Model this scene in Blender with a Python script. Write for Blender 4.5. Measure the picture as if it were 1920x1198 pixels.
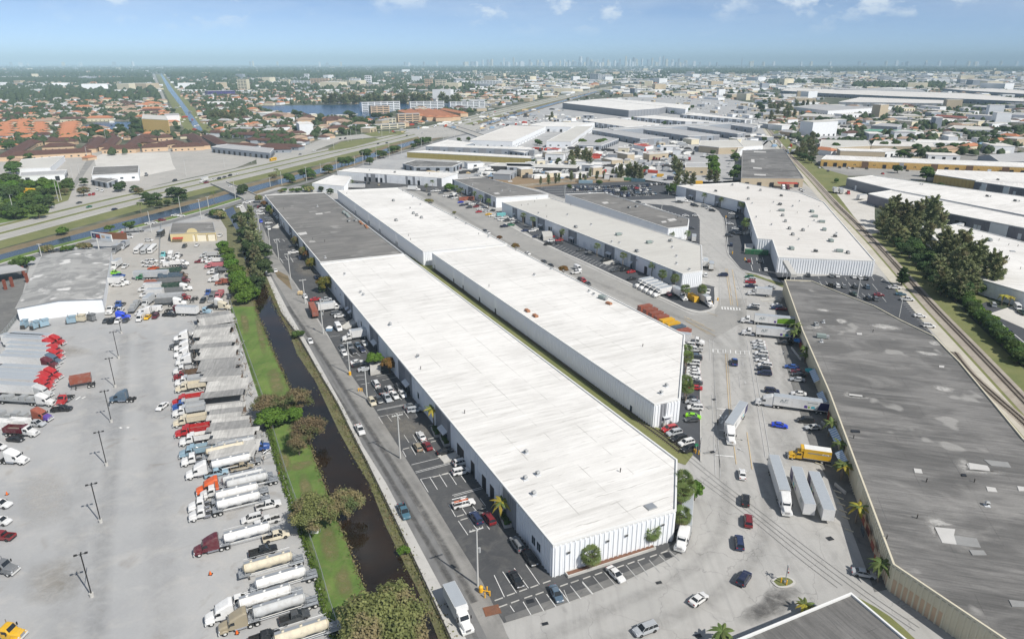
import bpy,math,random
import numpy as np
import mathutils
from mathutils import Matrix
Vec=mathutils.Vector
from mathutils.geometry import tessellate_polygon
random.seed(7);ru=random.uniform;rad=math.radians;import builtins;enu=getattr(builtins,"enum""erate")
RNG=np.random.default_rng(11)
for _o in list(bpy.data.objects):
 bpy.data.objects.remove(_o)
SC=bpy.context.scene
COL=SC.collection
# camera
F,CX,CY,HZ,CAMH=1280.,960.,599.,118.,100.
PITCH=math.atan((CY-HZ)/F)
cam_d=bpy.data.cameras.new('camera')
cam_d.sensor_fit='HORIZONTAL'
cam_d.sensor_width=36.
cam_d.lens=36.*F/1920.
cam_d.clip_start=1.
cam_d.clip_end=120000.
cam=bpy.data.objects.new('camera',cam_d)
COL.objects.link(cam)
cam.location=(0,0,CAMH)
cam.rotation_euler=(math.pi/2-PITCH,0,0)
SC.camera=cam
# sun and sky
SUN_EL,SUN_AZ=rad(47.),rad(133.)
to_sun=Vec((math.sin(SUN_AZ)*math.cos(SUN_EL),math.cos(SUN_AZ)*math.cos(SUN_EL),math.sin(SUN_EL)))
sun_d=bpy.data.lights.new('sun','SUN')
sun_d.energy=3.3
sun_d.angle=rad(.6)
sun_d.color=(1.,.955,.885)
sun=bpy.data.objects.new('sun',sun_d)
COL.objects.link(sun)
sun.rotation_euler=(-to_sun).to_track_quat('-Z','Y').to_euler()
W=bpy.data.worlds.new('World')
SC.world=W
W.use_nodes=1
nt=W.node_tree
nt.nodes.clear()
sky=nt.nodes.new('ShaderNodeTexSky')
sky.sky_type='NISHITA'
sky.sun_disc=0
sky.sun_elevation=SUN_EL
sky.sun_rotation=SUN_AZ
sky.altitude=0
sky.air_density=.3
sky.dust_density=.0
sky.ozone_density=.8
bg=nt.nodes.new('ShaderNodeBackground')
bg.inputs['Strength'].default_value=.085
wo=nt.nodes.new('ShaderNodeOutputWorld')
tc=nt.nodes.new('ShaderNodeTexCoord')
sp=nt.nodes.new('ShaderNodeSeparateXYZ')
nt.links.new(tc.outputs['Generated'],sp.inputs[0])
def wmath(op,a,b=None,clamp=0):
 n=nt.nodes.new('ShaderNodeMath');n.operation=op;n.use_clamp=clamp
 for i,v in enu((a,b)):
  if v is None:continue
  if isinstance(v,(int,float)):n.inputs[i].default_value=v
  else:nt.links.new(v,n.inputs[i])
 return n.outputs[0]
def wnoise(scale,detail,rough,zs,off):
 n=nt.nodes.new('ShaderNodeTexNoise');mp=nt.nodes.new('ShaderNodeMapping')
 mp.inputs['Location'].default_value=(off,off*.7,0);mp.inputs['Scale'].default_value=(1,1,zs)
 nt.links.new(tc.outputs['Generated'],mp.inputs[0]);nt.links.new(mp.outputs[0],n.inputs['Vector'])
 n.inputs['Scale'].default_value=scale;n.inputs['Detail'].default_value=detail;n.inputs['Roughness'].default_value=rough
 return n.outputs['Fac']
puff=wmath('MULTIPLY',wmath('SUBTRACT',wnoise(17.,6.,.6,1.9,5.3),.495),9.,1)
area=wmath('MULTIPLY',wmath('SUBTRACT',wnoise(5.,2.,.5,2.2,.4),.40),9.,1)
veil=wmath('MULTIPLY',wmath('SUBTRACT',wnoise(4.,5.,.7,6.,8.),.38),1.6,1)
fade=wmath('MULTIPLY',wmath('SUBTRACT',sp.outputs[2],.03),26.,1)
cm_=wmath('MULTIPLY',wmath('MAXIMUM',wmath('MULTIPLY',wmath('MULTIPLY',puff,area),.7),wmath('MULTIPLY',veil,.5)),fade)
mx=nt.nodes.new('ShaderNodeMix');mx.data_type='RGBA'
nt.links.new(cm_,mx.inputs[0])
nt.links.new(sky.outputs[0],mx.inputs[6])
mx.inputs[7].default_value=(7.4,7.9,8.3,1)
nt.links.new(mx.outputs[2],bg.inputs['Color'])
nt.links.new(bg.outputs[0],wo.inputs['Surface'])
vs=SC.view_settings
vs.view_transform='Standard'
vs.look='None'
vs.gamma=1.
vs.exposure=.64
try:
 vs.use_curve_mapping=0
except Exception:
 pass
SC.render.engine='CYCLES'
SC.cycles.use_denoising=1
try:
 SC.cycles.denoiser='OPENIMAGEDENOISE'
except Exception:
 pass
SC.cycles.max_bounces=5
SC.cycles.diffuse_bounces=3
SC.cycles.glossy_bounces=2
SC.cycles.transmission_bounces=3
SC.cycles.volume_bounces=0
SC.cycles.transparent_max_bounces=6
SC.cycles.caustics_reflective=0
SC.cycles.caustics_refractive=0
# survey: from the photograph to ground metres
CP,SP=math.cos(PITCH),math.sin(PITCH)
def at(x,y,h=.0):
 u=(x-CX)/F;v=(y-CY)/F
 dy=CP-v*SP;dz=-SP-v*CP
 t=(h-CAMH)/dz
 return Vec((u*t,dy*t,h))
Z={'S':(0,0,1),'Z1':(0,100,3.994),'Z2':(480,100,3.994),'Z3':(960,100,3.994),'Z4':(1440,100,3.994),'Z5':(0,380,3.994),'Z6':(480,320,3.994),'Z7':(960,320,3.994),'Z8':(1440,380,3.994),
 'Y1':(0,580,4.7925),'Y2':(300,580,4.7925),'Y3':(0,800,3.01),'Y4':(320,800,3.01),'Y5':(600,580,4.7925),'Y6':(680,800,3.0095),'Y7':(1060,800,3.009),'Y8':(1180,580,3.993),
 'X1':(1480,580,3.993),'X2':(1440,820,3.169),'X4':(480,420,6.654),'X5':(0,620,4.608),'X6':(1360,500,5.445),'X7':(1300,380,6.656),'X8':(780,320,6.4),'V1':(1400,720,7.985),
 'V3':(1000,330,6.4),'V4':(460,360,8.556),'V5':(1220,740,7.49),'V7':(1580,330,5.209),'V8':(250,370,7.68),'V2':(150,420,10.667)}
def zp(z,x,y,h=.0):
 a,b,s=Z[z]
 return at(a+x/s,b+y/s,h)
def px(x,y,h=.0,z='S'):
 return zp(z,x,y,h)
def az_vec(deg):
 a=rad(deg);return Vec((math.sin(a),math.cos(a),0))
N_,E_,S_,W_=-26.2,63.8,153.8,243.8
RN,RE,RS,RW=14.7,104.7,194.7,284.7
# mesh helpers
class MB:
 def __init__(s):
  s.v=[];s.f=[];s.m=[]
 def add(s,vs,fs,m=0):
  o=len(s.v);s.v.extend([tuple(p)for p in vs])
  for f in fs:
   s.f.append(tuple(i+o for i in f));s.m.append(m)
 def box(s,x0,x1,y0,y1,z0,z1,m=0,bottom=1):
  vs=[(x0,y0,z0),(x1,y0,z0),(x1,y1,z0),(x0,y1,z0),(x0,y0,z1),(x1,y0,z1),(x1,y1,z1),(x0,y1,z1)]
  fs=[(4,5,6,7),(0,1,5,4),(1,2,6,5),(2,3,7,6),(3,0,4,7)]
  if bottom:fs.append((3,2,1,0))
  s.add(vs,fs,m);return s
 def frustum(s,b,t,z0,z1,m=0):
  vs=[(b[0],b[2],z0),(b[1],b[2],z0),(b[1],b[3],z0),(b[0],b[3],z0),(t[0],t[2],z1),(t[1],t[2],z1),(t[1],t[3],z1),(t[0],t[3],z1)]
  s.add(vs,[(4,5,6,7),(0,1,5,4),(1,2,6,5),(2,3,7,6),(3,0,4,7),(3,2,1,0)],m);return s
 def bar(s,a,b,r,m=0,n=6,r2=None,cap=1):
  a=Vec(a);b=Vec(b);d=(b-a)
  if d.length<1e-6:return s
  q=d.normalized().to_track_quat('Z','Y');r2=r if r2 is None else r2
  vs=[]
  for c,rr in((a,r),(b,r2)):
   for i in range(n):
    t=2*math.pi*i/n
    vs.append(c+q@Vec((rr*math.cos(t),rr*math.sin(t),0)))
  fs=[(i,(i+1)%n,n+(i+1)%n,n+i)for i in range(n)]
  if cap:fs+=[tuple(range(n))[::-1],tuple(range(n,2*n))]
  s.add(vs,fs,m);return s
 def rings(s,rings,m=0,cap=1,closed=1):
  n=len(rings[0]);vs=[p for r in rings for p in r];fs=[]
  for k in range(len(rings)-1):
   for i in range(n if closed else n-1):
    j=(i+1)%n
    fs.append((k*n+i,k*n+j,(k+1)*n+j,(k+1)*n+i))
  if cap:
   fs+=[tuple(range(n))[::-1],tuple(range((len(rings)-1)*n,len(rings)*n))]
  s.add(vs,fs,m);return s
 def prism(s,poly,z0,z1,m=0,mtop=None):
  n=len(poly);vs=[(p[0],p[1],z0)for p in poly]+[(p[0],p[1],z1)for p in poly]
  s.add(vs,[(i,(i+1)%n,n+(i+1)%n,n+i)for i in range(n)],m)
  tr=tessellate_polygon([[Vec((p[0],p[1],0))for p in poly]])
  s.add([(p[0],p[1],z1)for p in poly],[up(poly,t)for t in tr],m if mtop is None else mtop);return s
 def mesh(s,name,mats=(),smooth=0):
  me=bpy.data.meshes.new(name)
  me.from_pydata(s.v,[],s.f)
  for m in mats:me.materials.append(M[m]if isinstance(m,str)else m)
  if any(s.m):me.polygons.foreach_set('material_index',s.m)
  if smooth:me.polygons.foreach_set('use_smooth',[1]*len(s.f))
  me.update();return me
def up(poly,t):
 a,b,c=(poly[i]for i in t)
 cr=(b[0]-a[0])*(c[1]-a[1])-(b[1]-a[1])*(c[0]-a[0])
 return t if cr>0 else(t[0],t[2],t[1])
def ccw(poly):
 a=sum(poly[i][0]*poly[(i+1)%len(poly)][1]-poly[(i+1)%len(poly)][0]*poly[i][1]for i in range(len(poly)))
 return poly if a>0 else poly[::-1]
def ob(name,me,parent=None,loc=(0,0,0),rz=.0,col=None,sc=None):
 o=bpy.data.objects.new(name,me);COL.objects.link(o)
 o.location=loc
 if rz:o.rotation_euler=(0,0,rz)
 if sc is not None:o.scale=(sc,sc,sc)if isinstance(sc,(int,float))else sc
 if parent is not None:o.parent=parent
 if col is not None:o.color=(*col,1)
 return o
def tag(o,label,cat,group=None):
 o['label']=label;o['category']=cat
 if group:o['group']=group
 return o
def thing(name,label,cat,loc,rz=.0,group=None):
 return tag(ob(name,None,None,loc,rz),label,cat,group)
def struct(name,me,kind='structure',loc=(0,0,0)):
 o=ob(name,me,None,loc);o['kind']=kind;return o
# materials
M={}
class NT:
 def __init__(s,name):
  s.m=bpy.data.materials.new(name);s.m.use_nodes=1;s.t=s.m.node_tree
  s.b=s.t.nodes['Principled BSDF'];M[name]=s.m
 def n(s,typ,**kw):
  n=s.t.nodes.new(typ)
  for k,v in kw.items():setattr(n,k,v)
  return n
 def l(s,a,b):s.t.links.new(a,b)
 def coord(s,which='Object',scale=(1,1,1),rot=.0):
  tcn=s.n('ShaderNodeTexCoord');mp=s.n('ShaderNodeMapping')
  mp.inputs['Scale'].default_value=scale;mp.inputs['Rotation'].default_value=(0,0,rot)
  if which=='World':
   g=s.n('ShaderNodeNewGeometry');s.l(g.outputs['Position'],mp.inputs[0])
  else:s.l(tcn.outputs[which],mp.inputs[0])
  return mp.outputs[0]
 def noise(s,co,scale,detail=3.,rough=.55,dist=.0):
  n=s.n('ShaderNodeTexNoise');n.inputs['Scale'].default_value=scale;n.inputs['Detail'].default_value=detail
  n.inputs['Roughness'].default_value=rough;n.inputs['Distortion'].default_value=dist
  s.l(co,n.inputs['Vector']);return n.outputs['Fac']
 def ramp(s,f,stops):
  r=s.n('ShaderNodeValToRGB');e=r.color_ramp.elements
  while len(e)<len(stops):e.new(.5)
  for q,(p,c)in zip(e,stops):
   q.position=p;q.color=(*c,1)if not isinstance(c,(int,float))else(c,c,c,1)
  s.l(f,r.inputs[0]);return r.outputs[0]
 def mix(s,f,a,b,typ='MIX'):
  n=s.n('ShaderNodeMix',data_type='RGBA',blend_type=typ)
  for i,v in((0,f),(6,a),(7,b)):
   if hasattr(v,'node'):s.l(v,n.inputs[i])
   elif i==0:n.inputs[0].default_value=v
   else:n.inputs[i].default_value=(*v,1)
  return n.outputs[2]
 def math(s,op,a,b=.0,clamp=0):
  n=s.n('ShaderNodeMath',operation=op,use_clamp=clamp)
  for i,v in((0,a),(1,b)):
   if hasattr(v,'node'):s.l(v,n.inputs[i])
   else:n.inputs[i].default_value=v
  return n.outputs[0]
 def sep(s,co):
  n=s.n('ShaderNodeSeparateXYZ');s.l(co,n.inputs[0]);return n.outputs
 def out(s,col,rough=.8,metal=.0,bump=None,bs=.1,bd=.05,spec=None):
  if hasattr(col,'node'):s.l(col,s.b.inputs['Base Color'])
  else:s.b.inputs['Base Color'].default_value=(*col,1)
  if hasattr(rough,'node'):s.l(rough,s.b.inputs['Roughness'])
  else:s.b.inputs['Roughness'].default_value=rough
  s.b.inputs['Metallic'].default_value=metal
  if spec is not None:s.b.inputs['Specular IOR Level'].default_value=spec
  if bump is not None:
   n=s.n('ShaderNodeBump');n.inputs['Strength'].default_value=bs;n.inputs['Distance'].default_value=bd
   s.l(bump,n.inputs['Height']);s.l(n.outputs[0],s.b.inputs['Normal'])
  return s.m
def flat(name,col,rough=.6,metal=.0,var=.12,scale=.7,spec=None):
 k=NT(name);co=k.coord('Object')
 f=k.noise(co,scale,4.,.6)
 c=k.mix(f,tuple(x*(1-var)for x in col),tuple(min(1,x*(1+var))for x in col))
 return k.out(c,rough,metal,spec=spec)
def paint(name,rough=.3,metal=.0,dirt=.12,coat=.3):
 k=NT(name);oi=k.n('ShaderNodeObjectInfo');co=k.coord('Object')
 f=k.noise(co,1.3,3.);f=k.ramp(f,[(.45,.0),(.75,1.)])
 c=k.mix(k.math('MULTIPLY',f,dirt),oi.outputs['Color'],(.30,.28,.25))
 k.out(c,rough,metal);k.b.inputs['Coat Weight'].default_value=coat
 k.b.inputs['Coat Roughness'].default_value=.08
 return k.m
paint('car_paint',.32,.0,.10,.5)
paint('truck_paint',.42,.0,.22,.2)
paint('dull_paint',.7,.0,.4,.0)
flat('car_glass',(.018,.022,.026),.06,0,.1,1.,.6)
flat('tyre',(.018,.018,.018),.85)
flat('rim',(.42,.42,.43),.35,.7)
flat('hub_white',(.62,.62,.6),.5)
flat('chassis',(.035,.035,.037),.7)
flat('chrome',(.6,.6,.62),.22,.9)
flat('headlight',(.75,.77,.8),.15,.2)
flat('taillight',(.35,.012,.012),.3)
flat('black_plastic',(.02,.02,.02),.6)
flat('galvanised',(.42,.44,.46),.45,.5)
flat('steel_dark',(.07,.065,.06),.6,.3)
flat('rust',(.20,.085,.045),.85,0,.35,1.5)
flat('trailer_roof',(.36,.39,.42),.55,.0,.08)
flat('white_plastic',(.72,.72,.70),.6)
flat('navy_print',(.025,.02,.10),.4)
flat('purple_print',(.09,.05,.24),.4)
flat('teal_print',(.10,.42,.50),.4)
flat('lime_print',(.30,.50,.06),.4)
flat('grass_print',(.16,.32,.03),.4,0,.5,1.2)
flat('grey_print',(.22,.26,.27),.4)
flat('yellow_paint',(.78,.42,.02),.5)
flat('concrete_light',(.48,.47,.44),.9,0,.2,.5)
flat('concrete_pole',(.52,.52,.50),.85,0,.12,.4)
flat('wood_pole',(.16,.12,.09),.9,0,.25,.4)
flat('pole_dark',(.03,.028,.026),.55,.3)
flat('soil_load',(.22,.19,.15),.95,0,.3,2.)
flat('door_white',(.66,.69,.72),.6)
flat('door_dark',(.022,.024,.028),.5)  # near-black; on open bays it paints the unlit inside
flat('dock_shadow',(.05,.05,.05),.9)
flat('glass_dark',(.03,.05,.07),.08,0,.1,1,.6)
flat('awning_white',(.62,.64,.66),.7)
flat('awning_blue',(.22,.34,.48),.7)
flat('awning_red',(.40,.05,.03),.7)
flat('teal_canvas',(.02,.28,.30),.6)
flat('blue_canvas',(.02,.14,.40),.6)
flat('brick_red',(.22,.06,.035),.9,0,.3,2)
flat('orange_plastic',(.72,.14,.02),.5)
flat('green_paint',(.015,.20,.08),.5)
flat('hvac_grey',(.36,.37,.37),.55,.1)
flat('hvac_rust',(.36,.17,.09),.8)
flat('fence_wire',(.42,.45,.42),.5,.2)
flat('bark',(.13,.105,.08),.95,0,.3,1.5)
flat('palm_bark',(.24,.20,.16),.95,0,.25,2)
flat('rail_steel',(.16,.13,.11),.5,.5)
flat('sleeper_wood',(.10,.085,.07),.95,0,.35,1.5)
flat('mulch',(.17,.085,.055),.95,0,.35,1.5)
flat('marking_white',(.74,.74,.72),.8,0,.12,1.)
flat('marking_worn',(.50,.50,.49),.85,0,.25,.8)
flat('marking_yellow',(.58,.45,.26),.85,0,.25,.6)
def bwall(name,col,streak=.22,rough=.75):
 k=NT(name);co=k.coord('Object')
 big=k.noise(co,.25,4.,.6)
 st=k.noise(k.coord('Object',(1.6,1.6,.06)),1.,3.,.6)
 st=k.ramp(st,[(.5,.0),(.8,1.)])
 c=k.mix(big,tuple(x*.92 for x in col),tuple(min(1,x*1.05)for x in col))
 c=k.mix(k.math('MULTIPLY',st,streak),c,tuple(x*.55 for x in col))
 return k.out(c,rough)
bwall('wall_white',(.80,.82,.84),.10)
bwall('wall_grey',(.27,.28,.30),.12)
bwall('wall_bluegrey',(.30,.33,.37),.15)
bwall('wall_midgrey',(.23,.225,.25),.12)
bwall('wall_cream',(.70,.64,.48),.15)
bwall('wall_peach',(.62,.45,.30),.2)
bwall('wall_yellow',(.76,.53,.20),.15)
bwall('wall_tan',(.50,.42,.30),.25)
bwall('wall_brown',(.15,.09,.06),.2)
bwall('wall_garage',(.66,.55,.30),.15)
bwall('wall_moss',(.36,.30,.10),.9)
bwall('wall_paint',(.6,.6,.6),.2)
def roof_mat(name,base,streak,patch,ks=.75,kp=.3,seam=3.7,seam_c=.8,fine=.35,grit=.25,blot=.0):
 k=NT(name);co=k.coord('Object')
 x,y,z=k.sep(co)
 s1=k.noise(k.coord('Object',(.55,.035,1)),1.,6.,.68,.4)
 s1=k.ramp(s1,[(.36,.0),(.66,1.)])
 s2=k.noise(k.coord('Object',(2.2,.12,1)),1.,4.,.7)
 s2=k.ramp(s2,[(.45,.0),(.7,1.)])
 big=k.noise(co,.035,4.,.6);big=k.ramp(big,[(.4,.0),(.62,1.)])
 f=k.math('MULTIPLY',k.math('MULTIPLY',s1,k.math('ADD',k.math('MULTIPLY',big,.7),.3)),ks)
 c=k.mix(f,base,streak)
 c=k.mix(k.math('MULTIPLY',s2,fine),c,streak)
 if blot:
  bl=k.noise(k.coord('Object',(.10,.045,1)),1.,4.,.55,.6);bl=k.ramp(bl,[(.46,.0),(.58,1.)])
  c=k.mix(k.math('MULTIPLY',bl,blot),c,streak)
  l2=k.noise(k.coord('Object',(.07,.03,1)),1.,5.,.6,1.);l2=k.ramp(l2,[(.56,.0),(.70,1.)])
  c=k.mix(k.math('MULTIPLY',l2,blot*.8),c,patch)
 pt=k.noise(co,.09,2.,.45);pt=k.ramp(pt,[(.66,.0),(.70,1.)])
 c=k.mix(k.math('MULTIPLY',pt,kp),c,patch)
 wob=k.math('MULTIPLY',k.noise(co,.15,2.),.5)
 fr=k.math('FRACT',k.math('ADD',k.math('DIVIDE',x,seam),wob))
 ln=k.math('LESS_THAN',fr,.05)
 brk=k.noise(k.coord('Object',(.3,.16,1)),1.,3.,.6);brk=k.ramp(brk,[(.5,.0),(.62,1.)])
 c=k.mix(k.math('MULTIPLY',k.math('MULTIPLY',ln,brk),seam_c),c,streak)
 l3=k.math('LESS_THAN',k.math('FRACT',k.math('ADD',k.math('DIVIDE',y,seam*2.7),.3)),.012)
 b3=k.noise(k.coord('Object',(.12,.5,1)),1.,3.,.7);b3=k.ramp(b3,[(.46,.0),(.56,1.)])
 c=k.mix(k.math('MULTIPLY',k.math('MULTIPLY',l3,b3),seam_c),c,tuple(q*.7 for q in streak))
 gr=k.noise(co,2.5,5.,.75)
 gr=k.math('MULTIPLY',k.math('SUBTRACT',gr,.5),grit)
 hv=k.n('ShaderNodeHueSaturation');k.l(c,hv.inputs['Color']);k.l(k.math('ADD',gr,1.),hv.inputs['Value'])
 return k.out(hv.outputs[0],.85,bump=gr,bs=.3,bd=.1)
roof_mat('roof_white',(.79,.775,.745),(.36,.345,.315),(.60,.585,.56),.45,.25,3.7,.85,.22,.2,.13)
roof_mat('roof_white_old',(.68,.66,.625),(.42,.39,.35),(.55,.53,.50),.5,.25,3.7,.35,.25,.14)
roof_mat('roof_cream',(.56,.55,.51),(.40,.38,.35),(.62,.60,.56),.55,.2,4.5,.35,.3,.15)
roof_mat('roof_dark',(.235,.228,.217),(.078,.076,.073),(.36,.35,.33),.9,.6,4.,.5,.65,.6,.5)
roof_mat('roof_dark_mid',(.235,.225,.21),(.10,.098,.094),(.36,.35,.33),.85,.5,4.,.4,.5,.25,.35)
roof_mat('roof_tin',(.40,.395,.38),(.22,.22,.215),(.70,.69,.67),.8,.8,1.2,.5,.45,.3,.8)
roof_mat('roof_shed',(.36,.355,.34),(.15,.15,.15),(.62,.60,.56),.95,.6,1.1,.6,.6,.4,.5)
roof_mat('roof_shed_pale',(.60,.585,.55),(.24,.235,.225),(.40,.39,.37),.95,.5,1.1,.6,.5,.4,.5)
roof_mat('roof_grey',(.42,.42,.42),(.28,.28,.28),(.5,.5,.5),.6,.3,3.,.4,.3,.15)
def tile_roof(name,a,b,seam=.8):
 k=NT(name);co=k.coord('Object');oi=k.n('ShaderNodeObjectInfo')
 f=k.noise(co,.35,5.,.7)
 x,y,z=k.sep(co)
 ln=k.math('LESS_THAN',k.math('FRACT',k.math('DIVIDE',y,seam)),.22)
 c=k.mix(f,a,b)
 c=k.mix(k.math('MULTIPLY',ln,.35),c,tuple(q*.6 for q in a))
 c=k.mix(k.math('MULTIPLY',oi.outputs['Random'],.35),c,tuple(q*.65 for q in b))
 return k.out(c,.9)
tile_roof('tile_orange',(.42,.15,.07),(.52,.24,.13))
tile_roof('tile_brown',(.085,.042,.033),(.125,.065,.05))
tile_roof('tile_tan',(.32,.23,.17),(.42,.30,.22))
def foliage(name,dark,light,dry=None,kd=.0):
 k=NT(name);co=k.coord('Object');oi=k.n('ShaderNodeObjectInfo')
 f=k.noise(co,.45,3.,.6);f=k.ramp(f,[(.36,.0),(.64,1.)])
 c=k.mix(f,dark,light)
 f2=k.noise(co,4.,2.)
 c=k.mix(k.math('MULTIPLY',f2,.45),c,tuple(q*1.45 for q in light))
 if dry is not None:
  f3=k.noise(co,.22,3.);f3=k.ramp(f3,[(.5-kd*.3,.0),(.62-kd*.3,1.)])
  c=k.mix(f3,c,dry)
 hv=k.n('ShaderNodeHueSaturation');k.l(c,hv.inputs['Color'])
 k.l(k.math('ADD',k.math('MULTIPLY',oi.outputs['Random'],.4),.8),hv.inputs['Value'])
 k.l(k.math('ADD',k.math('MULTIPLY',oi.outputs['Random'],.03),.485),hv.inputs['Hue'])
 k.out(hv.outputs[0],.7,spec=.25);tl=k.n('ShaderNodeBsdfTranslucent');xs=k.n('ShaderNodeMixShader');xs.inputs[0].default_value=.22
 k.l(hv.outputs[0],tl.inputs[0]);k.l(k.b.outputs[0],xs.inputs[1]);k.l(tl.outputs[0],xs.inputs[2]);k.l(xs.outputs[0],[n for n in k.t.nodes if n.type=='OUTPUT_MATERIAL'][0].inputs['Surface'])
 return k.m
foliage('leaf_green',(.042,.078,.02),(.10,.16,.042))
foliage('leaf_bright',(.05,.11,.014),(.12,.20,.03))
foliage('leaf_olive',(.10,.125,.042),(.22,.235,.085),(.25,.21,.11),.2)
foliage('leaf_brown',(.14,.115,.06),(.26,.205,.11),(.13,.16,.06),.25)
foliage('leaf_rust',(.12,.07,.025),(.22,.12,.04),(.10,.11,.03),.0)
foliage('leaf_gold',(.07,.085,.02),(.17,.15,.03),(.20,.13,.03),.1)
foliage('leaf_pine',(.12,.155,.065),(.27,.29,.15),(.28,.25,.14),.0)
foliage('leaf_dark',(.03,.06,.022),(.075,.115,.042))
foliage('leaf_far',(.028,.05,.022),(.07,.10,.042))
foliage('palm_leaf',(.07,.11,.03),(.15,.19,.06))
foliage('palm_yellow',(.20,.21,.03),(.42,.34,.05))
foliage('palm_dead',(.20,.15,.09),(.28,.21,.13))
def gmat(name,a,b,c3,scale=.05,fine=.18,rough=.9,stain=None,crack=.0,tracks=None):
 k=NT(name);co=k.coord('World')
 f=k.noise(co,scale,5.,.62,.3);f=k.ramp(f,[(.34,.0),(.66,1.)])
 c=k.mix(f,a,b)
 f2=k.noise(co,scale*4.3,5.,.65,.6);f2=k.ramp(f2,[(.5,.0),(.74,1.)])
 c=k.mix(k.math('MULTIPLY',f2,.7),c,c3)
 if stain:
  f3=k.noise(co,scale*2.1+.03,4.,.55,1.2);f3=k.ramp(f3,[(.60,.0),(.72,1.)])
  c=k.mix(k.math('MULTIPLY',f3,.6),c,stain)
 if crack:
  v=k.n('ShaderNodeTexVoronoi',feature='DISTANCE_TO_EDGE');v.inputs['Scale'].default_value=.09
  wv=k.n('ShaderNodeMix',data_type='VECTOR')
  nn=k.n('ShaderNodeTexNoise');nn.inputs['Scale'].default_value=.3;k.l(co,nn.inputs['Vector'])
  va=k.n('ShaderNodeVectorMath',operation='MULTIPLY_ADD');k.l(nn.outputs['Color'],va.inputs[0]);va.inputs[1].default_value=(4,4,4);k.l(co,va.inputs[2])
  k.l(va.outputs[0],v.inputs['Vector'])
  e=k.math('LESS_THAN',v.outputs['Distance'],.006)
  c=k.mix(k.math('MULTIPLY',e,crack),c,tuple(q*.4 for q in a))
 if tracks is not None:
  tr=k.noise(k.coord('World',(.5,.022,1),rad(tracks)),1.,5.,.6);tr=k.ramp(tr,[(.48,.0),(.68,1.)])
  c=k.mix(k.math('MULTIPLY',tr,.3),c,tuple(q*.6 for q in a))
 g=k.noise(co,1.7,5.,.8)
 g2=k.math('MULTIPLY',k.math('SUBTRACT',g,.5),fine*2)
 hv=k.n('ShaderNodeHueSaturation');k.l(c,hv.inputs['Color']);k.l(k.math('ADD',g2,1.),hv.inputs['Value'])
 return k.out(hv.outputs[0],rough,bump=g,bs=.25,bd=.06)
gmat('yard',(.32,.325,.33),(.41,.41,.405),(.46,.445,.42),.03,.14,.95,(.27,.25,.225),.0)
gmat('yard_upper',(.36,.35,.325),(.42,.40,.37),(.34,.32,.29),.04,.12,.95,(.25,.24,.22))
gmat('trench_patch',(.255,.258,.262),(.30,.30,.305),(.36,.355,.35),.08,.14,.95)
gmat('street',(.37,.365,.35),(.43,.42,.40),(.34,.33,.31),.035,.08,.92,(.29,.285,.275),.35,14.7*-1)
gmat('street_dark',(.28,.275,.26),(.34,.33,.31),(.25,.245,.235),.05,.1,.92,None,.3)
gmat('service_road',(.165,.165,.165),(.215,.213,.208),(.25,.245,.235),.05,.12,.92,(.14,.14,.14),.2,26.2)
gmat('shoulder',(.22,.215,.205),(.30,.29,.27),(.18,.178,.17),.09,.15,.95)
gmat('asphalt',(.056,.058,.062),(.085,.086,.088),(.125,.123,.118),.07,.25,.9,(.135,.13,.12),.0)
gmat('asphalt_new',(.055,.06,.068),(.068,.072,.08),(.08,.083,.09),.06,.1,.9)
gmat('asphalt_old',(.13,.13,.128),(.18,.178,.17),(.22,.215,.2),.08,.2,.92,(.09,.09,.09),.3)
gmat('pavement',(.44,.43,.41),(.50,.49,.46),(.40,.39,.37),.1,.08,.9)
gmat('highway_asphalt',(.36,.35,.325),(.44,.425,.39),(.33,.32,.30),.02,.06,.9,None,.0,60)
gmat('lawn',(.075,.14,.024),(.145,.215,.045),(.19,.185,.075),.11,.5,1.,(.17,.155,.07),.0,26.2)
gmat('rough_grass',(.13,.15,.05),(.20,.20,.08),(.10,.135,.04),.05,.3,1.)
gmat('bank_soil',(.16,.12,.07),(.22,.17,.10),(.11,.11,.045),.08,.3,1.)
gmat('bank_weeds',(.085,.095,.04),(.15,.145,.065),(.22,.19,.13),.16,.4,1.)
gmat('brown_field',(.22,.15,.09),(.28,.20,.12),(.17,.15,.07),.03,.25,1.)
gmat('ballast',(.30,.265,.225),(.38,.34,.285),(.24,.20,.17),.12,.3,1.,(.26,.21,.17))
gmat('dirt_track',(.44,.41,.35),(.52,.49,.42),(.38,.35,.29),.05,.15,1.)
gmat('limerock',(.52,.50,.46),(.58,.56,.52),(.44,.42,.38),.03,.12,1.)
k=NT('country');co=k.coord('World')
f=k.noise(co,.012,6.,.7);f=k.ramp(f,[(.42,(.05,.065,.035)),(.52,(.10,.105,.065)),(.60,(.24,.22,.19)),(.72,(.34,.32,.29))])
f2=k.noise(co,.0012,4.,.6);f2=k.ramp(f2,[(.4,.0),(.6,1.)])
k.out(k.mix(k.math('MULTIPLY',f2,.6),f,(.06,.075,.042)),1.)
def stain_mat(name,col,amount):
 k=NT(name);a=k.n('ShaderNodeAttribute');a.attribute_name='fade';co=k.coord('World')
 f=k.noise(co,.35,5.,.7,.5);f=k.ramp(f,[(.34,.25),(.62,1.)])
 e=k.math('MULTIPLY',k.math('MULTIPLY',a.outputs['Fac'],f),amount,1)
 k.out(col,.95);mo=[n for n in k.t.nodes if n.type=='OUTPUT_MATERIAL'][0]
 t=k.n('ShaderNodeBsdfTransparent');x=k.n('ShaderNodeMixShader');k.l(e,x.inputs[0]);k.l(t.outputs[0],x.inputs[1]);k.l(k.b.outputs[0],x.inputs[2]);k.l(x.outputs[0],mo.inputs['Surface'])
stain_mat('stain_dark',(.10,.098,.095),.75)
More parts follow.
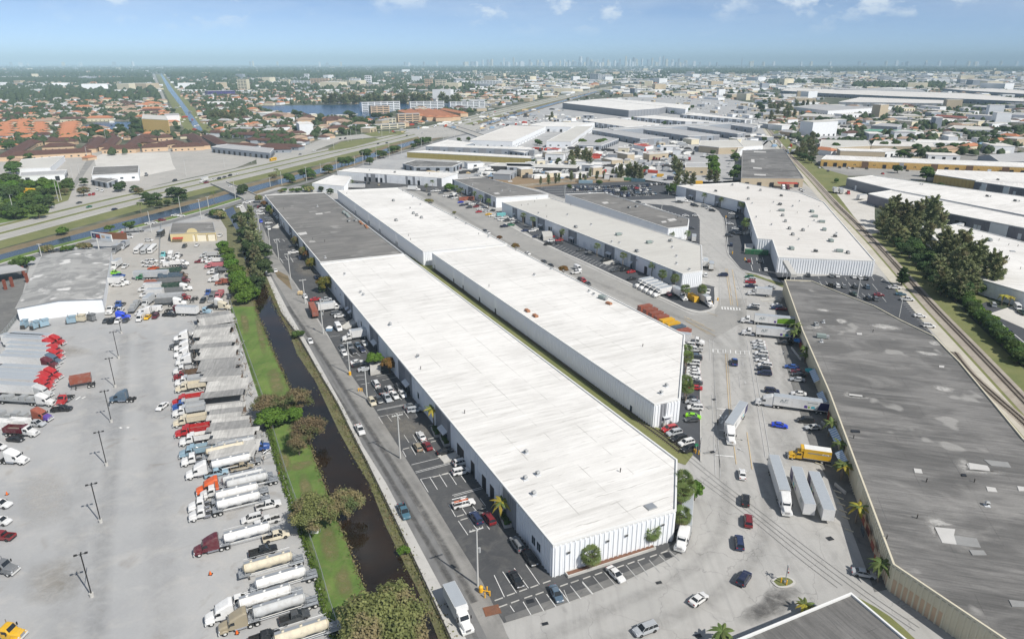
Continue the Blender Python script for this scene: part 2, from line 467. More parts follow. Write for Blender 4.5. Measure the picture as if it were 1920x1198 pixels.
stain_mat('stain_soft',(.17,.168,.16),.18)
stain_mat('stain_faint',(.2,.195,.185),.10)
stain_mat('stain_pale',(.48,.465,.44),.6)
stain_mat('stain_tan',(.33,.30,.25),.4)
stain_mat('stain_grass',(.20,.18,.08),.9)
stain_mat('stain_halo',(.42,.41,.39),1.2)
def water_mat(name,a,b,rough,bump,sc=.6):
 k=NT(name);co=k.coord('World')
 f=k.noise(co,.045,4.,.6,.5);f=k.ramp(f,[(.42,.0),(.66,1.)])
 w=k.noise(k.coord('World',(1,2.2,1),.4),sc,3.,.6)
 k.out(k.mix(f,a,b),rough,bump=w,bs=bump,bd=.3,spec=.5);return k.m
water_mat('water_dark',(.012,.010,.008),(.030,.017,.008),.05,.04)
water_mat('water_blue',(.010,.024,.042),(.014,.032,.055),.15,.3)
water_mat('water_lake',(.010,.050,.115),(.014,.062,.14),.25,.4)
HAZE_D=7.8e-5
# ground, roads, water (the setting)
def sht(name,pts,mat,lay,z='S'):
 P=[zp(z,*p)for p in pts]
 zz=.02*lay
 b=MB();poly=ccw([(p.x,p.y)for p in P])
 b.add([(x,y,zz)for x,y in poly],[up(poly,t)for t in tessellate_polygon([[Vec((x,y,0))for x,y in poly]])])
 return struct(name,b.mesh(name,[mat]))
def fade_mesh(name,poly,z_,mat,core=.55):
 P=[Vec((x,y,0))for x,y in poly]
 n=len(P);Q=[]
 for i in range(n):
  a,b_,c_,d=P[i-1],P[i],P[(i+1)%n],P[(i+2)%n]
  for t in(0,.34,.67):Q.append(.5*((2*b_)+(c_-a)*t+(2*a-5*b_+4*c_-d)*t*t+(3*b_-a-3*c_+d)*t**3))
 c=sum(Q,Vec())/len(Q);m=len(Q)
 vs=[(c.x,c.y,z_)]+[(*(c+(q-c)*core).xy,z_)for q in Q]+[(*(c+(q-c)*1.12).xy,z_)for q in Q]
 fs=[(0,1+i,1+(i+1)%m)for i in range(m)]+[(1+i,1+m+i,1+m+(i+1)%m,1+(i+1)%m)for i in range(m)]
 b=MB();b.add(vs,fs);me=b.mesh(name,[mat]);at_=me.attributes.new('fade','FLOAT','POINT')
 at_.data.foreach_set('value',[1.]*(m+1)+[.0]*m);return me
_sl=[0]
def stain(z,pts,mat='stain_dark',lay=6.4,core=.45):
 _sl[0]+=1;lay+=.08*(_sl[0]%40)
 return struct('ground_stain',fade_mesh('ground_stain',ccw([zp(z,*p).xy[:]for p in pts]),.02*lay,mat,core))
def band(pts,w,mat='stain_soft',lay=6.6,z='S'):
 _sl[0]+=1;lay+=.08*(_sl[0]%40)
 P=poly_px(pts,z,5);L=[offs(P,o)for o in(-w/2,-w/6,w/6,w/2)];n=len(P);b=MB()
 b.add([(p.x,p.y,.02*lay)for q in L for p in q],[(k_*n+i,(k_+1)*n+i,(k_+1)*n+i+1,k_*n+i+1)for k_ in range(3)for i in range(n-1)])
 me=b.mesh('wheel_track',[mat]);a_=me.attributes.new('fade','FLOAT','POINT');a_.data.foreach_set('value',[.0]*n+[1.]*(2*n)+[.0]*n)
 return struct('wheel_track',me)
def slab(name,pts,mat,z0,z1,z='S'):
 poly=ccw([(p.x,p.y)for p in(zp(z,*q)for q in pts)])
 b=MB();b.prism(poly,z0,z1)
 return struct(name,b.mesh(name,[mat]))
def smooth(P,k=6):
 if len(P)<3:return P
 out=[]
 for i in range(len(P)-1):
  a=P[max(i-1,0)];b=P[i];c=P[i+1];d=P[min(i+2,len(P)-1)]
  for j in range(k):
   t=j/k
   out.append(.5*((2*b)+(c-a)*t+(2*a-5*b+4*c-d)*t*t+(3*b-a-3*c+d)*t**3))
 out.append(P[-1]);return out
def offs(P,o):
 R=[]
 for i in range(len(P)):
  d=(P[min(i+1,len(P)-1)]-P[max(i-1,0)]);d.z=0
  if d.length<1e-6:d=Vec((0,1,0))
  d.normalize();R.append(P[i]+Vec((d.y,-d.x,0))*o)
 return R
def ribbon(name,P,o,w,mat,zz,kind='structure',th=.0):
 A=offs(P,o-w/2);B=offs(P,o+w/2);b=MB();n=len(P)
 b.add([(p.x,p.y,zz)for p in A]+[(p.x,p.y,zz)for p in B],[(i,n+i,n+i+1,i+1)for i in range(n-1)])
 if th:
  b.add([(p.x,p.y,zz-th)for p in A]+[(p.x,p.y,zz)for p in A],[(i,n+i,n+i+1,i+1)[::-1]for i in range(n-1)])
  b.add([(p.x,p.y,zz-th)for p in B]+[(p.x,p.y,zz)for p in B],[(i,n+i,n+i+1,i+1)for i in range(n-1)])
 return struct(name,b.mesh(name,[mat]),kind)
def poly_px(pts,z='S',k=6):
 return smooth([zp(z,*p)for p in pts],k)
b=MB();R_=70000.
b.add([(-R_,-3000,0),(R_,-3000,0),(R_,R_,0),(-R_,R_,0)],[(0,1,2,3)])
struct('ground',b.mesh('ground',['country']))
sht('yard_ground',[(-420,1500),(-420,640),(-60,560),(0,498),(60,478),(228,434),(300,412),(420,390),(437,420),(432,575),(470,700),(512,815),(548,920),(590,1050),(630,1200),(690,1500)],'yard',1)
sht('upper_yard_ground',[(205,470),(230,446),(300,428),(425,404),(432,575),(436,592),(300,588),(196,600)],'yard_upper',2)
sht('side_lot',[(-120,520),(0,500),(55,500),(30,600),(0,640),(-120,660)],'asphalt_old',2)
band([(234,626),(230,690),(220,770),(209,870),(200,960),(188,1080),(176,1240)],5.5,'stain_soft',2.5)
LAWN_L=[(430,575),(452,640),(470,700),(500,790),(519,850),(545,930),(572,1010),(600,1100),(628,1210),(690,1420)]
WAT_L=[(420,395),(432,412),(447,440),(462,500),(478,575),(492,613),(507,649),(525,689),(540,722),(556,760),(575,815),(589,860),(606,903),(625,955),(645,1006),(664,1055),(682,1099),(700,1150),(722,1230),(790,1450)]
WAT_R=[(437,388),(448,410),(462,440),(492,520),(519,580),(540,618),(557,664),(592,716),(609,753),(636,810),(660,853),(692,906),(723,986),(756,1053),(796,1132),(822,1198),(900,1400)]
BANK_R=[(446,385),(458,408),(472,436),(500,520),(530,592),(561,632),(603,705),(634,757),(665,820),(690,868),(730,950),(760,1012),(786,1066),(815,1128),(843,1190),(930,1390)]
WALK_R=[(455,383),(468,406),(482,432),(508,520),(543,588),(574,640),(613,709),(645,766),(680,836),(725,908),(785,1022),(832,1110),(882,1215),(970,1400)]
ROAD_R=[(500,378),(488,410),(500,440),(520,500),(572,585),(607,640),(640,690),(690,770),(742,845),(790,915),(850,1005),(912,1110),(955,1198),(1040,1400)]
sht('canal_lawn',LAWN_L+WAT_L[4:][::-1],'lawn',2)
sht('canal_bank',[(405,398),(420,395)]+WAT_L[1:5]+[(430,575),(425,430)],'bank_weeds',2.3)
for q in([(478,600),(488,600),(500,650),(490,660)],[(500,700),(520,690),(535,730),(515,745)],[(560,900),(575,890),(590,930),(572,945)],[(600,1000),(622,985),(636,1040),(610,1050)],[(520,850),(540,845),(545,880),(528,885)],[(625,1080),(650,1060),(662,1110),(640,1120)],[(450,590),(462,588),(468,620),(456,625)],[(545,870),(585,862),(590,872),(550,884)]):stain('S',q,'stain_grass',2.6)
sht('canal_water',WAT_L+WAT_R[::-1],'water_dark',3)
sht('canal_bank',WAT_R+BANK_R[::-1],'bank_weeds',4)
slab('pavement',BANK_R+WALK_R[::-1],'pavement',.0,.2)
sht('park_ground',[(452,378),(470,352),(560,350),(640,352),(850,348),(960,335),(1190,335),(1262,345),(1390,338),(1400,300),(1440,262),(1500,330),(1552,380),(1640,482),(1700,560),(1780,640),(1930,815),(2200,1120),(2300,1500),(1000,1500),(960,1300),(900,1150),(700,780),(545,570),(500,480),(470,420)],'street',1)
sht('road_shoulder',[(495,430),(510,460),(560,545),(620,640),(700,760),(800,900),(905,1075),(935,1150),(970,1240),(1040,1420),(1010,1420),(920,1210),(840,1050),(740,880),(640,720),(560,600),(500,500)],'shoulder',3)
sht('service_road',WALK_R+ROAD_R[::-1],'service_road',2)
def inter(a,b,t):return(a[0]+(b[0]-a[0])*t,a[1]+(b[1]-a[1])*t)
for t0,t1,m in((.18,.30,'asphalt_old'),(.62,.72,'asphalt_old')):
 q=list(zip([WALK_R[i]for i in(3,4,5,6,7,8,9,10,11,12)],[ROAD_R[i]for i in(3,4,5,6,7,8,9,10,11,12)]))
 sht('wheel_track',[inter(a,b_,t0)for a,b_ in q]+[inter(a,b_,t1)for a,b_ in q][::-1],m,2.4)
A1=[(497,372),(620,480),(1050,1060),(1262,995),(1285,985),(1296,1000),(1290,1022),(1262,1044),(1180,1085),(1095,1118),(1010,1148),(945,1168),(928,1140),(905,1092),(860,1020),(800,922),(740,826),(690,748),(650,690),(615,628),(575,562),(540,512),(512,470),(488,412),(484,380)]
sht('parking_lot',A1,'asphalt',4)
sht('lot_patch',[(1070,1112),(1130,1090),(1225,1052),(1262,1020),(1285,990),(1295,1000),(1289,1022),(1262,1043),(1180,1085),(1095,1118),(1030,1142),(950,1166),(946,1156)],'asphalt_old',5)
stain('S',[(700,792),(742,770),(790,790),(818,812),(775,826),(740,822)],'stain_tan')
stain('S',[(552,492),(590,500),(600,520),(560,515)],'stain_tan')
sht('lot_patch',[(512,503),(540,518),(548,545),(520,520)],'bank_soil',5)
sht('parking_lot',[(1270,636),(1312,636),(1314,866),(1298,852),(1240,806),(1225,790),(1262,760)],'asphalt_new',4)
sht('parking_lot',[(835,350),(870,372),(940,404),(1003,446),(1085,487),(1155,520),(1230,553),(1280,576),(1312,583),(1332,580),(1340,570),(1340,538),(1316,532),(1280,542),(930,400),(848,345)],'asphalt_new',4)
sht('parking_lot',[(1262,352),(1330,384),(1348,396),(1358,412),(1363,460),(1366,476),(1390,505),(1424,514),(1466,526),(1482,526),(1482,470),(1425,462),(1400,382),(1268,356)],'asphalt_new',4)
sht('parking_lot',[(1212,382),(1260,386),(1305,400),(1312,412),(1312,462),(1290,455),(1285,410)],'asphalt_new',4)
sht('parking_lot',[(1000,352),(1090,344),(1200,340),(1262,345),(1278,372),(1240,374),(1170,376),(1055,372)],'asphalt_new',4)
sht('parking_lot',[(1455,520),(1641,515),(1655,520),(1700,566),(1730,604),(1752,632),(1690,618),(1600,570),(1520,540),(1470,535)],'asphalt_new',4)
sht('parking_lot',[(640,352),(660,338),(840,345),(850,360),(800,362),(760,350),(640,366)],'asphalt',4)
sht('dock_apron',[(1452,560),(1480,556),(1520,640),(1560,740),(1600,850),(1650,1000),(1690,1100),(1640,1110),(1580,950),(1520,840),(1478,700),(1455,610)],'asphalt_old',3.2)
stain('S',[(1440,1105),(1470,1098),(1500,1108),(1490,1135),(1470,1150),(1440,1165),(1405,1172),(1385,1160),(1400,1140),(1425,1128)],'stain_dark')
sht('cross_street',[(768,356),(850,362),(930,408),(1003,452),(1100,500),(1240,563),(1300,592),(1340,588),(1342,560),(1400,560),(1400,600),(1330,640),(1285,622),(950,455),(790,368)],'street_dark',2)
for q in(([(760,360),(800,368),(950,455),(1100,522),(1260,590),(1320,618),(1352,650),(1368,700)],4.5),([(1385,560),(1392,650),(1400,740),(1420,850),(1440,960)],3.6),([(1340,660),(1345,760),(1352,860),(1362,930)],3.2),([(1440,960),(1425,1030),(1350,1110),(1220,1175),(1080,1230)],4.5),([(1362,930),(1350,1000),(1290,1070),(1150,1140),(1000,1205)],4.),([(545,565),(640,715),(760,880),(880,1060),(940,1170)],2.2)):band(*q)
for q in(([(540,575),(600,660),(690,800),(800,970),(890,1130)],2.),([(520,575),(590,680),(680,815),(780,980),(870,1130)],1.6)):band(*q,'stain_dark')
for q in([(1420,660),(1450,655),(1460,720),(1425,730)],[(1440,780),(1500,790),(1490,850),(1445,840)],[(1480,820),(1530,850),(1540,870),(1470,865)],[(1290,1130),(1300,1127),(1302,1132),(1291,1135)],[(1050,1135),(1062,1140),(1065,1152),(1056,1148)],[(1325,846),(1345,850),(1345,856),(1326,852)],[(1460,650),(1480,690),(1500,760),(1470,760)]):stain('S',q,'stain_soft')
for q in([(60,640),(150,650),(170,665),(80,672)],[(40,900),(110,880),(130,960),(50,990)],[(60,1060),(150,1050),(140,1120),(50,1130)]):stain('S',q,random.choice(('stain_pale','stain_tan')),2.6)
for q in(([(120,1200),(140,1000),(170,800),(190,660)],9),([(310,1200),(300,1000),(285,800),(270,640)],8),([(40,760),(120,740),(240,760),(330,780)],5)):band(*q,'stain_faint',2.7)
RAIL=[(1437,237),(1472,281),(1523,334),(1570,385),(1602,416),(1650,465),(1706,527),(1755,581),(1828,656),(1920,752),(2060,900),(2300,1160)]
RAILP=poly_px(RAIL,k=5)
sht('railway_verge',[(1425,232),(1446,230),(1560,340),(1640,415),(1740,520),(1850,625),(1990,760),(2300,1060),(2300,1400),(2060,1010),(1920,830),(1780,655),(1690,560),(1640,488),(1545,378),(1500,335)],'rough_grass',2)
ribbon('dirt_track',RAILP,7.2,4.6,'dirt_track',.06)
ribbon('rail_ballast',RAILP,.6,6.5,'ballast',.08,th=.08)
sht('gravel_yard',[(1560,352),(1588,350),(1640,372),(1640,410),(1650,436),(1630,440),(1600,405)],'limerock',3.3)
RS2=poly_px([(1786,660),(1818,700),(1870,748),(1920,792),(2010,880),(2150,1030)],k=5)
ribbon('rail_ballast',RS2,0,4.,'ballast',.07,th=.07)
def track(P,name,label,cross=1,gauge=1.435):
 t=thing(name,label,'railway track',P[0])
 o0=P[0]
 for sgn in(-1,1):
  A=offs(P,sgn*gauge/2-.045);B=offs(P,sgn*gauge/2+.045);b=MB();n=len(P)
  vs=[(p.x-o0.x,p.y-o0.y,z_)for z_ in(.10,.36)for L in(A,B)for p in L]
  fs=[]
  for i in range(n-1):
   fs+=[(2*n+i,3*n+i,3*n+i+1,2*n+i+1),(i,2*n+i,2*n+i+1,i+1)[::-1],(n+i,3*n+i,3*n+i+1,n+i+1)]
  b.add(vs,fs);ob('rail',b.mesh('rail',['rail_steel']),t)
 sl=MB();sl.box(-1.3,1.3,-.12,.12,.1,.19,0,0);me=sl.mesh('sleeper',['sleeper_wood'])
 acc=.0;cnt=0;far=MB()
 for i in range(len(P)-2,-1,-1):
  a,b_=P[i+1],P[i];d=b_-a;L=d.length
  if L<1e-6:continue
  ang=math.atan2(d.y,d.x)-math.pi/2
  while acc<L:
   p=a+d*(acc/L)
   if p.y<520:
    if cnt<290 and p.y>60:
     ob('sleeper',me,t,(p.x-o0.x,p.y-o0.y,0),ang);cnt+=1
    else:
     ca,sa=math.cos(ang),math.sin(ang)
     far.add([(p.x-o0.x+x*ca-y*sa,p.y-o0.y+x*sa+y*ca,.19)for x,y in((-1.3,-.12),(1.3,-.12),(1.3,.12),(-1.3,.12))],[(0,1,2,3)])
   acc+=.9
  acc-=L
 if far.v:
  o=ob('sleepers',far.mesh('sleepers',['sleeper_wood']),t);o['kind']='stuff'
 return t
track(RAILP,'railway_track','long straight single railway track on pale ballast beside the dirt track')
track(RS2,'railway_siding','rusty siding track branching towards the curved back wall of the dark-roofed warehouse')
SPUR=poly_px([(812,506),(900,568),(1000,640),(1100,714),(1180,775),(1240,818),(1278,848)],k=4)
sht('spur_grass',[(806,498),(826,498),(1226,800),(1246,806),(1300,852),(1285,872),(1268,866),(1000,660),(760,478)],'rough_grass',5)
track([p+Vec((0,0,.05))for p in SPUR],'railway_spur','overgrown spur track in grass between the two long white warehouses')
flush=poly_px([(1283,852),(1345,902),(1420,960),(1500,1022),(1580,1082),(1640,1126),(1720,1180)],k=4)
for o_ in(-.72,.72):
 ribbon('rail_groove',flush,o_,.1,'asphalt_old',.1)
ribbon('rail_groove',poly_px([(1596,1122),(1660,1160),(1730,1225)],k=3),0,2.6,'rough_grass',.09)
flush2=poly_px([(1310,895),(1400,962),(1500,1043),(1575,1100)],k=4)
for o_ in(-.72,.72):
 ribbon('rail_groove',flush2,o_,.1,'asphalt_old',.1)
sht('wood_floor',[(-60,345),(60,330),(110,352),(90,400),(40,412),(-60,430)],'lawn',5)
sht('wood_floor',[(100,352),(140,345),(128,376),(92,388)],'rough_grass',5.5)
HW=poly_px([(-160,478),(-60,453),(0,438),(160,397),(253,374),(375,346),(480,322),(620,289),(763,256),(830,239),(960,206),(1040,187),(1110,171),(1180,159)],k=5)
ribbon('highway_verge',HW,3.,62.,'rough_grass',.034)
ribbon('highway_carriageway',HW,-9.6,14.2,'highway_asphalt',.05)
ribbon('highway_carriageway',HW,9.6,14.2,'highway_asphalt',.05)
ribbon('frontage_road',HW,-26.5,9.,'highway_asphalt',.056)
for o_ in(-16.2,-3.,3.,16.2):ribbon('edge_line',HW,o_,.25,'marking_worn',.07)
for o_ in(-8.6-1.9,-8.6+1.9,8.6-1.9,8.6+1.9):
 ribbon('wheel_track',HW,o_,1.3,'street_dark',.06)
CAN=poly_px([(-200,537),(0,484),(100,457),(175,437),(250,416),(320,398),(420,371),(480,352),(560,331),(640,309),(700,291),(760,271),(830,252),(890,238),(960,217),(1040,194),(1120,172)],k=5)
ribbon('highway_canal_bank',CAN,0,34.,'bank_soil',.042)
ribbon('highway_canal_water',CAN,1.5,16.5,'water_blue',.07)
LOC=poly_px([(-60,522),(60,482),(228,438),(320,416),(400,394),(470,372)],k=5)
ribbon('canal_road',LOC,0,7.5,'service_road',.09)
ribbon('canal_road_footway',LOC,-4.6,1.6,'pavement',.13,th=.06)
ribbon('canal_road_verge',LOC,-8.3,5.5,'lawn',.08)
ribbon('canal_road',poly_px([(470,372),(560,346),(640,322),(700,300),(760,284),(830,262),(900,246)],k=4),1.,7.,'service_road',.085)
ribbon('bridge_approach',poly_px([(500,382),(470,372),(440,358),(418,345)],k=4),0,13,'service_road',.11)
sht('slip_road',[(480,296),(560,278),(600,263),(628,257),(690,251),(760,243),(840,236),(845,240),(770,249),(700,258),(640,264),(600,279),(572,290),(482,312)],'highway_asphalt',4)
sht('interchange_grass',[(615,280),(640,266),(700,259),(715,262),(660,277),(618,284)],'rough_grass',5)
sht('interchange_grass',[(682,252),(700,247),(762,246),(755,252),(700,257)],'rough_grass',5)
sht('junction',[(770,246),(840,234),(900,234),(940,236),(890,246),(850,256),(790,262)],'highway_asphalt',6)
sht('far_canal_bank',[(292,140),(308,140),(332,168),(362,200),(402,250),(350,250),(322,200),(306,168)],'rough_grass',2)
sht('far_canal_water',[(300,139),(303.5,139),(325,169),(348,199),(384,249),(369,249),(338,199),(315,169)],'water_blue',3)
sht('far_canal_road',[(286,139),(290,139),(312,190),(327,232),(319,232),(306,190)],'street_dark',2)
sht('lake_water',[(482,202),(497,199),(560,198),(660,197),(700,195),(850,194),(852,205),(742,207),(720,216),(715,226),(690,226),(680,218),(640,219),(560,216),(520,212),(495,207)],'water_lake',3)
sht('pond_water',[(160,236),(182,229),(245,229),(245,242),(200,245),(163,244)],'water_lake',3)
sht('vacant_lot',[(176,296),(192,289),(318,286),(324,308),(330,318),(262,332),(258,312),(180,312)],'limerock',3)
sht('vacant_lot',[(324,288),(395,282),(470,291),(468,300),(360,312),(328,308)],'yard_upper',3)
sht('industrial_ground',[(-60,300),(175,285),(480,275),(480,300),(440,316),(300,346),(120,396),(60,415),(-80,445)],'yard_upper',1)
sht('side_road',[(163,300),(180,297),(163,320),(150,340),(120,378),(80,392),(110,360),(140,338)],'shoulder',4)
sht('industrial_ground',[(640,318),(760,282),(880,246),(960,222),(1060,190),(1300,175),(1420,195),(1436,232),(1445,262),(1400,300),(1390,345),(1190,345),(960,345),(860,352),(830,345)],'yard',1)
sht('industrial_ground',[(1450,232),(1500,215),(1700,205),(2000,225),(2000,330),(1560,330)],'shoulder',1)
sht('brown_field',[(868,334),(960,329),(1060,329),(1165,334),(1200,340),(1010,356),(920,338)],'brown_field',3)
sht('yellow_yard',[(1556,318),(1580,312),(1800,318),(1760,342),(1680,336),(1600,326)],'street_dark',3)
sht('field_patch',[(1512,305),(1540,316),(1590,330),(1588,350),(1570,350),(1540,330)],'rough_grass',4)
sht('parking_lot',[(1822,578),(1850,566),(1900,590),(2000,640),(2060,720),(1940,668),(1860,610)],'asphalt_new',4)
sht('drive',[(1856,588),(1905,572),(2000,610),(2000,648),(1920,616)],'limerock',5)
sht('hedge_ground',[(1640,420),(1700,415),(1800,510),(1930,640),(1990,720),(1960,720),(1900,670),(1800,560),(1700,470)],'rough_grass',3.5)
# painted markings
class Marks:
 def __init__(s,name,mat,zz=.125):
  s.b=MB();s.name=name;s.mat=mat;s.z=zz
 def line(s,z,x0,y0,x1,y1,w=.12):
  a=zp(z,x0,y0);c=zp(z,x1,y1);s.seg(a,c,w)
 def seg(s,a,c,w=.12):
  d=c-a;d.z=0
  if d.length<.01:return
  n=Vec((d.y,-d.x,0)).normalized()*(w/2)
  s.b.add([(p.x,p.y,s.z)for p in(a-n,c-n,c+n,a+n)],[(3,2,1,0)])
 def done(s):return struct(s.name,s.b.mesh(s.name,[s.mat]))
mk=Marks('painted_lines','marking_white');mw=Marks('worn_lines','marking_worn',.13);my=Marks('yellow_lines','marking_yellow',.125)
def comb(m,z,a,b_,n,d,w=.12,ends=1):
 for i in range(n):
  t=i/max(n-1,1)
  x=a[0]+(b_[0]-a[0])*t;y=a[1]+(b_[1]-a[1])*t
  m.line(z,x,y,x+d[0],y+d[1],w)
for x0,y0,x1,y1 in((-8,922,22,993),(30,900,88,975),(95,880,153,948),(157,845,225,927),(222,823,292,905),(285,802,355,884),(342,782,412,862),(408,762,470,842),(472,752,535,822),(530,725,598,792),(588,702,648,757)):
 mw.line('Y7',x0,y0,x1,y1,.13)
for x0,y0,x1,y1 in((742,838,800,962),(790,818,868,938),(855,798,936,912),(920,778,998,890),(832,1010,856,1045),(905,988,950,1062),(975,965,1022,1040),(1038,945,1092,1018),(1108,915,1168,995),(1172,898,1232,972),(1240,875,1300,945),
 (540,532,594,612),(597,512,650,590),(660,500,716,580),(720,490,770,556),(486,440,524,508),(558,455,585,495),(612,440,642,475),(662,405,694,448),(326,297,370,370),(378,284,422,355),(432,270,476,340),(488,264,530,328),(552,272,582,314),(272,112,300,160),(330,120,352,148),(225,135,245,172),(388,112,408,136),(328,297,500,262),(506,388,680,340),(515,394,680,348),(300,262,520,205),(298,255,520,198),(275,216,430,178)):
 mk.line('Y6',x0,y0,x1,y1,.14)
for x0,y0,x1,y1 in((160,340,210,435),(195,345,292,428),(258,350,362,420),(310,335,420,392),(230,462,280,460),(320,598,408,590),(330,635,400,628),(365,678,455,662),(470,572,570,545),(505,605,680,570),(560,640,690,610),(490,725,522,775),(550,780,590,845),(640,808,662,830),(700,780,735,815),(430,790,505,775),(512,912,800,855),(515,905,800,848),(527,968,780,915),(527,968,565,1028),(600,950,645,1010),(680,932,720,990),(755,918,797,978),(850,925,875,962),(755,1130,800,1198),(835,1128,870,1190),(975,1050,1040,1030),(90,250,180,235),(160,100,240,90),(180,130,270,110),(190,60,240,50)):
 mk.line('Y5',x0,y0,x1,y1,.13)
for x0,y0,x1,y1 in((225,200,390,192),(225,205,245,240),(275,200,300,230),(330,195,360,222),(320,455,520,432),(300,430,340,490),(360,405,395,450),(430,420,465,478),(110,160,160,158),(300,325,420,318)):
 mk.line('X4',x0,y0,x1,y1,.2)
for x0,y0,x1,y1 in((860,-5,912,1135),(914,-5,940,395),(944,500,982,1190)):
 mw.line('V5',x0,y0,x1,y1,.16)
for x0,y0,x1,y1,w in((928,198,1108,212,.45),(962,498,1075,508,.4),(950,600,1080,628,.35),(905,848,1168,874,.5),(972,288,1078,412,.5),(1072,290,985,410,.5)):
 mk.line('V5',x0,y0,x1,y1,w)
for x0,y0,x1,y1,w in((975,318,975,352,.2),(975,320,990,330,.2),(985,340,992,356,.2),(1080,335,1080,370,.2),(1080,338,1094,346,.2),(1086,352,1096,372,.2),
 (1220,762,1318,800,.3),(1225,755,1262,770,.7),(1220,618,1290,640,.3),(1262,622,1292,640,.6),(915,690,925,790,.15),(910,755,920,795,.4)):
 mw.line('V5',x0,y0,x1,y1,w)
for x0,y0,x1,y1,w in((720,335,750,800,.2),(735,335,765,800,.1),(785,1030,800,1160,.2),(880,920,920,1200,.2),(430,70,470,80,.3),(410,75,640,200,.25),(425,90,600,190,.25),(470,95,640,165,.2)):
 my.line('Y8',x0,y0,x1,y1,w)
for x0,y0,x1,y1,w in((905,230,1060,1130,.16),(880,235,1020,1110,.14),(600,230,605,380,.2),(628,235,645,740,.14),(650,850,680,1190,.14),(548,215,630,260,.15),(565,195,660,250,.15)):
 mw.line('Y8',x0,y0,x1,y1,w)
for x in(625,662,700,720):mk.line('Y8',x,300,x+1,326,.35)
for x in(795,830,862,895):mk.line('Y8',x,310,x+2,338,.35)
for a in((620,300,722,302),(620,326,724,328),(790,310,900,316),(795,336,930,345),(755,305,757,330),(815,350,930,358)):mk.line('Y8',*a,.3)
for a in((848,400,852,420,.5),(865,540,868,560,.5),(760,540,775,542,.25),(820,500,830,590,.12)):mw.line('Y8',*a)
for q in range(7):
 x=1572+q*22;mk.line('Z7',x,1022+q*1.5,x+3,1040+q*1.5,.55)
for a in((1570,1020,1725,1032),(1572,1040,1728,1050)):mk.line('Z7',*a,.3)
for a in((1600,735,1640,1010,.25),(1650,740,1690,1015,.25),(1612,735,1655,1010,.15),(1430,1050,1540,1090,.2),(1290,1095,1440,1160,.3)):my.line('Z7',*a)
for a in((1665,750,1745,1000,.16),(1555,740,1560,1010,.16),(1672,870,1708,905,.4),(1705,865,1680,905,.4),(1660,790,1708,796,.4),(1660,850,1720,855,.3),(1635,920,1660,950,.3),(1250,1100,1340,1105,.4),(1390,1095,1555,1150,.15),(600,795,640,798,.4),(650,815,690,830,.3)):mw.line('Z7',*a)
comb(mk,'Z7',(330,545),(690,700),16,(-42,22),.13)
comb(mk,'Z7',(700,690),(760,720),3,(-42,22),.13)
comb(mk,'X8',(1250,740),(1520,830),6,(-60,30),.14)
for(x,y)in((245,545),(370,545),(575,560),(780,560)):mk.line('Z8',x,y,x+14,y+26,.13)
for(x,y)in((385,590),(432,592),(510,595),(555,598),(602,600),(648,602),(692,605),(738,610)):mk.line('Z8',x,y,x+18,y+28,.13)
for(x,y)in((610,655),(665,690),(702,680),(750,685),(800,690)):mk.line('Z8',x,y,x+28,y+28,.13)
for a in((780,610,822,662,.13),(855,708,885,745,.13),(845,585,862,572,.13),(870,600,940,578,.13)):mk.line('Z8',*a)
for i in range(14):mk.line('Z8',1000+i*14.3,750+i*15.8,1085+i*14.,752+i*15.8,.16)
for i in range(8):mk.line('X7',430,545+i*13,500,548+i*13,.2)
for a in((405,190,440,640),(430,640,570,815),(640,690,700,760),(725,690,740,770),(790,690,800,760),(860,690,880,760),(720,780,740,850),(820,830,830,860)):mk.line('X7',*a,.2)
for i in range(10):mk.line('Z7',1040+i*26,262+i*8.6,1062+i*26,290+i*8.6,.2)
for r_,(y,n)in enu(((122,22),(140,24),(158,26),(176,26),(196,24))):
 comb(mk,'Z7',(230+r_*28,y),(1000+r_*10,y-12),n*2,(-10,8),.25)
for i in range(16):mw.line('Z7',1390,330+i*13,1404,332+i*13,.15)
mk.line('Z8',1715,880,1920,1050,.3)
for a in((680,815,725,785),(735,805,770,785)):mk.line('Y1',*a,.5)
for a in((1075,1062,1095,1070),(1140,1062,1160,1066)):mk.line('Y1',*a,.6)
mk.done();mw.done();my.done()
ws=MB();ws.box(-.9,.9,-.09,.09,.1,.24,0,0);ws_me=ws.mesh('wheel_stop',['concrete_light'])
STOPS=[('Y6',x,y)for x,y in((768,975),(836,948),(905,924),(968,902),(1038,878),(792,1012),(860,988),(934,962),(998,942),(1135,895),(1197,875),(552,503),(572,523),(675,466),(245,125),(385,68),(402,84),(465,267),(415,282))]+[('Y7',x,y)for x,y in((52,875),(120,853),(186,831),(310,790),(370,770),(427,751),(496,730),(556,709))]
for i,(z,x,y)in enu(STOPS):
 p=zp(z,x,y);o=ob('wheel_stop',ws_me,None,p,rad(90-E_))
 tag(o,'long white concrete wheel stop at the head of a parking stall','wheel stop','wheel stops of the canal-side lots')
def kerb(pts,z='S',w=.35,hh=.14,name='kerb'):
 ribbon(name,poly_px(pts,z,4),0,w,'pavement',hh+.08,th=hh)
kerb([(375,190),(395,300),(410,520),(430,640),(500,730),(580,820),(690,880),(800,905)],'X7')
kerb([(835,352),(900,392),(1000,448),(1100,494),(1180,532),(1250,563),(1300,585),(1328,583),(1342,572),(1342,540)],'S',1.6)
kerb([(1312,636),(1313,740),(1314,866)],'S')
sht('island_soil',[(1160,870),(1200,845),(1260,850),(1292,880),(1255,902),(1195,898)],'rough_grass',7,'Y7')
kerb([(1165,872),(1200,848),(1255,850),(1292,878),(1258,902),(1200,903),(1165,872)],'Y7',.5,.1)
sht('verge',[(640,880),(760,895),(920,955),(1130,1010),(1120,1060),(940,985),(700,905)],'rough_grass',6,'X7')
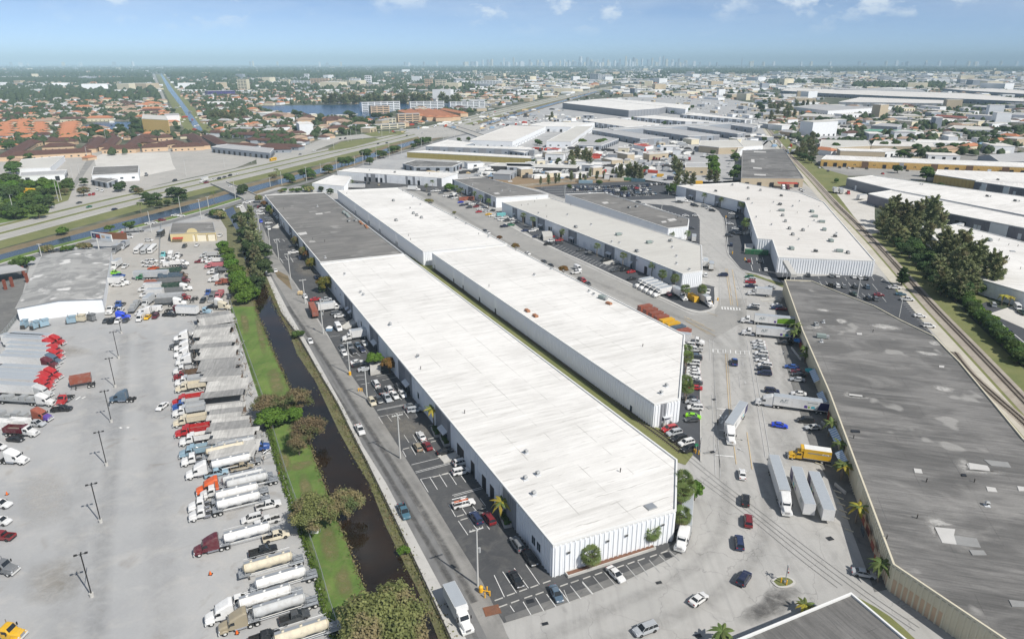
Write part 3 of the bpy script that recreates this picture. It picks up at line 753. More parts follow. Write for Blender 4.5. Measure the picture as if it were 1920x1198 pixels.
# warehouses
_panel={}
def panel_mesh(h,ribs,mat,L=2.4):
 key=(round(h,1),ribs,mat)
 if key not in _panel:
  b=MB();b.box(.015,L-.015,-.22,.0,0,h-.1)
  if ribs:
   for c in(L*.25,L*.75):
    zt0,zt1=h-.95,h-.3
    vs=[]
    for z_,y1 in((.0,.2),(zt0,.2),(zt1,.003)):
     vs+=[(c-.22,.001,z_),(c+.22,.001,z_),(c+.12,y1,z_),(c-.12,y1,z_)]
    b.add(vs,[(k+i,k+(i+1)%4,k+4+(i+1)%4,k+4+i)for k in(0,4)for i in range(4)])
  _panel[key]=b.mesh('wall_panel',[mat])
 return _panel[key]
def simple_mesh(name,mats,*boxes):
 b=MB()
 for q in boxes:b.box(*q[:6],q[6]if len(q)>6 else 0)
 return b.mesh(name,mats)
MESH={}
def memo(key,fn):
 if key not in MESH:MESH[key]=fn()
 return MESH[key]
def vent_mesh():
 b=MB();b.bar((0,0,0),(0,0,.55),.22,0,8);b.box(-.42,.42,-.42,.42,.55,.95,0);b.frustum((-.48,.48,-.48,.48),(-.2,.2,-.2,.2),.95,1.15,0)
 b.box(-.6,.6,-.6,.6,0,.12,1);b.box(-.3,.3,.425,.435,.6,.9,2);b.box(-.3,.3,-.435,-.425,.6,.9,2)
 return b.mesh('roof_vent',['hvac_grey','awning_white','black_plastic'])
def ac_mesh():
 b=MB();b.box(-1,1,-.7,.7,.25,1.35,0);b.bar((.35,0,1.35),(.35,0,1.45),.5,1,10);b.box(-.98,-.2,-.71,-.705,.4,1.2,1);b.box(-.98,.98,.705,.71,.4,1.2,1)
 for x in(-.85,.85):
  b.box(x-.06,x+.06,-.8,.8,0,.25,2)
 b.bar((-1,.3,.5),(-1.5,.3,.5),.09,0,6);b.bar((-1.5,.3,.5),(-1.5,.3,0),.09,0,6)
 return b.mesh('air_conditioner',['hvac_grey','black_plastic','steel_dark'])
def vt(kind):
 if kind=='m':return memo('vent',vent_mesh)
 if kind=='a':return memo('ac',ac_mesh)
 if kind=='p':return memo('pipe',lambda:MB().bar((0,0,0),(0,0,.9),.12,0,8).bar((0,0,.9),(.12,0,1.05),.17,0,8).mesh('vent_pipe',['steel_dark']))
 if kind=='h':return memo('hatch',lambda:simple_mesh('roof_hatch',['hvac_grey','galvanised'],(-1.2,1.2,-1.,1.,0,.22,0),(-1.1,1.1,-.9,.9,.22,.27,1)))
 if kind=='k':return memo('skylight',lambda:simple_mesh('skylight',['white_plastic','galvanised'],(-1.,1.,-.6,.6,0,.2,1),(-.92,.92,-.52,.52,.2,.34,0)))
 if kind=='s':return memo('rust_unit',lambda:simple_mesh('air_conditioner',['hvac_rust','steel_dark'],(-1.3,1.3,-.7,.7,.15,.8,0),(-1.1,1.1,-.5,.5,.8,.95,0),(-1.2,-1.05,-.7,.7,0,.15,1),(1.05,1.2,-.7,.7,0,.15,1)))
 if kind=='g':return memo('big_ac',lambda:simple_mesh('air_conditioner',['green_unit','hvac_grey','steel_dark'],(-1.9,1.2,-.9,.9,.3,1.5,0),(1.2,2.3,-.7,.7,.35,1.2,1),(-1.8,-1.6,-.9,.9,0,.3,2),(1.,1.2,-.9,.9,0,.3,2)))
VN={'m':'roof_vent','a':'air_conditioner','p':'vent_pipe','h':'roof_hatch','k':'skylight','s':'air_conditioner','g':'air_conditioner'}
flat('green_unit',(.26,.31,.29),.6)
bwall('coping_white',(.74,.74,.72),.1)
bwall('coping_grey',(.36,.36,.36),.2)
bwall('coping_dark',(.07,.075,.085),.2)
bwall('coping_tan',(.62,.57,.44),.2)
def awning_mesh(mat,w=2.6):
 b=MB()
 b.add([(0,0,.95),(w,0,.95),(w,1.4,.25),(0,1.4,.25),(0,0,.85),(w,0,.85),(w,1.4,.0),(0,1.4,.0)],[(0,3,2,1),(3,7,6,2),(0,4,7,3),(1,2,6,5),(4,5,6,7)])
 return b.mesh('awning',[mat])
BUILT=[]
def warehouse(label,z,pts,h,wall='wall_white',roof='roof_white',edges=None,vents=(),coping='coping_white',name='warehouse',par=.4,cat='warehouse',group=None,patches=()):
 P=[zp(z,*p,h)for p in pts]
 n=len(P)
 edges=edges or{}
 area=sum(P[i].x*P[(i+1)%n].y-P[(i+1)%n].x*P[i].y for i in range(n))
 if area<0:
  P=P[::-1];edges={(n-2-i)%n:v for i,v in edges.items()}
 k=max(range(n),key=lambda i:(P[(i+1)%n]-P[i]).length)
 d=P[(k+1)%n]-P[k];rz=math.atan2(d.y,d.x)
 c=sum(P,Vec())/n
 base=Vec((c.x,c.y,0));R=Matrix.Rotation(-rz,3,'Z')
 L=[R@(Vec((p.x,p.y,0))-base)for p in P]
 BUILT.append([(p.x,p.y)for p in P])
 t=thing(name,label,cat,base,rz,group)
 q=[(p.x,p.y)for p in L]
 b=MB();zr=h-par
 b.add([(x,y,zr)for x,y in q],[up(q,tr)for tr in tessellate_polygon([[Vec((x,y,0))for x,y in q]])])
 b.add([(x,y,zr-.3)for x,y in q]+[(x,y,zr)for x,y in q],[(i,(i+1)%n,n+(i+1)%n,n+i)for i in range(n)])
 RO=ob('roof',b.mesh('roof',[roof]),t)
 def inset(o):
  out=[]
  for i in range(n):
   a,b_,c_=L[i-1],L[i],L[(i+1)%n]
   d1=(b_-a).normalized();d2=(c_-b_).normalized()
   n1=Vec((-d1.y,d1.x,0));n2=Vec((-d2.y,d2.x,0))
   m_=(n1+n2);den=max(.35,1+n1.dot(n2))
   out.append(b_+m_/den*o)
  return out
 A,B=inset(-.06),inset(.34)
 b=MB()
 vs=[(p.x,p.y,zz)for zz,Lp in((h-.5,A),(h,A),(h,B),(zr-.05,B))for p in Lp]
 b.add(vs,[(s*n+i,s*n+(i+1)%n,(s+1)*n+(i+1)%n,(s+1)*n+i)for s in range(3)for i in range(n)])
 ob('coping',b.mesh('coping',[coping]),t)
 for i in range(n):
  a,b_=L[i],L[(i+1)%n];d=b_-a;ln=d.length
  ang=math.atan2(d.y,d.x)+math.pi
  spec=edges.get(i)
  if spec is None:
   w=MB();w.box(0,ln,-.25,-.003,0,h-.45)
   ob('wall',w.mesh('wall',[wall]),t,b_,ang);continue
  if isinstance(spec,str):
   w=MB();w.box(0,ln,-.25,-.003,0,h-.45)
   ob('wall',w.mesh('wall',[wall]),t,b_,ang)
   if 'r' in spec:
    w=MB();m_=max(2,int(ln/(1.2 if 'R' not in spec else 3.2)))
    for j in range(m_):
     x=(j+.5)*ln/m_
     w.frustum((x-.2,x+.2,.0,.38),(x-.16,x+.16,.0,.22),0,h-.5)
    o=ob('wall_ribs',w.mesh('wall_ribs',[wall]),t,b_,ang);o['kind']='stuff'
   j=0
   step=9.
   seq=[ch for ch in spec if ch in 'dogwe']
   if seq:
    m_=max(1,int(ln/step))
    for j in range(m_):
     ch=seq[j%len(seq)];x=(j+.5)*ln/m_
     if ch=='d':ob('dock_door',memo('dd',lambda:simple_mesh('dock_door',['door_white'],(-1.6,1.6,.38,.46,.2,3.9))),t,b_+Matrix.Rotation(ang,3,'Z')@Vec((x,0,0)),ang)
     if ch=='o':ob('dock_door',memo('do',lambda:simple_mesh('dock_door',['door_dark'],(-1.7,1.7,.38,.46,.1,4.))),t,b_+Matrix.Rotation(ang,3,'Z')@Vec((x,0,0)),ang)  # open bay: its unlit inside is a dark panel set on the wall
     if ch=='w':ob('window',memo('wi',lambda:simple_mesh('window',['glass_dark'],(-1.2,1.2,.02,.08,2.2,3.6))),t,b_+Matrix.Rotation(ang,3,'Z')@Vec((x,0,0)),ang)
     if ch=='g':ob('wall_panel',memo('gp%.1f'%h,lambda:simple_mesh('wall_panel',['wall_grey'],(-step*.48,step*.48,.0,.44,0,h-.55))),t,b_+Matrix.Rotation(ang,3,'Z')@Vec((x,0,0)),ang)
   continue
  m_=max(1,round(ln/2.4));pw=ln/m_
  typ=[spec[0]]*m_
  for it in spec[1:]:
   zz_,pa,pb,ty=it
   ta,tb=sorted(((R@(zp(zz_,*pp,h)-Vec((base.x,base.y,h)))-b_).dot((a-b_).normalized())/pw for pp in(pa,pb)))
   lo=max(0,int(round(ta)));hi=min(m_,max(lo+1,int(round(tb))))
   for j in range(lo,hi):typ[j]=ty if len(ty)==1 else ty[(j-lo)%len(ty)]
  sx=pw/2.4
  RT=Matrix.Rotation(ang,3,'Z')
  for j,ty in enu(typ):
   pos=b_+RT@Vec((j*pw,0,0))
   mat={'g':'wall_grey','G':'wall_grey','e':'wall_grey','a':'wall_grey'}.get(ty,wall)
   ribs=ty in 'wgrv'
   if ty=='x':continue
   o=ob('wall_panel',panel_mesh(h,ribs,mat),t,pos,ang);o.scale=(sx,1,1)
   if ty=='d':ob('dock_door',memo('ddp',lambda:simple_mesh('dock_door',['door_white'],(.15,2.25,.01,.1,.1,3.7))),t,pos,ang)
   if ty=='D':ob('dock_door',memo('ddh',lambda:simple_mesh('dock_door',['door_white'],(.1,2.3,.01,.1,1.1,4.))),t,pos,ang)
   if ty=='o':ob('dock_door',memo('dop',lambda:simple_mesh('dock_door',['door_dark'],(.05,2.35,.01,.1,.05,4.))),t,pos,ang)  # open doorway, the shade within it given as a flat dark panel
   if ty=='n':ob('window',memo('win',lambda:simple_mesh('window',['glass_dark','door_white'],(.5,1.1,.01,.07,2.4,4.4),(1.3,1.9,.01,.07,2.4,4.4))),t,pos,ang)
   if ty=='e':
    ob('entrance_door',memo('ent',lambda:simple_mesh('entrance_door',['glass_dark','door_white'],(.5,1.9,.01,.08,.02,2.4),(.4,2.,.01,.05,2.4,2.55,1))),t,pos,ang)
    ob('awning',memo('awn',lambda:awning_mesh('awning_white',2.3)),t,pos+RT@Vec((0,.05,2.7)),ang)
   if ty=='E':
    ob('entrance_door',memo('ent2',lambda:simple_mesh('entrance_door',['glass_dark'],(.7,1.7,.01,.06,.02,2.2))),t,pos,ang)
   if ty=='v':ob('louvre',memo('louvre',lambda:simple_mesh('louvre',['hvac_grey','black_plastic'],(.8,1.6,.43,.5,h-3.,h-2.4),(.84,1.56,.5,.51,h-2.9,h-2.72,1),(.84,1.56,.5,.51,h-2.68,h-2.5,1))),t,pos,ang)
 for it in vents:
  kd=it[2]if len(it)==3 else it[3];zz_=z if len(it)==3 else it[0]
  xy=it[:2]if len(it)==3 else it[1:3]
  p=R@(zp(zz_,*xy,zr)-Vec((base.x,base.y,zr)));
  ob(VN[kd],vt(kd),RO,(p.x,p.y,zr+.01),random.choice((0,math.pi/2,.2)))
 for(zz_,pl,mt)in patches:
  pl2=ccw([((R@(zp(zz_,*p,zr)-Vec((base.x,base.y,zr)))).xy[:])for p in pl])
  if mt=='patch_halo':ob('roof_stain',fade_mesh('roof_stain',pl2,zr+.006+.003*patches.index((zz_,pl,mt)),'stain_halo'),RO);continue
  b=MB();b.prism(pl2,zr+.004,zr+.08+.006*patches.index((zz_,pl,mt)));ob('roof_patch',b.mesh('roof_patch',[mt]),RO)
 t['_rz']=rz
 return t
flat('patch_light',(.52,.51,.49),.85,0,.15,.4)
flat('patch_grey',(.27,.27,.265),.85,0,.2,.6)
flat('patch_halo',(.34,.33,.31),.9,0,.25,.3)
W1=warehouse('long white-roofed warehouse with ribbed white walls, by the canal service road','S',[(600,494),(1037,1021),(1268,955),(1270,861),(760,477)],8.3,edges={
 0:['w',('S',(601,495),(640,541),'f'),('Z6',(592,810),(668,905),'ffvf'),('Z6',(668,905),(722,980),'gegeg'),('Z6',(735,990),(850,1135),'fdffdn'),('Y5',(440,115),(525,215),'geeg'),('Y5',(525,215),(710,440),'fvfdfwff'),('Y5',(710,440),(815,570),'geegg'),('Y5',(815,570),(1035,830),'wfffwfnf'),('Y5',(1045,850),(1195,1010),'geegg'),
 ('Y6',(515,0),(590,80),'woowoow'),('Y6',(590,80),(720,230),'wodwow'),('Y6',(730,245),(800,320),'wdowow'),('Y6',(800,320),(870,400),'ggeeg'),('Y6',(950,500),(1000,570),'nnw')],
 1:['w',('Y7',(240,540),(260,540),'v'),('Y7',(20,620),(30,620),'v'),('Y7',(345,520),(360,520),'v'),('Y7',(548,490),(560,490),'v')]},vents=[('Z6',665,780,'m'),('Z6',785,915,'m'),('Z6',805,935,'m'),('Z6',1005,1160,'m'),('Y5',632,140,'m'),('Y5',880,430,'m'),('Y5',905,540,'p'),('Y5',1300,935,'p'),
 ('Y6',922,150,'m'),('Y6',918,298,'m'),('Y6',988,272,'m'),('Y6',966,384,'m'),('Y7',480,452,'h'),('Y7',310,255,'p')])
W1b=warehouse('dark grey-roofed warehouse with weathered streaks, adjoining the far end of the canal-side white one','S',[(496,366),(600,491.5),(757,475.5),(608,361)],7.6,roof='roof_dark_mid',edges={
 0:['f',('V4',(300,80),(430,220),'f'),('V4',(430,220),(510,330),'gegeg'),('V4',(515,335),(600,430),'fofdf'),('V4',(665,510),(725,580),'geg'),('V4',(730,590),(860,750),'fdfofn'),('V4',(880,780),(990,900),'gedfg')]},
 vents=[('Z6',660,322,'g'),('Z6',680,335,'g'),('Z6',695,352,'g'),('Z6',695,385,'a'),('Z6',745,380,'a'),('Z6',780,388,'s'),('Z6',792,402,'s'),('Z6',822,418,'s'),('Z6',832,430,'s'),('Z6',425,518,'p'),('Z6',515,532,'p'),('Z6',518,655,'m'),('Z6',205,290,'p'),('Z6',460,270,'m')],
 patches=[('Z6',[(305,470),(375,460),(385,475),(330,485)],'patch_light'),('Z6',[(445,322),(495,318),(500,326),(450,330)],'patch_light'),('Z6',[(390,528),(430,522),(455,534),(400,542)],'patch_halo'),('Z6',[(510,312),(560,308),(565,315),(512,320)],'patch_halo')])
W2f=warehouse('white-roofed warehouse with a pale blue shaded side, farther half of the middle pair','S',[(633,357),(793,471),(806,470),(951,457),(747,352)],7.9,edges={0:['w',('Z6',(1000,460),(1010,470),'E'),('Z6',(700,240),(712,250),'E'),('Z6',(800,310),(812,320),'E'),('Z6',(880,370),(892,380),'E')],1:['w']},
 vents=[('Z6',1030,230,'a'),('Z6',1155,285,'m'),('Z6',1180,325,'a'),('Z6',1205,340,'a'),('Z6',1240,358,'a'),('Z6',1050,378,'a'),('Z6',1232,258,'m'),('Z6',1175,200,'m'),('Z6',1572,402,'m'),('Z6',1742,498,'m'),('Z6',1668,480,'p'),('Z6',1142,490,'p'),('Z6',1158,520,'p'),('Z6',680,175,'p'),('Z6',1098,155,'p'),('Z6',1500,360,'m')])
W2n=warehouse('white-roofed warehouse with a small canopied end-wall door, between spur track and street','S',[(810,474),(1227,757),(1275,747),(1284,627),(951,459)],7.9,edges={
 0:['w',('Z6',(1345,630),(1352,635),'E'),('Z6',(1475,720),(1482,725),'E'),('Z6',(1558,770),(1566,775),'E'),('Z6',(1690,860),(1698,865),'E'),('Z6',(1820,930),(1830,935),'E'),('Y8',(20,595),(30,605),'E')],
 1:['w',('Y8',(215,700),(300,685),'gegg')],2:['w']},vents=[('Z7',115,1055,'s'),('Z7',175,1093,'s'),('Z7',725,1000,'s'),('Z7',680,962,'g'),('Z7',168,785,'m'),('Z7',578,908,'m'),('Z7',612,930,'m'),('Z7',295,738,'m'),('Z7',28,600,'p'),('Y8',238,632,'m'),('Y8',278,578,'m'),('Z6',1745,870,'p'),('Y8',100,280,'p')])
W3a=warehouse('brown-grey roofed warehouse with white end wall, far part of the row facing the inner street','S',[(848,336),(930,370),(1028,364),(905,332)],7.8,roof='roof_dark_mid',edges={
 0:['f',('X8',(395,95),(440,115),'g'),('X8',(450,120),(570,180),'fofdn'),('X8',(575,185),(630,205),'geg'),('X8',(640,210),(805,265),'fofnfdf'),('X8',(808,265),(870,295),'geg'),('X8',(870,295),(955,322),'foffn')]},
 vents=[('X8',675,175,'m'),('X8',1030,245,'m'),('X8',1125,245,'m'),('X8',640,98,'p'),('X8',880,230,'p')],patches=[('X8',[(930,270),(985,265),(1010,280),(950,285)],'patch_light'),('X8',[(1100,128),(1150,122),(1160,135),(1110,138)],'patch_light')])
W3b=warehouse('cream-roofed warehouse with grey entrance bays under twin awnings, along the inner street','S',[(941,379),(1280,513),(1317,507),(1316,460),(1032,371)],7.8,roof='roof_cream',edges={
 0:['f',('Z7',(0,270),(28,283),'geg'),('Z7',(30,283),(175,340),'foofdf'),('Z7',(175,342),(232,365),'geeg'),('Z7',(235,365),(400,430),'fnofdf'),('Z7',(400,432),(465,457),'geeg'),('Z7',(470,460),(670,540),'fdffddf'),('Z7',(672,540),(750,572),'geeg'),('Z7',(752,572),(870,618),'fddf'),('Z7',(872,618),(910,635),'ge'),('Z7',(912,636),(1090,705),'fvfdof'),('Z7',(1175,740),(1225,755),'geg'),('Z7',(1090,705),(1170,738),'w'),('Z7',(1230,755),(1280,772),'w')],
 1:['w'],2:['w']},vents=[('Z7',198,322,'m'),('Z7',415,335,'m'),('Z7',592,408,'m'),('Z7',478,428,'a'),('Z7',800,485,'g'),('Z7',1030,545,'g'),('Z7',1185,532,'a'),('Z7',748,538,'m'),('Z7',805,545,'m'),('Z7',935,610,'a'),('Z7',1232,645,'m'),('Z7',1232,700,'m'),('Z7',1200,578,'m'),('Z7',1328,745,'m'),('Z7',260,350,'p'),('Z7',70,265,'p'),('Z7',120,258,'p'),('Z7',170,235,'p'),('Z7',185,215,'p'),('Z7',255,270,'p'),('Z7',440,262,'p')])
W3c=warehouse('brown-grey roofed warehouse with pale ribbed side, behind the cream-roofed row','S',[(1060,364),(1253,428),(1290,424),(1292,410),(1133,361)],7.8,roof='roof_dark_mid',edges={0:['w',('Z7',(635,262),(640,264),'E'),('Z7',(822,340),(828,342),'E'),('Z7',(910,368),(916,370),'E'),('Z7',(1012,400),(1018,402),'E')],1:['w'],2:['w']},
 vents=[('Z7',878,282,'a'),('Z7',932,275,'a'),('Z7',838,222,'p'),('Z7',852,226,'p'),('Z7',1265,390,'p'),('Z7',1240,352,'p')],patches=[('Z7',[(668,238),(712,234),(725,244),(690,250)],'patch_light'),('Z7',[(1160,365),(1215,358),(1235,372),(1180,380)],'patch_light'),('Z7',[(1115,382),(1150,378),(1160,388),(1125,392)],'patch_light')])
W4=warehouse('broad white-roofed warehouse crowded with rooftop units, beside the railway','S',[(1269,348),(1397,379),(1420,447),(1448,449),(1459,482),(1641,489),(1545,379),(1500,361),(1386,342)],8.2,roof='roof_white_old',edges={
 0:['f',('Z7',(1295,130),(1378,150),'geeg'),('Z7',(1520,180),(1560,192),'geg'),('Z7',(1685,225),(1745,240),'geeg')],1:['f',('X7',(690,100),(760,300),'fofdnf')],2:['w'],3:['w'],4:['w']},
 vents=[('Z7',1350,112,'a'),('Z7',1525,158,'a'),('Z7',1570,95,'a'),('Z7',1650,112,'a'),('Z7',1768,135,'a'),('Z7',1860,152,'a'),('Z7',1770,218,'a'),('Z7',1798,250,'m'),('Z7',1828,352,'m')]+
 [('Z8',x,y,kd)for x,y,kd in((85,20,'a'),(185,30,'m'),(100,65,'g'),(110,102,'a'),(218,80,'p'),(328,72,'g'),(348,110,'g'),(130,145,'a'),(345,140,'m'),(400,150,'g'),(380,35,'p'),(160,200,'a'),(262,212,'a'),(300,185,'p'),(420,208,'g'),(185,245,'a'),(230,280,'m'),(500,258,'a'),(512,235,'m'),(470,292,'g'),(175,350,'g'),(355,370,'a'),(530,370,'g'),(598,382,'a'),(25,170,'m'),(15,70,'p'))]+
 [('Z4',x,y,kd)for x,y,kd in((98,1072,'a'),(235,1112,'m'),(92,1135,'a'),(185,1150,'m'),(40,1120,'m'))])
W5=warehouse('huge dark flat-roofed warehouse with cream and peach ribbed walls and a curved back edge','S',[(1471,524),(1505,620),(1555,735),(1608,878),(1675,1057),(1882,1196),(2040,1303),(2330,1180),(2130,1015),(1990,880),(1920,822),(1862,752),(1800,678),(1775,653),(1753,630),(1690,600),(1640,573),(1580,550),(1522,526)],6.4,wall='wall_cream',roof='roof_dark',coping='coping_tan',
 edges={0:['w'],1:['w',('X1',(105,165),(130,230),'fbf')],2:['w',('X1',(360,860),(480,1150),'wffwfof')],3:['w',('X2',(440,60),(600,330),'wffwof')],4:['w'],5:['w']},
 vents=[('X1',200,125,'a'),('X1',255,100,'m'),('X1',245,215,'g'),('X1',240,245,'m'),('X1',480,965,'p'),('X2',1300,405,'m'),('X2',1225,265,'p'),('X2',705,600,'p'),('X2',885,480,'p'),('X2',940,265,'p'),('X1',625,172,'p')],
 patches=[('X2',[(990,532),(1112,545),(1105,580),(1122,636),(1035,625)],'patch_light'),('X2',[(1105,582),(1240,600),(1265,655),(1122,638)],'patch_grey'),('X2',[(930,475),(1010,470),(1060,500),(1110,520),(990,528),(1000,590),(960,560)],'patch_halo'),
 ('X2',[(1180,155),(1300,170),(1320,200),(1195,188)],'patch_light'),('X2',[(1110,135),(1175,130),(1178,185),(1200,196),(1330,205),(1400,205),(1390,220),(1180,215),(1130,180)],'patch_halo'),('X2',[(1280,132),(1425,148),(1445,180),(1325,168)],'patch_grey'),
 ('X2',[(1295,292),(1350,300),(1362,325),(1305,320)],'patch_light'),('X2',[(1480,290),(1560,300),(1570,320),(1490,318)],'patch_light'),('X2',[(865,185),(910,190),(918,215),(872,210)],'patch_light'),('X2',[(1430,965),(1520,975),(1560,1010),(1450,1005)],'patch_grey'),('X2',[(1195,670),(1280,672),(1300,700),(1215,700)],'patch_grey'),
 ('X1',[(445,632),(545,645),(548,655),(448,645)],'patch_light'),('X1',[(410,622),(440,618),(440,650),(550,660),(600,655),(590,672),(420,655)],'patch_halo'),('X1',[(1120,422),(1160,425),(1158,437),(1120,434)],'patch_light'),('X1',[(502,178),(542,180),(545,192),(506,190)],'patch_light'),('X1',[(1340,1150),(1480,1172),(1500,1198),(1350,1198)],'patch_light'),
 ('X1',[(600,120),(660,105),(780,125),(850,150),(820,158),(700,150),(640,140)],'patch_halo'),('X1',[(345,75),(400,70),(440,95),(400,110),(360,98)],'patch_halo'),('X1',[(950,310),(1080,325),(1140,345),(1060,350),(960,330)],'patch_halo'),('X1',[(120,125),(180,118),(260,130),(230,145),(130,150)],'patch_halo'),('X1',[(1040,240),(1100,238),(1155,265),(1100,275),(1050,260)],'patch_halo'),('X1',[(1070,570),(1180,580),(1240,610),(1180,625),(1090,600)],'patch_halo'),
 ('X1',[(205,-5),(300,5),(290,20),(210,12)],'patch_halo'),('X1',[(460,905),(525,908),(530,925),(465,922)],'door_dark'),('X2',[(1148,218),(1175,220),(1180,234),(1152,232)],'door_dark')])
def along(z,pts,h=.0):return[zp(z,*p,h)for p in pts]
def wpiece(t,name,zz,pa,pb,h,z0,z1,out,mat,thick=.08):
 A=zp(zz,*pa,h);B=zp(zz,*pb,h);d=B-A;ln=d.length
 nrm=Vec((d.y,-d.x,0)).normalized()
 if nrm.dot(Vec((0,0,0))-Vec((A.x,A.y,0)))<0:nrm=-nrm
 a2=A+nrm*out;b2=B+nrm*out
 mw_=Matrix.Translation(t.location)@Matrix.Rotation(t.rotation_euler.z,4,'Z');inv=mw_.inverted()
 a2=inv@Vec((a2.x,a2.y,0));b2=inv@Vec((b2.x,b2.y,0));d=b2-a2
 ang=math.atan2(d.y,d.x)
 b=MB();b.box(0,d.length,-thick/2,thick/2,z0,z1)
 return ob(name,b.mesh(name,[mat]),t,(a2.x,a2.y,0),ang)
def hawn(t,zz,pa,pb,h,z0,z1,depth,mat,mat2='awning_white'):
 A=zp(zz,*pa,h);B=zp(zz,*pb,h);d=B-A
 nrm=Vec((d.y,-d.x,0)).normalized()
 if nrm.dot(-Vec((A.x,A.y,0)))<0:nrm=-nrm
 inv=(Matrix.Translation(t.location)@Matrix.Rotation(t.rotation_euler.z,4,'Z')).inverted()
 q=[A+nrm*.46,B+nrm*.46,B+nrm*(.46+depth),A+nrm*(.46+depth)]
 vs=[]
 n=7
 b=MB()
 for i in range(n):
  f0,f1=i/n,(i+.62)/n
  for s,(u,v)in enu(((f0,f1),)):
   a0=q[0].lerp(q[1],u);a1=q[0].lerp(q[1],v);c0=q[3].lerp(q[2],u);c1=q[3].lerp(q[2],v)
   P4=[inv@Vec((p.x,p.y,zz_))for p,zz_ in((a0,z1),(a1,z1),(c1,z0),(c0,z0))]
   b.add([tuple(p)for p in P4],[(0,1,2,3)],0)
   g0=q[0].lerp(q[1],v);g1=q[0].lerp(q[1],(i+1)/n);k0=q[3].lerp(q[2],v);k1=q[3].lerp(q[2],(i+1)/n)
   P4=[inv@Vec((p.x,p.y,zz_))for p,zz_ in((g0,z1+.03),(g1,z1+.03),(k1,z0+.03),(k0,z0+.03))]
   b.add([tuple(p)for p in P4],[(0,1,2,3)],1)
 return ob('awning',b.mesh('awning',[mat,mat2]),t)
wpiece(W5,'painted_band','S',(1679,1060),(1880,1194),6.4,.05,3.3,.012,'wall_peach',.02)
wpiece(W5,'painted_band','X2',(560,280),(738,740),6.4,.05,2.6,.012,'wall_peach',.02)
for pa,pb in(((165,475),(205,560)),((225,640),(262,720)),((320,900),(375,1010)),((375,1075),(420,1160))):
 hawn(W5,'X1',(pa[0]+42,pa[1]-70),(pb[0]+42,pb[1]-70),6.4,3.4,4.6,1.6,'awning_blue')
for x,y in((590,510),(620,575),(650,665),(670,750)):
 wpiece(W5,'brick_panel','X2',(x-5,y-130),(x+14,y-85),6.4,1.8,3.4,.47,'brick_red',.05)
wpiece(W5,'window','X2',(588,440),(606,485),6.4,1.4,3.,.49,'glass_dark',.05)
for pa,pb in(((1505,620),(1509,630)),((1553,730),(1557,742)),((1560,750),(1563,760))):
 wpiece(W5,'brick_panel','S',pa,pb,6.4,.1,3.,.47,'brick_red',.05)
W6=warehouse('dark flat roof with pale parapet at the bottom edge of the view, near the crossing','S',[(1300,1231),(1596,1110),(1800,1281),(1520,1440)],6.6,wall='wall_bluegrey',roof='roof_dark',coping='coping_white')
W0=warehouse('white ribbed warehouse with grey striped loading bays, at the far end of the inner street','S',[(632,321),(828,334),(858,325),(664,315)],7.6,edges={0:['w',('Z2',(795,900),(868,905),'ggogog'),('Z2',(880,905),(945,910),'wowo'),('Z2',(945,910),(970,912),'g'),('Z2',(1130,915),(1200,920),'gdogg'),('Z2',(1210,920),(1230,920),'o'),('Z2',(1370,930),(1390,932),'g')],1:['f']},
 vents=[('Z2',1040,895,'a'),('Z2',1300,905,'m'),('Z2',850,880,'m')])
W0b=warehouse('low white ribbed wing with plain pale roof, next to the canal-side trees','S',[(585,344),(645,349),(658,331),(626,328)],6.5,edges={0:['w'],1:['w']})
ch=thing('conveyor_chute','pale covered chute on white trestle legs spanning the gap between warehouses','chute',at(1476,524))
o0=at(1476,524)
A=at(1472,494,6.2);B=at(1488,520,5.2)
b=MB();d=(B-A);nn=Vec((d.y,-d.x,0)).normalized()*1.3
b.add([tuple(p-o0)for p in(A-nn,A+nn,B+nn,B-nn)]+[tuple(p-o0+Vec((0,0,1.6)))for p in(A-nn,A+nn,B+nn,B-nn)],[(4,5,6,7),(0,1,5,4),(1,2,6,5),(2,3,7,6),(3,0,4,7),(3,2,1,0)])
ob('duct',b.mesh('duct',['concrete_light']),ch)
for f_ in(.15,.55,.95):
 p=A.lerp(B,f_)-o0
 for s in(-1,1):
  b=MB();b.bar((p.x+s*1.1,p.y,0),(p.x+s*.7,p.y,p.z),.12,0,6);ob('leg',b.mesh('leg',['white_plastic']),ch)
# buildings right of the railway
R1a=warehouse('white-roofed grey-walled warehouse across the tracks, back half of a pair','S',[(1588,334),(1672,355),(2060,430),(2060,388),(1637,329)],8,wall='wall_midgrey',edges={0:['g',('Z4',(700,950),(715,955),'d')]},vents=[('Z4',1140,985,'m'),('Z4',1155,988,'m'),('Z4',1640,1075,'a'),('Z4',1665,1078,'m'),('Z4',1850,1110,'a'),('Z4',1880,1112,'m')])
R1b=warehouse('white-roofed grey-walled warehouse with white bays and dock doors, behind the pines','S',[(1628,363),(1650,369),(1760,396),(1920,427),(2060,452),(2060,434),(1672,356.5)],7.6,wall='wall_midgrey',
 edges={0:['w'],1:['w'],2:['w',('V7',(930,340),(1020,365),'f'),('V7',(1100,380),(1200,400),'ofo'),('V7',(1235,410),(1360,430),'ddfd'),('V7',(1450,440),(1620,480),'f'),('V7',(1700,500),(1760,515),'dd')]},vents=[])
for pa,pb in(((930,335),(1015,355)),((1453,442),(1630,478))):
 wpiece(R1b,'wall_panel','V7',pa,pb,7.6,.05,6.9,.46,'wall_white',.06)
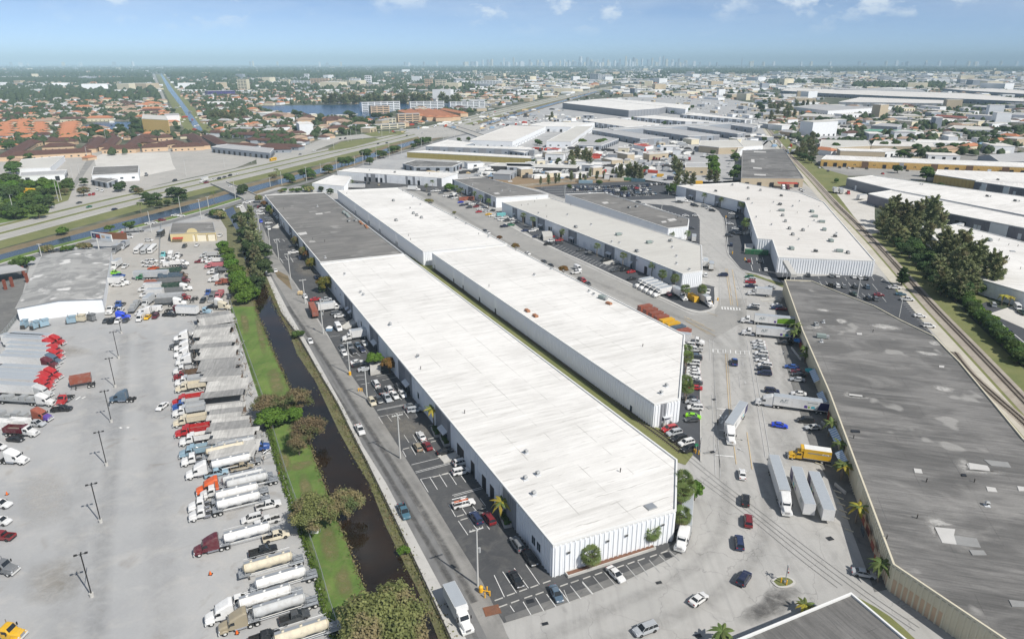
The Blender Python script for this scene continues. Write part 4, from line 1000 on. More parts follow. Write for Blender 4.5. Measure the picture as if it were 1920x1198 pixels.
R2=warehouse('low white-roofed warehouse partly hidden behind feathery pines','S',[(1728,424),(1835,522),(1920,547),(2060,590),(2060,490),(1795,421)],7.,wall='wall_white',edges={0:['f'],1:['f']},
 vents=[('V7',x,y,kd)for x,y,kd in((1430,635,'g'),(1360,598,'p'),(1525,632,'p'),(1620,678,'p'),(1660,738,'h'),(1710,690,'p'),(1735,910,'p'),(1555,985,'h'),(1625,820,'p'),(1525,738,'p'))])
R3=warehouse('long yellow ribbed warehouse with brown bays and white roof, back one of two','S',[(1540,298.5),(1930,314),(2080,321),(2080,311),(1549,291)],7.2,wall='wall_yellow',edges={0:'roowdwo',1:'r',4:'r'})
for x0_,x1_ in((705,755),(1225,1275),(1488,1540),(1757,1810)):
 wpiece(R3,'wall_panel','Z4',(x0_,795+(x0_-400)*.039),(x1_,795+(x1_-400)*.039),7.2,.05,6.6,.46,'wall_brown',.1)
wpiece(R3,'wall_panel','Z4',(985,818),(1020,819),7.2,.05,6.6,.46,'wall_grey',.1)
R4=warehouse('yellow ribbed warehouse with white roof, nearer one of two','S',[(1753,327),(1831,338.5),(2080,350),(2080,330),(1758,318)],7.4,wall='wall_yellow',edges={0:'rR',4:'rR'})
R5=warehouse('grey warehouse with white painted bays, beside the yellow one','S',[(1828,340),(1920,353),(2060,373),(2060,352),(1842,336)],7.2,wall='wall_midgrey',edges={0:['w',('Z4',(1600,965),(1640,968),'d'),('Z4',(1840,1000),(1860,1005),'d')]},vents=[('Z4',1720,952,'a')])
for x0_,x1_ in((1605,1645),(1770,1815)):
 wpiece(R5,'wall_panel','Z4',(x0_,962+(x0_-1550)*.14),(x1_,962+(x1_-1550)*.14),7.2,.05,6.6,.46,'wall_white',.1)
K1=warehouse('dark-roofed tan warehouse with an orange-red canopy over its loading bay','S',[(1392,282),(1390,333),(1507,334),(1469,279)],8,wall='wall_tan',roof='roof_dark',coping='coping_grey',edges={1:'o'},
 patches=[('Z3',[(1810,735),(1900,738),(1905,745),(1812,742)],'patch_light'),('Z3',[(1805,855),(1870,860),(1872,868),(1806,864)],'patch_light'),('Z3',[(1812,905),(1900,908),(1902,918),(1814,914)],'patch_light'),('Z3',[(1790,795),(1815,797),(1817,820),(1792,818)],'patch_light')])
hawn(K1,'Z4',(70,935),(220,938),8,4.2,4.8,6.,'awning_red','awning_red')
# west side: shed, garage, sheds
def gable(label,z,eave,hE,hR,wall,roof,name='shed',cat='shed'):
 P=[zp(z,*p,hE)for p in eave]
 c=sum(P,Vec())/4;base=Vec((c.x,c.y,0));d=P[3]-P[0];rz=math.atan2(d.y,d.x)
 R=Matrix.Rotation(-rz,3,'Z');L=[R@(Vec((p.x,p.y,0))-base)for p in P]
 BUILT.append([(p.x,p.y)for p in P])
 t=thing(name,label,cat,base,rz)
 rf,rb=(L[0]+L[1])/2,(L[3]+L[2])/2
 for(a,b_)in((0,1),(1,2),(2,3),(3,0)):
  w=MB();p,q=L[a],L[b_]
  w.add([(p.x,p.y,0),(q.x,q.y,0),(q.x,q.y,hE),(p.x,p.y,hE)],[(0,1,2,3)])
  if a in(0,2):
   m_=(p+q)/2;w.add([(p.x,p.y,hE),(q.x,q.y,hE),(m_.x,m_.y,hR)],[(0,1,2)])
  ob('wall',w.mesh('wall',[wall]),t)
 ov=.5
 for s0,s1 in((0,3),(1,2)):
  w=MB();p,q=L[s0],L[s1]
  dl=(q-p).normalized()*ov;sd=(p-rf);sd.z=0;sd=sd.normalized()*ov
  slope=(hR-hE)/max((p-rf).length,1)
  A_=p-dl+sd;B_=q+dl+sd;C_=rb+dl;D_=rf-dl
  vs=[(A_.x,A_.y,hE-slope*ov),(B_.x,B_.y,hE-slope*ov),(C_.x,C_.y,hR),(D_.x,D_.y,hR)]
  w.add(vs+[(x,y,zz+.14)for x,y,zz in vs],[(4,5,6,7),(3,2,1,0),(0,1,5,4),(1,2,6,5),(2,3,7,6),(3,0,4,7)])
  ob('roof',w.mesh('roof',[roof]),t)
 return t,L
SH,_L=gable('big pale shed with a weathered grey tin roof patched in white','S',[(31,578),(191,560),(208,467),(80,481)],6.,7.4,'wall_white','roof_tin','warehouse_shed','warehouse')
o=MB();
flat('door_cream',(.80,.74,.58),.6)
GA=warehouse('cream garage with a rounded gable, three roller doors and a red awning','S',[(318,437),(404,434.5),(400,417),(322,417.5)],5.6,wall='wall_garage',roof='roof_dark_mid',coping='coping_grey',name='garage',cat='garage')
A_,B_=zp('S',318,437,5.6),zp('S',404,434.5,5.6)
for pa,pb in(((347,436),(364,435.6)),(((368.5),435.5),(385,435)),((388.5,435),(402,434.6))):
 wpiece(GA,'door_frame','S',(pa[0]-.8,pa[1]),(pb[0]+.8,pb[1]),5.6,.05,4.15,.02,'wall_brown',.1)
 wpiece(GA,'roller_door','S',pa,pb,5.6,.05,3.85,.06,'door_cream',.12)
hawn(GA,'S',(323,437),(343,436.5),5.6,2.3,3.1,1.5,'awning_red','awning_red')
inv=(Matrix.Translation(GA.location)@Matrix.Rotation(GA.rotation_euler.z,4,'Z')).inverted()
u=(B_-A_).normalized();C_=zp('S',360,435.8,5.6)
b=MB();ring=[]
for yy in(.05,-.35):
 nv=Vec((u.y,-u.x,0))*yy
 pts_=[C_+u*x+nv+Vec((0,0,zz))for x,zz in[(-4.2,-.3)]+[(-4.2+1.*q,0)for q in(0,1)]+[(-3.*math.cos(math.pi*q/10),2.4*math.sin(math.pi*q/10))for q in range(11)]+[(4.2,0),(4.2,-.3)]]
 ring.append([tuple(inv@p)for p in pts_])
b.rings(ring,0)
ob('pediment',b.mesh('pediment',['wall_garage']),GA)
cp=thing('canopy','open canopy with flat grey roof on dark red columns, beside the pale shed','canopy',at(25,520))
o0=at(25,520);PL=[at(x,y,5.2)-o0 for x,y in((-40,519),(50,505),(30,496),(-40,505))]
b=MB();b.prism(ccw([(p.x,p.y)for p in PL]),4.8,5.2);ob('roof',b.mesh('roof',['roof_grey']),cp)
for x,y in((11,543),(24,538),(52,530),(-30,546),(45,517)):
 p=at(x,y)-o0;b=MB();b.box(p.x-.5,p.x+.5,p.y-.5,p.y+.5,0,4.8);ob('column',b.mesh('column',['brick_red']),cp)
SHED=[((366,592),(430,582)),((368,612),(438,606)),((372,632),(446,626)),((376,654),(447,648)),((380,674),(452,668)),((384,694),(456,690)),((386,716),(466,708)),((392,760),(462,752)),((398,786),(472,778)),((402,808),(482,800)),((404,828),(492,822))]
for i,(pa,pb)in enu(SHED):
 A_,B_=at(*pa,3.2),at(*pb,3.2);u=B_-A_;ln=u.length;c=(A_+B_)/2
 nx=SHED[min(i+1,10)];dp=((at(*nx[0],3.2)+at(*nx[1],3.2))/2-c).length*.97 if i<10 else 9.
 if i==6:dp*=.72
 c=c-Vec((-u.y,u.x,0)).normalized()*dp/2
 t=tag(ob('storage_shed',None,None,(c.x,c.y,0),math.atan2(u.y,u.x)),'','shed','old sheds beside the lawn')
 t['label']='old low shed with patched corrugated roof, %s from the road end of the shed row'%('first second third fourth fifth sixth seventh eighth ninth tenth eleventh'.split()[i])
 rr=random.Random(i)
 for j in range(3):
  y0=-dp/2+j*dp/3+.02;tilt=rr.uniform(-.12,.12)
  b=MB();z0=3.+rr.uniform(-.15,.15);e0,e1=rr.uniform(-.9,.9),rr.uniform(-.9,.9)
  vs=[(-ln/2+e0,y0,z0),(ln/2+e1,y0,z0+tilt),(ln/2+e1,y0+dp/3-.05,z0+.16+tilt),(-ln/2+e0,y0+dp/3-.05,z0+.16)]
  b.add(vs+[(x,y,zz+.1)for x,y,zz in vs],[(4,5,6,7),(3,2,1,0),(0,1,5,4),(1,2,6,5),(2,3,7,6),(3,0,4,7)])
  ob('roof_sheet',b.mesh('roof_sheet',[rr.choice(('roof_shed','roof_shed_pale','roof_shed_pale'))]),t)
 for s in(-1,1):
  for yy in(-dp/2+.3,dp/2-.4):
   b=MB();b.bar((s*(ln/2-.4),yy,0),(s*(ln/2-.4),yy,2.9),.1,0,5);ob('post',b.mesh('post',['wood_pole']),t)
 b=MB();b.box(-ln/2+.5,ln/2-.5,dp/2-.6,dp/2-.5,0,2.7);ob('wall',b.mesh('wall',['wall_brown']),t)
 b=MB()
 for q in range(44):
  s=rr.choice((-1,1));x=s*(ln/2+rr.uniform(-1.5,1.9));y=rr.uniform(-dp/2,dp/2)
  a_=rr.uniform(0,3.1);l_=rr.uniform(.6,2.2)
  b.bar((x,y,rr.uniform(.2,1.4)),(x+l_*math.cos(a_),y+l_*math.sin(a_),rr.uniform(.1,2.2)),rr.uniform(.05,.14),rr.choice((0,0,1,2)),4)
 o=ob('stored_scrap',b.mesh('stored_scrap',['concrete_light','wood_pole','galvanised']),t);o['kind']='stuff'
# vehicles: one of each kind, then copies that share its meshes
def wheel_mesh(r,w,rim='rim',n=14,name='wheel'):
 b=MB();R=[]
 for y,rr in((-w/2,r*.55),(-w/2,r*.92),(-w/2+.04,r),(w/2-.04,r),(w/2,r*.92),(w/2,r*.55)):
  R.append([(rr*math.cos(2*math.pi*i/n),y,rr*math.sin(2*math.pi*i/n))for i in range(n)])
 b.rings(R,0,cap=0)
 for s in(-1,1):
  y=s*(w/2-.03)
  b.add([(r*.56*math.cos(2*math.pi*i/n),y,r*.56*math.sin(2*math.pi*i/n))for i in range(n)],[tuple(range(n))],1)
  b.bar((0,y-.02,0),(0,y+s*.05,0),r*.2,1,6)
 return b.mesh(name,['tyre',rim])
WH={'car':wheel_mesh(.33,.23),'suv':wheel_mesh(.38,.26),'truck':wheel_mesh(.5,.3,'hub_white'),'dual':wheel_mesh(.5,.62,'hub_white'),'dark':wheel_mesh(.33,.23,'chassis')}
def hull(st,w,zb,m=0,b=None):
 R=[]
 for x,zt,f,z0 in st:
  ww=w*f;zm=z0+(zt-z0)*.55
  R.append([(x,-ww*.9,z0),(x,-ww,z0+.08),(x,-ww,zm),(x,-ww*.91,zt-.02),(x,-ww*.6,zt+.015),(x,ww*.6,zt+.015),(x,ww*.91,zt-.02),(x,ww,zm),(x,ww,z0+.08),(x,ww*.9,z0)])
 b=b or MB();b.rings(R,m);return b
def glasshouse(b0,t0,z0,z1,w0,w1,inset=.0):
 q={'windscreen':[(b0[1],-w0,z0),(b0[1],w0,z0),(t0[1],w1,z1),(t0[1],-w1,z1)],'rear_window':[(b0[0],w0,z0),(b0[0],-w0,z0),(t0[0],-w1,z1),(t0[0],w1,z1)],
 'side_window':[(b0[0],-w0,z0),(b0[1],-w0,z0),(t0[1],-w1,z1),(t0[0],-w1,z1)],'side_window_':[(b0[1],w0,z0),(b0[0],w0,z0),(t0[0],w1,z1),(t0[1],w1,z1)]}
 return q
def car_proto(kind):
 if kind=='sedan':
  Lh,w,H,zb=2.38,.91,1.44,.95;st=[(-2.38,.80,.84,.38),(-2.28,.96,.93,.26),(-1.7,1.02,1,.2),(-.2,.97,1,.18),(1.,.95,1,.18),(1.9,.80,.97,.2),(2.26,.66,.88,.25),(2.38,.52,.76,.34)]
  b0,t0=(-1.72,1.12),(-1.02,.28);wx=1.42
 elif kind=='hatch':
  Lh,w,H,zb=2.12,.90,1.50,.98;st=[(-2.12,.85,.86,.4),(-2.02,1.02,.94,.28),(-1.2,1.03,1,.2),(0,1.,1,.18),(1.,.98,1,.18),(1.7,.84,.97,.2),(2.02,.70,.9,.26),(2.12,.55,.78,.34)]
  b0,t0=(-2.,1.15),(-1.55,.35);wx=1.28
 elif kind=='suv':
  Lh,w,H,zb=2.42,.97,1.76,1.12;st=[(-2.42,.95,.88,.45),(-2.34,1.12,.95,.33),(-1.2,1.14,1,.26),(0,1.12,1,.25),(1.05,1.10,1,.25),(1.95,1.,.97,.27),(2.32,.85,.92,.32),(2.42,.66,.84,.4)]
  b0,t0=(-2.33,1.25),(-2.02,.5);wx=1.45
 elif kind=='minivan':
  Lh,w,H,zb=2.55,.98,1.80,1.08;st=[(-2.55,.95,.9,.42),(-2.48,1.08,.96,.3),(-1.2,1.1,1,.24),(0,1.08,1,.22),(1.3,1.02,1,.22),(2.1,.86,.96,.25),(2.46,.7,.9,.3),(2.55,.55,.8,.36)]
  b0,t0=(-2.47,1.75),(-2.25,.75);wx=1.52
 B=hull(st,w,0)
 w0,w1=w*.895,w*.70
 B.frustum((t0[0]-.04,t0[1]+.04,-w1-.03,w1+.03),(t0[0]+.18,t0[1]-.12,-w1*.86,w1*.86),H-.07,H)
 for s in(-1,1):
  for xb,xt in((b0[1],t0[1]),(b0[0],t0[0])):
   B.bar((xb,s*w0,zb),(xt,s*w1,H-.05),.055,0,4,.045,0)
  for f_ in((.48,)if kind in('sedan','hatch')else(.36,.66)):
   xm=b0[0]+(b0[1]-b0[0])*f_;xm2=t0[0]+(t0[1]-t0[0])*f_
   B.bar((xm,s*(w0+.005),zb),(xm2,s*(w1+.012),H-.05),.045,0,4,.04,0)
  B.box(b0[1]-.32,b0[1]-.12,s*(w+.06)-.07,s*(w+.06)+.07,zb-.02,zb+.14)
 if kind in('suv','minivan'):
  for s in(-1,1):B.bar((t0[0]+.2,s*w1*.9,H+.03),(t0[1]-.2,s*w1*.9,H+.03),.025,1,4)
 for s in(-1,1):
  B.box(-Lh+.5,Lh-.5,s*w-.02,s*w+.012,.2,.34,1)
  for x in(-wx,wx):B.bar((x,s*(w-.16),.36),(x,s*(w+.008),.36),.40 if kind in('suv',)else.37,1,12)
 gq=glasshouse((b0[0],b0[1]),t0,zb,H-.06,w0,w1)
 return dict(L=Lh,w=w,H=H,body=B,glass=gq,wx=wx,wy=w-.12,wr='suv' if kind in('suv','minivan')else 'car',lz=.72 if kind not in('suv','minivan')else.86,h=.75)
def pickup_proto():
 Lh,w,zb,H=2.85,.99,1.15,1.86
 B=hull([(-.75,1.14,1,.32),(.2,1.14,1,.3),(1.35,1.13,1,.3),(2.35,1.05,.98,.32),(2.75,.95,.94,.36),(2.85,.75,.88,.42)],w,0)
 B.box(-2.8,-.76,-w,-w+.09,.45,1.14);B.box(-2.8,-.76,w-.09,w,.45,1.14);B.box(-2.85,-2.78,-w,w,.5,1.12);B.box(-2.8,-.76,-w+.09,w-.09,.5,.66,1)
 B.box(-2.86,-2.8,-w*.95,w*.95,.4,.58,1)
 b0,t0=(-.72,1.4),(-.6,.62);w0,w1=w*.9,w*.74
 B.frustum((t0[0]-.03,t0[1]+.04,-w1-.03,w1+.03),(t0[0]+.1,t0[1]-.12,-w1*.86,w1*.86),H-.07,H)
 for s in(-1,1):
  for xb,xt in((b0[1],t0[1]),(b0[0],t0[0])):B.bar((xb,s*w0,zb),(xt,s*w1,H-.05),.06,0,4,.05,0)
  B.bar((.3,s*(w0+.005),zb),(.05,s*(w1+.01),H-.05),.05,0,4,.045,0)
  B.box(1.05,1.25,s*(w+.1)-.09,s*(w+.1)+.09,1.1,1.32,1)
  for x in(-1.85,1.85):B.bar((x,s*(w-.16),.4),(x,s*(w+.008),.4),.44,1,12)
 return dict(L=Lh,w=w,H=H,body=B,glass=glasshouse(b0,t0,zb,H-.06,w0,w1),wx=1.85,wy=w-.13,wr='suv',lz=.9,h=.85)
def van_proto():
 Lh,w,H,zb=2.85,1.,2.55,1.25
 B=hull([(-2.85,2.45,.95,.45),(-2.8,2.52,.98,.34),(-1,2.55,1,.3),(1.,2.52,1,.3),(1.35,2.35,.99,.3),(2.05,1.28,.98,.3),(2.65,1.02,.94,.34),(2.85,.72,.86,.42)],w,0)
 for s in(-1,1):
  for x in(-1.75,1.85):B.bar((x,s*(w-.16),.38),(x,s*(w+.008),.38),.41,1,12)
 g={'windscreen':[(2.03,-.82,1.36),(2.03,.82,1.36),(1.40,.78,2.3),(1.40,-.78,2.3)],'side_window':[(.75,-1.006,1.35),(1.75,-.996,1.35),(1.35,-1.,2.1),(.75,-1.006,2.1)],'side_window_':[(1.75,.996,1.35),(.75,1.006,1.35),(.75,1.006,2.1),(1.35,1.,2.1)],'rear_window':[(-2.87,.7,1.5),(-2.87,-.7,1.5),(-2.87,-.7,2.15),(-2.87,.7,2.15)]}
 return dict(L=Lh,w=w,H=H,body=B,glass=g,wx=1.8,wy=w-.13,wr='suv',lz=.85,h=1.2)
CARS={k_:car_proto(k_)for k_ in('sedan','hatch','suv','minivan')}
CARS['pickup']=pickup_proto();CARS['van']=van_proto()
for k_,c_ in CARS.items():
 c_['me_body']=c_['body'].mesh('body',['car_paint','black_plastic'])
 c_['me_glass']={n_:(lambda bb:(bb.add(q_,[(0,1,2,3)]),bb)[1])(MB()).mesh(n_.rstrip('_'),['car_glass'])for n_,q_ in c_['glass'].items()}
 bb=MB()
 for q_ in c_['glass'].values():bb.add(q_,[(0,1,2,3)])
 c_['me_win']=bb.mesh('window',['car_glass'])
 hl=MB();hl.box(-.05,.06,-.2,.2,-.09,.09);c_['me_head']=hl.mesh('headlight',['headlight'])
 tl=MB();tl.box(-.05,.05,-.17,.17,-.1,.12);c_['me_tail']=tl.mesh('taillight',['taillight'])
 b1=MB();b1.v,b1.f,b1.m=list(c_['body'].v),list(c_['body'].f),list(c_['body'].m)
 for q_ in c_['glass'].values():b1.add(q_,[(0,1,2,3)],2)
 for sx in(-1,1):
  for sy in(-1,1):b1.bar((sx*c_['wx'],sy*c_['wy']-.11,.34),(sx*c_['wx'],sy*c_['wy']+.11,.34),.34,3,8)
 c_['me_far']=b1.mesh('car',['car_paint','black_plastic','car_glass','tyre'])
NOUN={'sedan':'sedan','hatch':'hatchback','suv':'SUV','minivan':'minivan','pickup':'pickup','van':'cargo van','box_truck':'box truck','tractor':'sleeper-cab truck tractor','daycab':'day-cab truck tractor','trailer':'dry-van trailer','tanker':'bulk tank trailer','dump_truck':'dump truck','flatbed':'flatbed trailer','coach':'coach','chassis':'container chassis','dump_trailer':'open dump trailer','school_bus':'school bus','container':'shipping container'}
CAT={'hatch':'car','sedan':'car','suv':'SUV','minivan':'minivan','pickup':'pickup','van':'van','box_truck':'box truck','tractor':'truck tractor','daycab':'truck tractor','trailer':'trailer','tanker':'tank trailer','dump_truck':'dump truck','flatbed':'trailer','coach':'coach','chassis':'trailer','dump_trailer':'trailer','school_bus':'bus','container':'container'}
ONAME={'hatch':'hatchback','van':'cargo_van','tractor':'truck_tractor','daycab':'truck_tractor','tanker':'tank_trailer','flatbed':'flatbed_trailer','chassis':'container_chassis','container':'shipping_container'}
def one(name,fn,*mats):
 b=MB();fn(b);return b.mesh(name,list(mats))
PARTS={}
# truck tractors
def cab_rings(st,b):
 R=[]
 for x,zt,z0,w in st:
  R.append([(x,-w*.96,z0),(x,-w,z0+.1),(x,-w,zt-.35),(x,-w*.86,zt-.05),(x,-w*.6,zt),(x,w*.6,zt),(x,w*.86,zt-.05),(x,w,zt-.35),(x,w,z0+.1),(x,w*.96,z0)])
 b.rings(R,0)
SUBP={'windscreen':'cab','side_window':'cab','mirror':'cab','grille':'hood','headlight':'hood'}
def tractor_parts(sleeper):
 rear=-1.55 if sleeper else.15
 P=[]
 def cab(b):
  if sleeper:cab_rings([(1.98,2.05,.85,1.02),(1.5,2.95,.8,1.12),(.7,3.35,.8,1.18),(-.9,3.95,.8,1.2),(-1.5,3.9,.8,1.18),(-1.56,3.75,.85,1.14)],b)
  else:cab_rings([(1.98,2.05,.85,1.02),(1.5,2.88,.8,1.1),(.4,3.,.8,1.12),(.15,2.9,.85,1.08)],b)
 P.append(('cab',one('cab',cab,'truck_paint'),1))
 def hood(b):
  R=[]
  for x,zt,w in((2.,2.02,1.),(2.8,1.88,.92),(3.45,1.68,.82),(3.62,1.45,.72)):
   R.append([(x,-w,.75),(x,-w,zt-.3),(x,-w*.8,zt-.03),(x,-w*.4,zt),(x,w*.4,zt),(x,w*.8,zt-.03),(x,w,zt-.3),(x,w,.75)])
  b.rings(R,0)
  for s in(-1,1):
   b.rings([[(x,s*1.-.24,.75),(x,s*1.+.24,.75),(x,s*1.+.24,z_-.08),(x,s*1.+.14,z_),(x,s*1.-.24,z_)]for x,z_ in((1.95,.95),(2.2,1.18),(2.9,1.2),(3.4,1.05),(3.55,.85))],0)
 P.append(('hood',one('hood',hood,'truck_paint'),1))
 P.append(('windscreen',one('windscreen',lambda b:b.add([(1.955,-.86,2.14),(1.955,.86,2.14),(1.53,.84,2.86),(1.53,-.84,2.86)],[(0,1,2,3)]),'car_glass'),0))
 for s in(-1,1):
  P.append(('side_window',one('side_window',lambda b:b.add([(.75,s*1.19,1.85),(1.72,s*1.135,1.85),(1.42,s*1.13,2.5),(.75,s*1.185,2.55)]if sleeper else[(.5,s*1.122,1.85),(1.7,s*1.11,1.85),(1.42,s*1.11,2.45),(.5,s*1.122,2.5)],[(0,1,2,3)]),'car_glass'),0))
  P.append(('headlight',one('headlight',lambda b:b.box(3.42,3.6,s*.82-.17,s*.82+.17,1.,1.22),'headlight'),0))
  P.append(('fuel_tank',one('fuel_tank',lambda b:b.bar((-1.3 if sleeper else-1.,s*1.,.68),(.9 if sleeper else.4,s*1.,.68),.3,0,10),'chrome'),0))
  P.append(('exhaust_stack',one('exhaust_stack',lambda b:b.bar((rear-.12,s*.95,1.),(rear-.12,s*.95,3.7 if sleeper else 3.4),.085,0,7),'chrome'),0))
  P.append(('mirror',one('mirror',lambda b:b.box(1.6,1.75,s*1.36-.1,s*1.36+.1,1.9,2.55).bar((1.6,s*1.1,2.3),(1.66,s*1.36,2.3),.03,0,4),'black_plastic'),0))
 P.append(('grille',one('grille',lambda b:b.box(3.58,3.66,-.5,.5,.85,1.42),'chrome'),0))
 P.append(('bumper',one('bumper',lambda b:b.box(3.5,3.72,-1.15,1.15,.42,.8),'hub_white'),0))
 def ch(b):
  for s in(-1,1):b.box(-3.7,3.3,s*.42-.06,s*.42+.06,.75,1.)
  for x in(-3.5,-2.5,-1.7,0,2.2):b.box(x-.08,x+.08,-.4,.4,.78,.95)
  b.box(-2.,-1.75,-1.,1.,.5,.62);b.box(-3.25,-3.,-1.,1.,.5,.62);b.box(2.5,2.7,-1,1,.45,.6)
  b.box(-3.05,-1.95,-.45,.45,1.,1.12)
  for s in(-1,1):
   b.box(-3.75,-3.68,s*.95-.3,s*.95+.3,.25,.85)
 P.append(('chassis',one('chassis',ch,'chassis'),0))
 for s in(-1,1):
  P.append(('wheel',WH['truck'],0,(2.6,s*1.06,.5)))
  for x in(-1.88,-3.12):P.append(('wheel',WH['dual'],0,(x,s*.93,.5)))
 return P
PARTS['tractor']=tractor_parts(1);PARTS['daycab']=tractor_parts(0)
def under(b,L,ax):
 for s in(-1,1):
  b.box(-L/2+.3,L/2-.6,s*.5-.06,s*.5+.06,.98,1.18)
 for x in ax:b.box(x-.1,x+.1,-1.,1.,.44,.58)
 b.box(ax[0]-.7,ax[-1]+.7,-.56,.56,.7,.98)
 b.box(-L/2+.02,-L/2+.12,-1.1,1.1,.5,.62)
 for s in(-1,1):b.box(-L/2+.03,-L/2+.11,s*.7-.05,s*.7+.05,.6,1.)
def legs(P,x):
 for s in(-1,1):P.append(('landing_leg',one('landing_leg',lambda b:b.box(x-.08,x+.08,s*.75-.08,s*.75+.08,.12,1.1).box(x-.2,x+.2,s*.75-.2,s*.75+.2,.05,.12),'steel_dark'),0))
def duals(P,ax):
 for s in(-1,1):
  for x in ax:P.append(('wheel',WH['dual'],0,(x,s*.98,.5)))
def trailer_parts(L=16.15,graphic=None):
 P=[];h=L/2
 def bx(b):
  b.box(-h,h,-1.3,1.3,1.18,4.08)
  b.box(-h,h,-1.315,1.315,1.12,1.3,1);b.box(-h,h,-1.312,1.312,3.96,4.09,1)
  for s in(-1,1):
   for x in np.linspace(-h+.05,h-.05,3):b.box(x-.05,x+.05,s*1.3-.014,s*1.3+.014,1.2,4.,1)
 P.append(('cargo_box',one('cargo_box',bx,'truck_paint','hub_white'),1))
 def rf(b):
  b.box(-h+.06,h-.06,-1.24,1.24,4.08,4.11)
  for x in np.arange(-h+.9,h-.5,1.22):b.box(x-.03,x+.03,-1.24,1.24,4.11,4.125)
 P.append(('roof_skin',one('roof_skin',rf,'trailer_roof'),0))
 def rd(b):
  for s in(-1,1):b.box(-h-.03,-h-.002,s*.63-.6,s*.63+.6,1.35,3.95)
  for s in(-.3,.3,-.9,.9):b.bar((-h-.06,s,1.4),(-h-.06,s,3.9),.02,1,4)
 P.append(('rear_door',one('rear_door',rd,'hub_white','galvanised'),0))
 ax=(-h+2.4,-h+3.65)
 P.append(('underframe',one('underframe',lambda b:under(b,L,ax),'chassis'),0))
 legs(P,h-2.9);duals(P,ax)
 if graphic:
  for s in(-1,1):
   y=s*1.321
   def gq(m,pts):
    def f(b):
     q=[(x if s<0 else x,y,z_)for x,z_ in pts]
     b.add(q if s<0 else q[::-1],[tuple(range(len(q)))])
    return one('livery_print',f,m)
   if graphic=='navy':
    P.append(('livery_print',gq('navy_print',[(-h+.05,1.35),(-h+3.6,1.35),(-h+2.9,3.9),(-h+.05,3.9)]),0))
    P.append(('livery_print',gq('purple_print',[(-h+6.4,1.5),(-h+7.3,1.5),(-h+7.3,2.35),(-h+6.9,2.5),(-h+6.4,2.2)]),0))
    P.append(('livery_print',gq('lime_print',[(-h+5.7,1.55),(-h+6.2,1.55),(-h+6.2,2.2),(-h+5.7,2.2)]),0))
    P.append(('livery_print',gq('teal_print',[(-h+4.2,1.55),(-h+5.4,1.55),(-h+5.3,2.3),(-h+4.4,2.4)]),0))
    P.append(('livery_print',gq('grey_print',[(-h+3.6,3.3),(-h+6.5,3.3),(-h+6.5,3.5),(-h+3.6,3.5)]),0))
   else:
    P.append(('livery_print',gq('grass_print',[(-h+.4,1.35),(-h+7.4,1.35),(-h+7.4,3.2),(-h+5,3.7),(-h+.4,3.8)]),0))
    P.append(('livery_print',gq('purple_print',[(-h+7.7,1.5),(-h+8.6,1.5),(-h+8.6,2.3),(-h+7.7,2.3)]),0))
    P.append(('livery_print',gq('navy_print',[(-h+.05,3.),(-h+1.2,3.4),(-h+1.2,3.95),(-h+.05,3.95)]),0))
   def emb(b):
    x0=h-4.2
    for pts in([(0,2.5),(.35,2.5),(.75,3.4),(.5,3.4)],[(.55,3.4),(.8,3.4),(1.15,2.5),(.85,2.5)],[(1.25,2.5),(1.5,2.5),(1.75,3.5),(1.5,3.5)],[(1.5,3.5),(2.5,3.35),(2.5,3.2),(1.55,3.3)],[(1.4,3.),(2.2,2.95),(2.2,2.8),(1.4,2.85)],[(-.1,2.3),(2.4,2.3),(2.4,2.38),(-.1,2.38)]):
     q=[(x0+(x if s<0 else 2.4-x),y,z_)for x,z_ in pts]
     b.add(q,[(0,1,2,3)])
   P.append(('emblem',one('emblem',emb,'grey_print'),0))
 return P
PARTS['trailer']=trailer_parts();PARTS['trailer_navy']=trailer_parts(16.15,'navy');PARTS['trailer_grass']=trailer_parts(16.15,'grass');PARTS['trailer_short']=trailer_parts(9.)
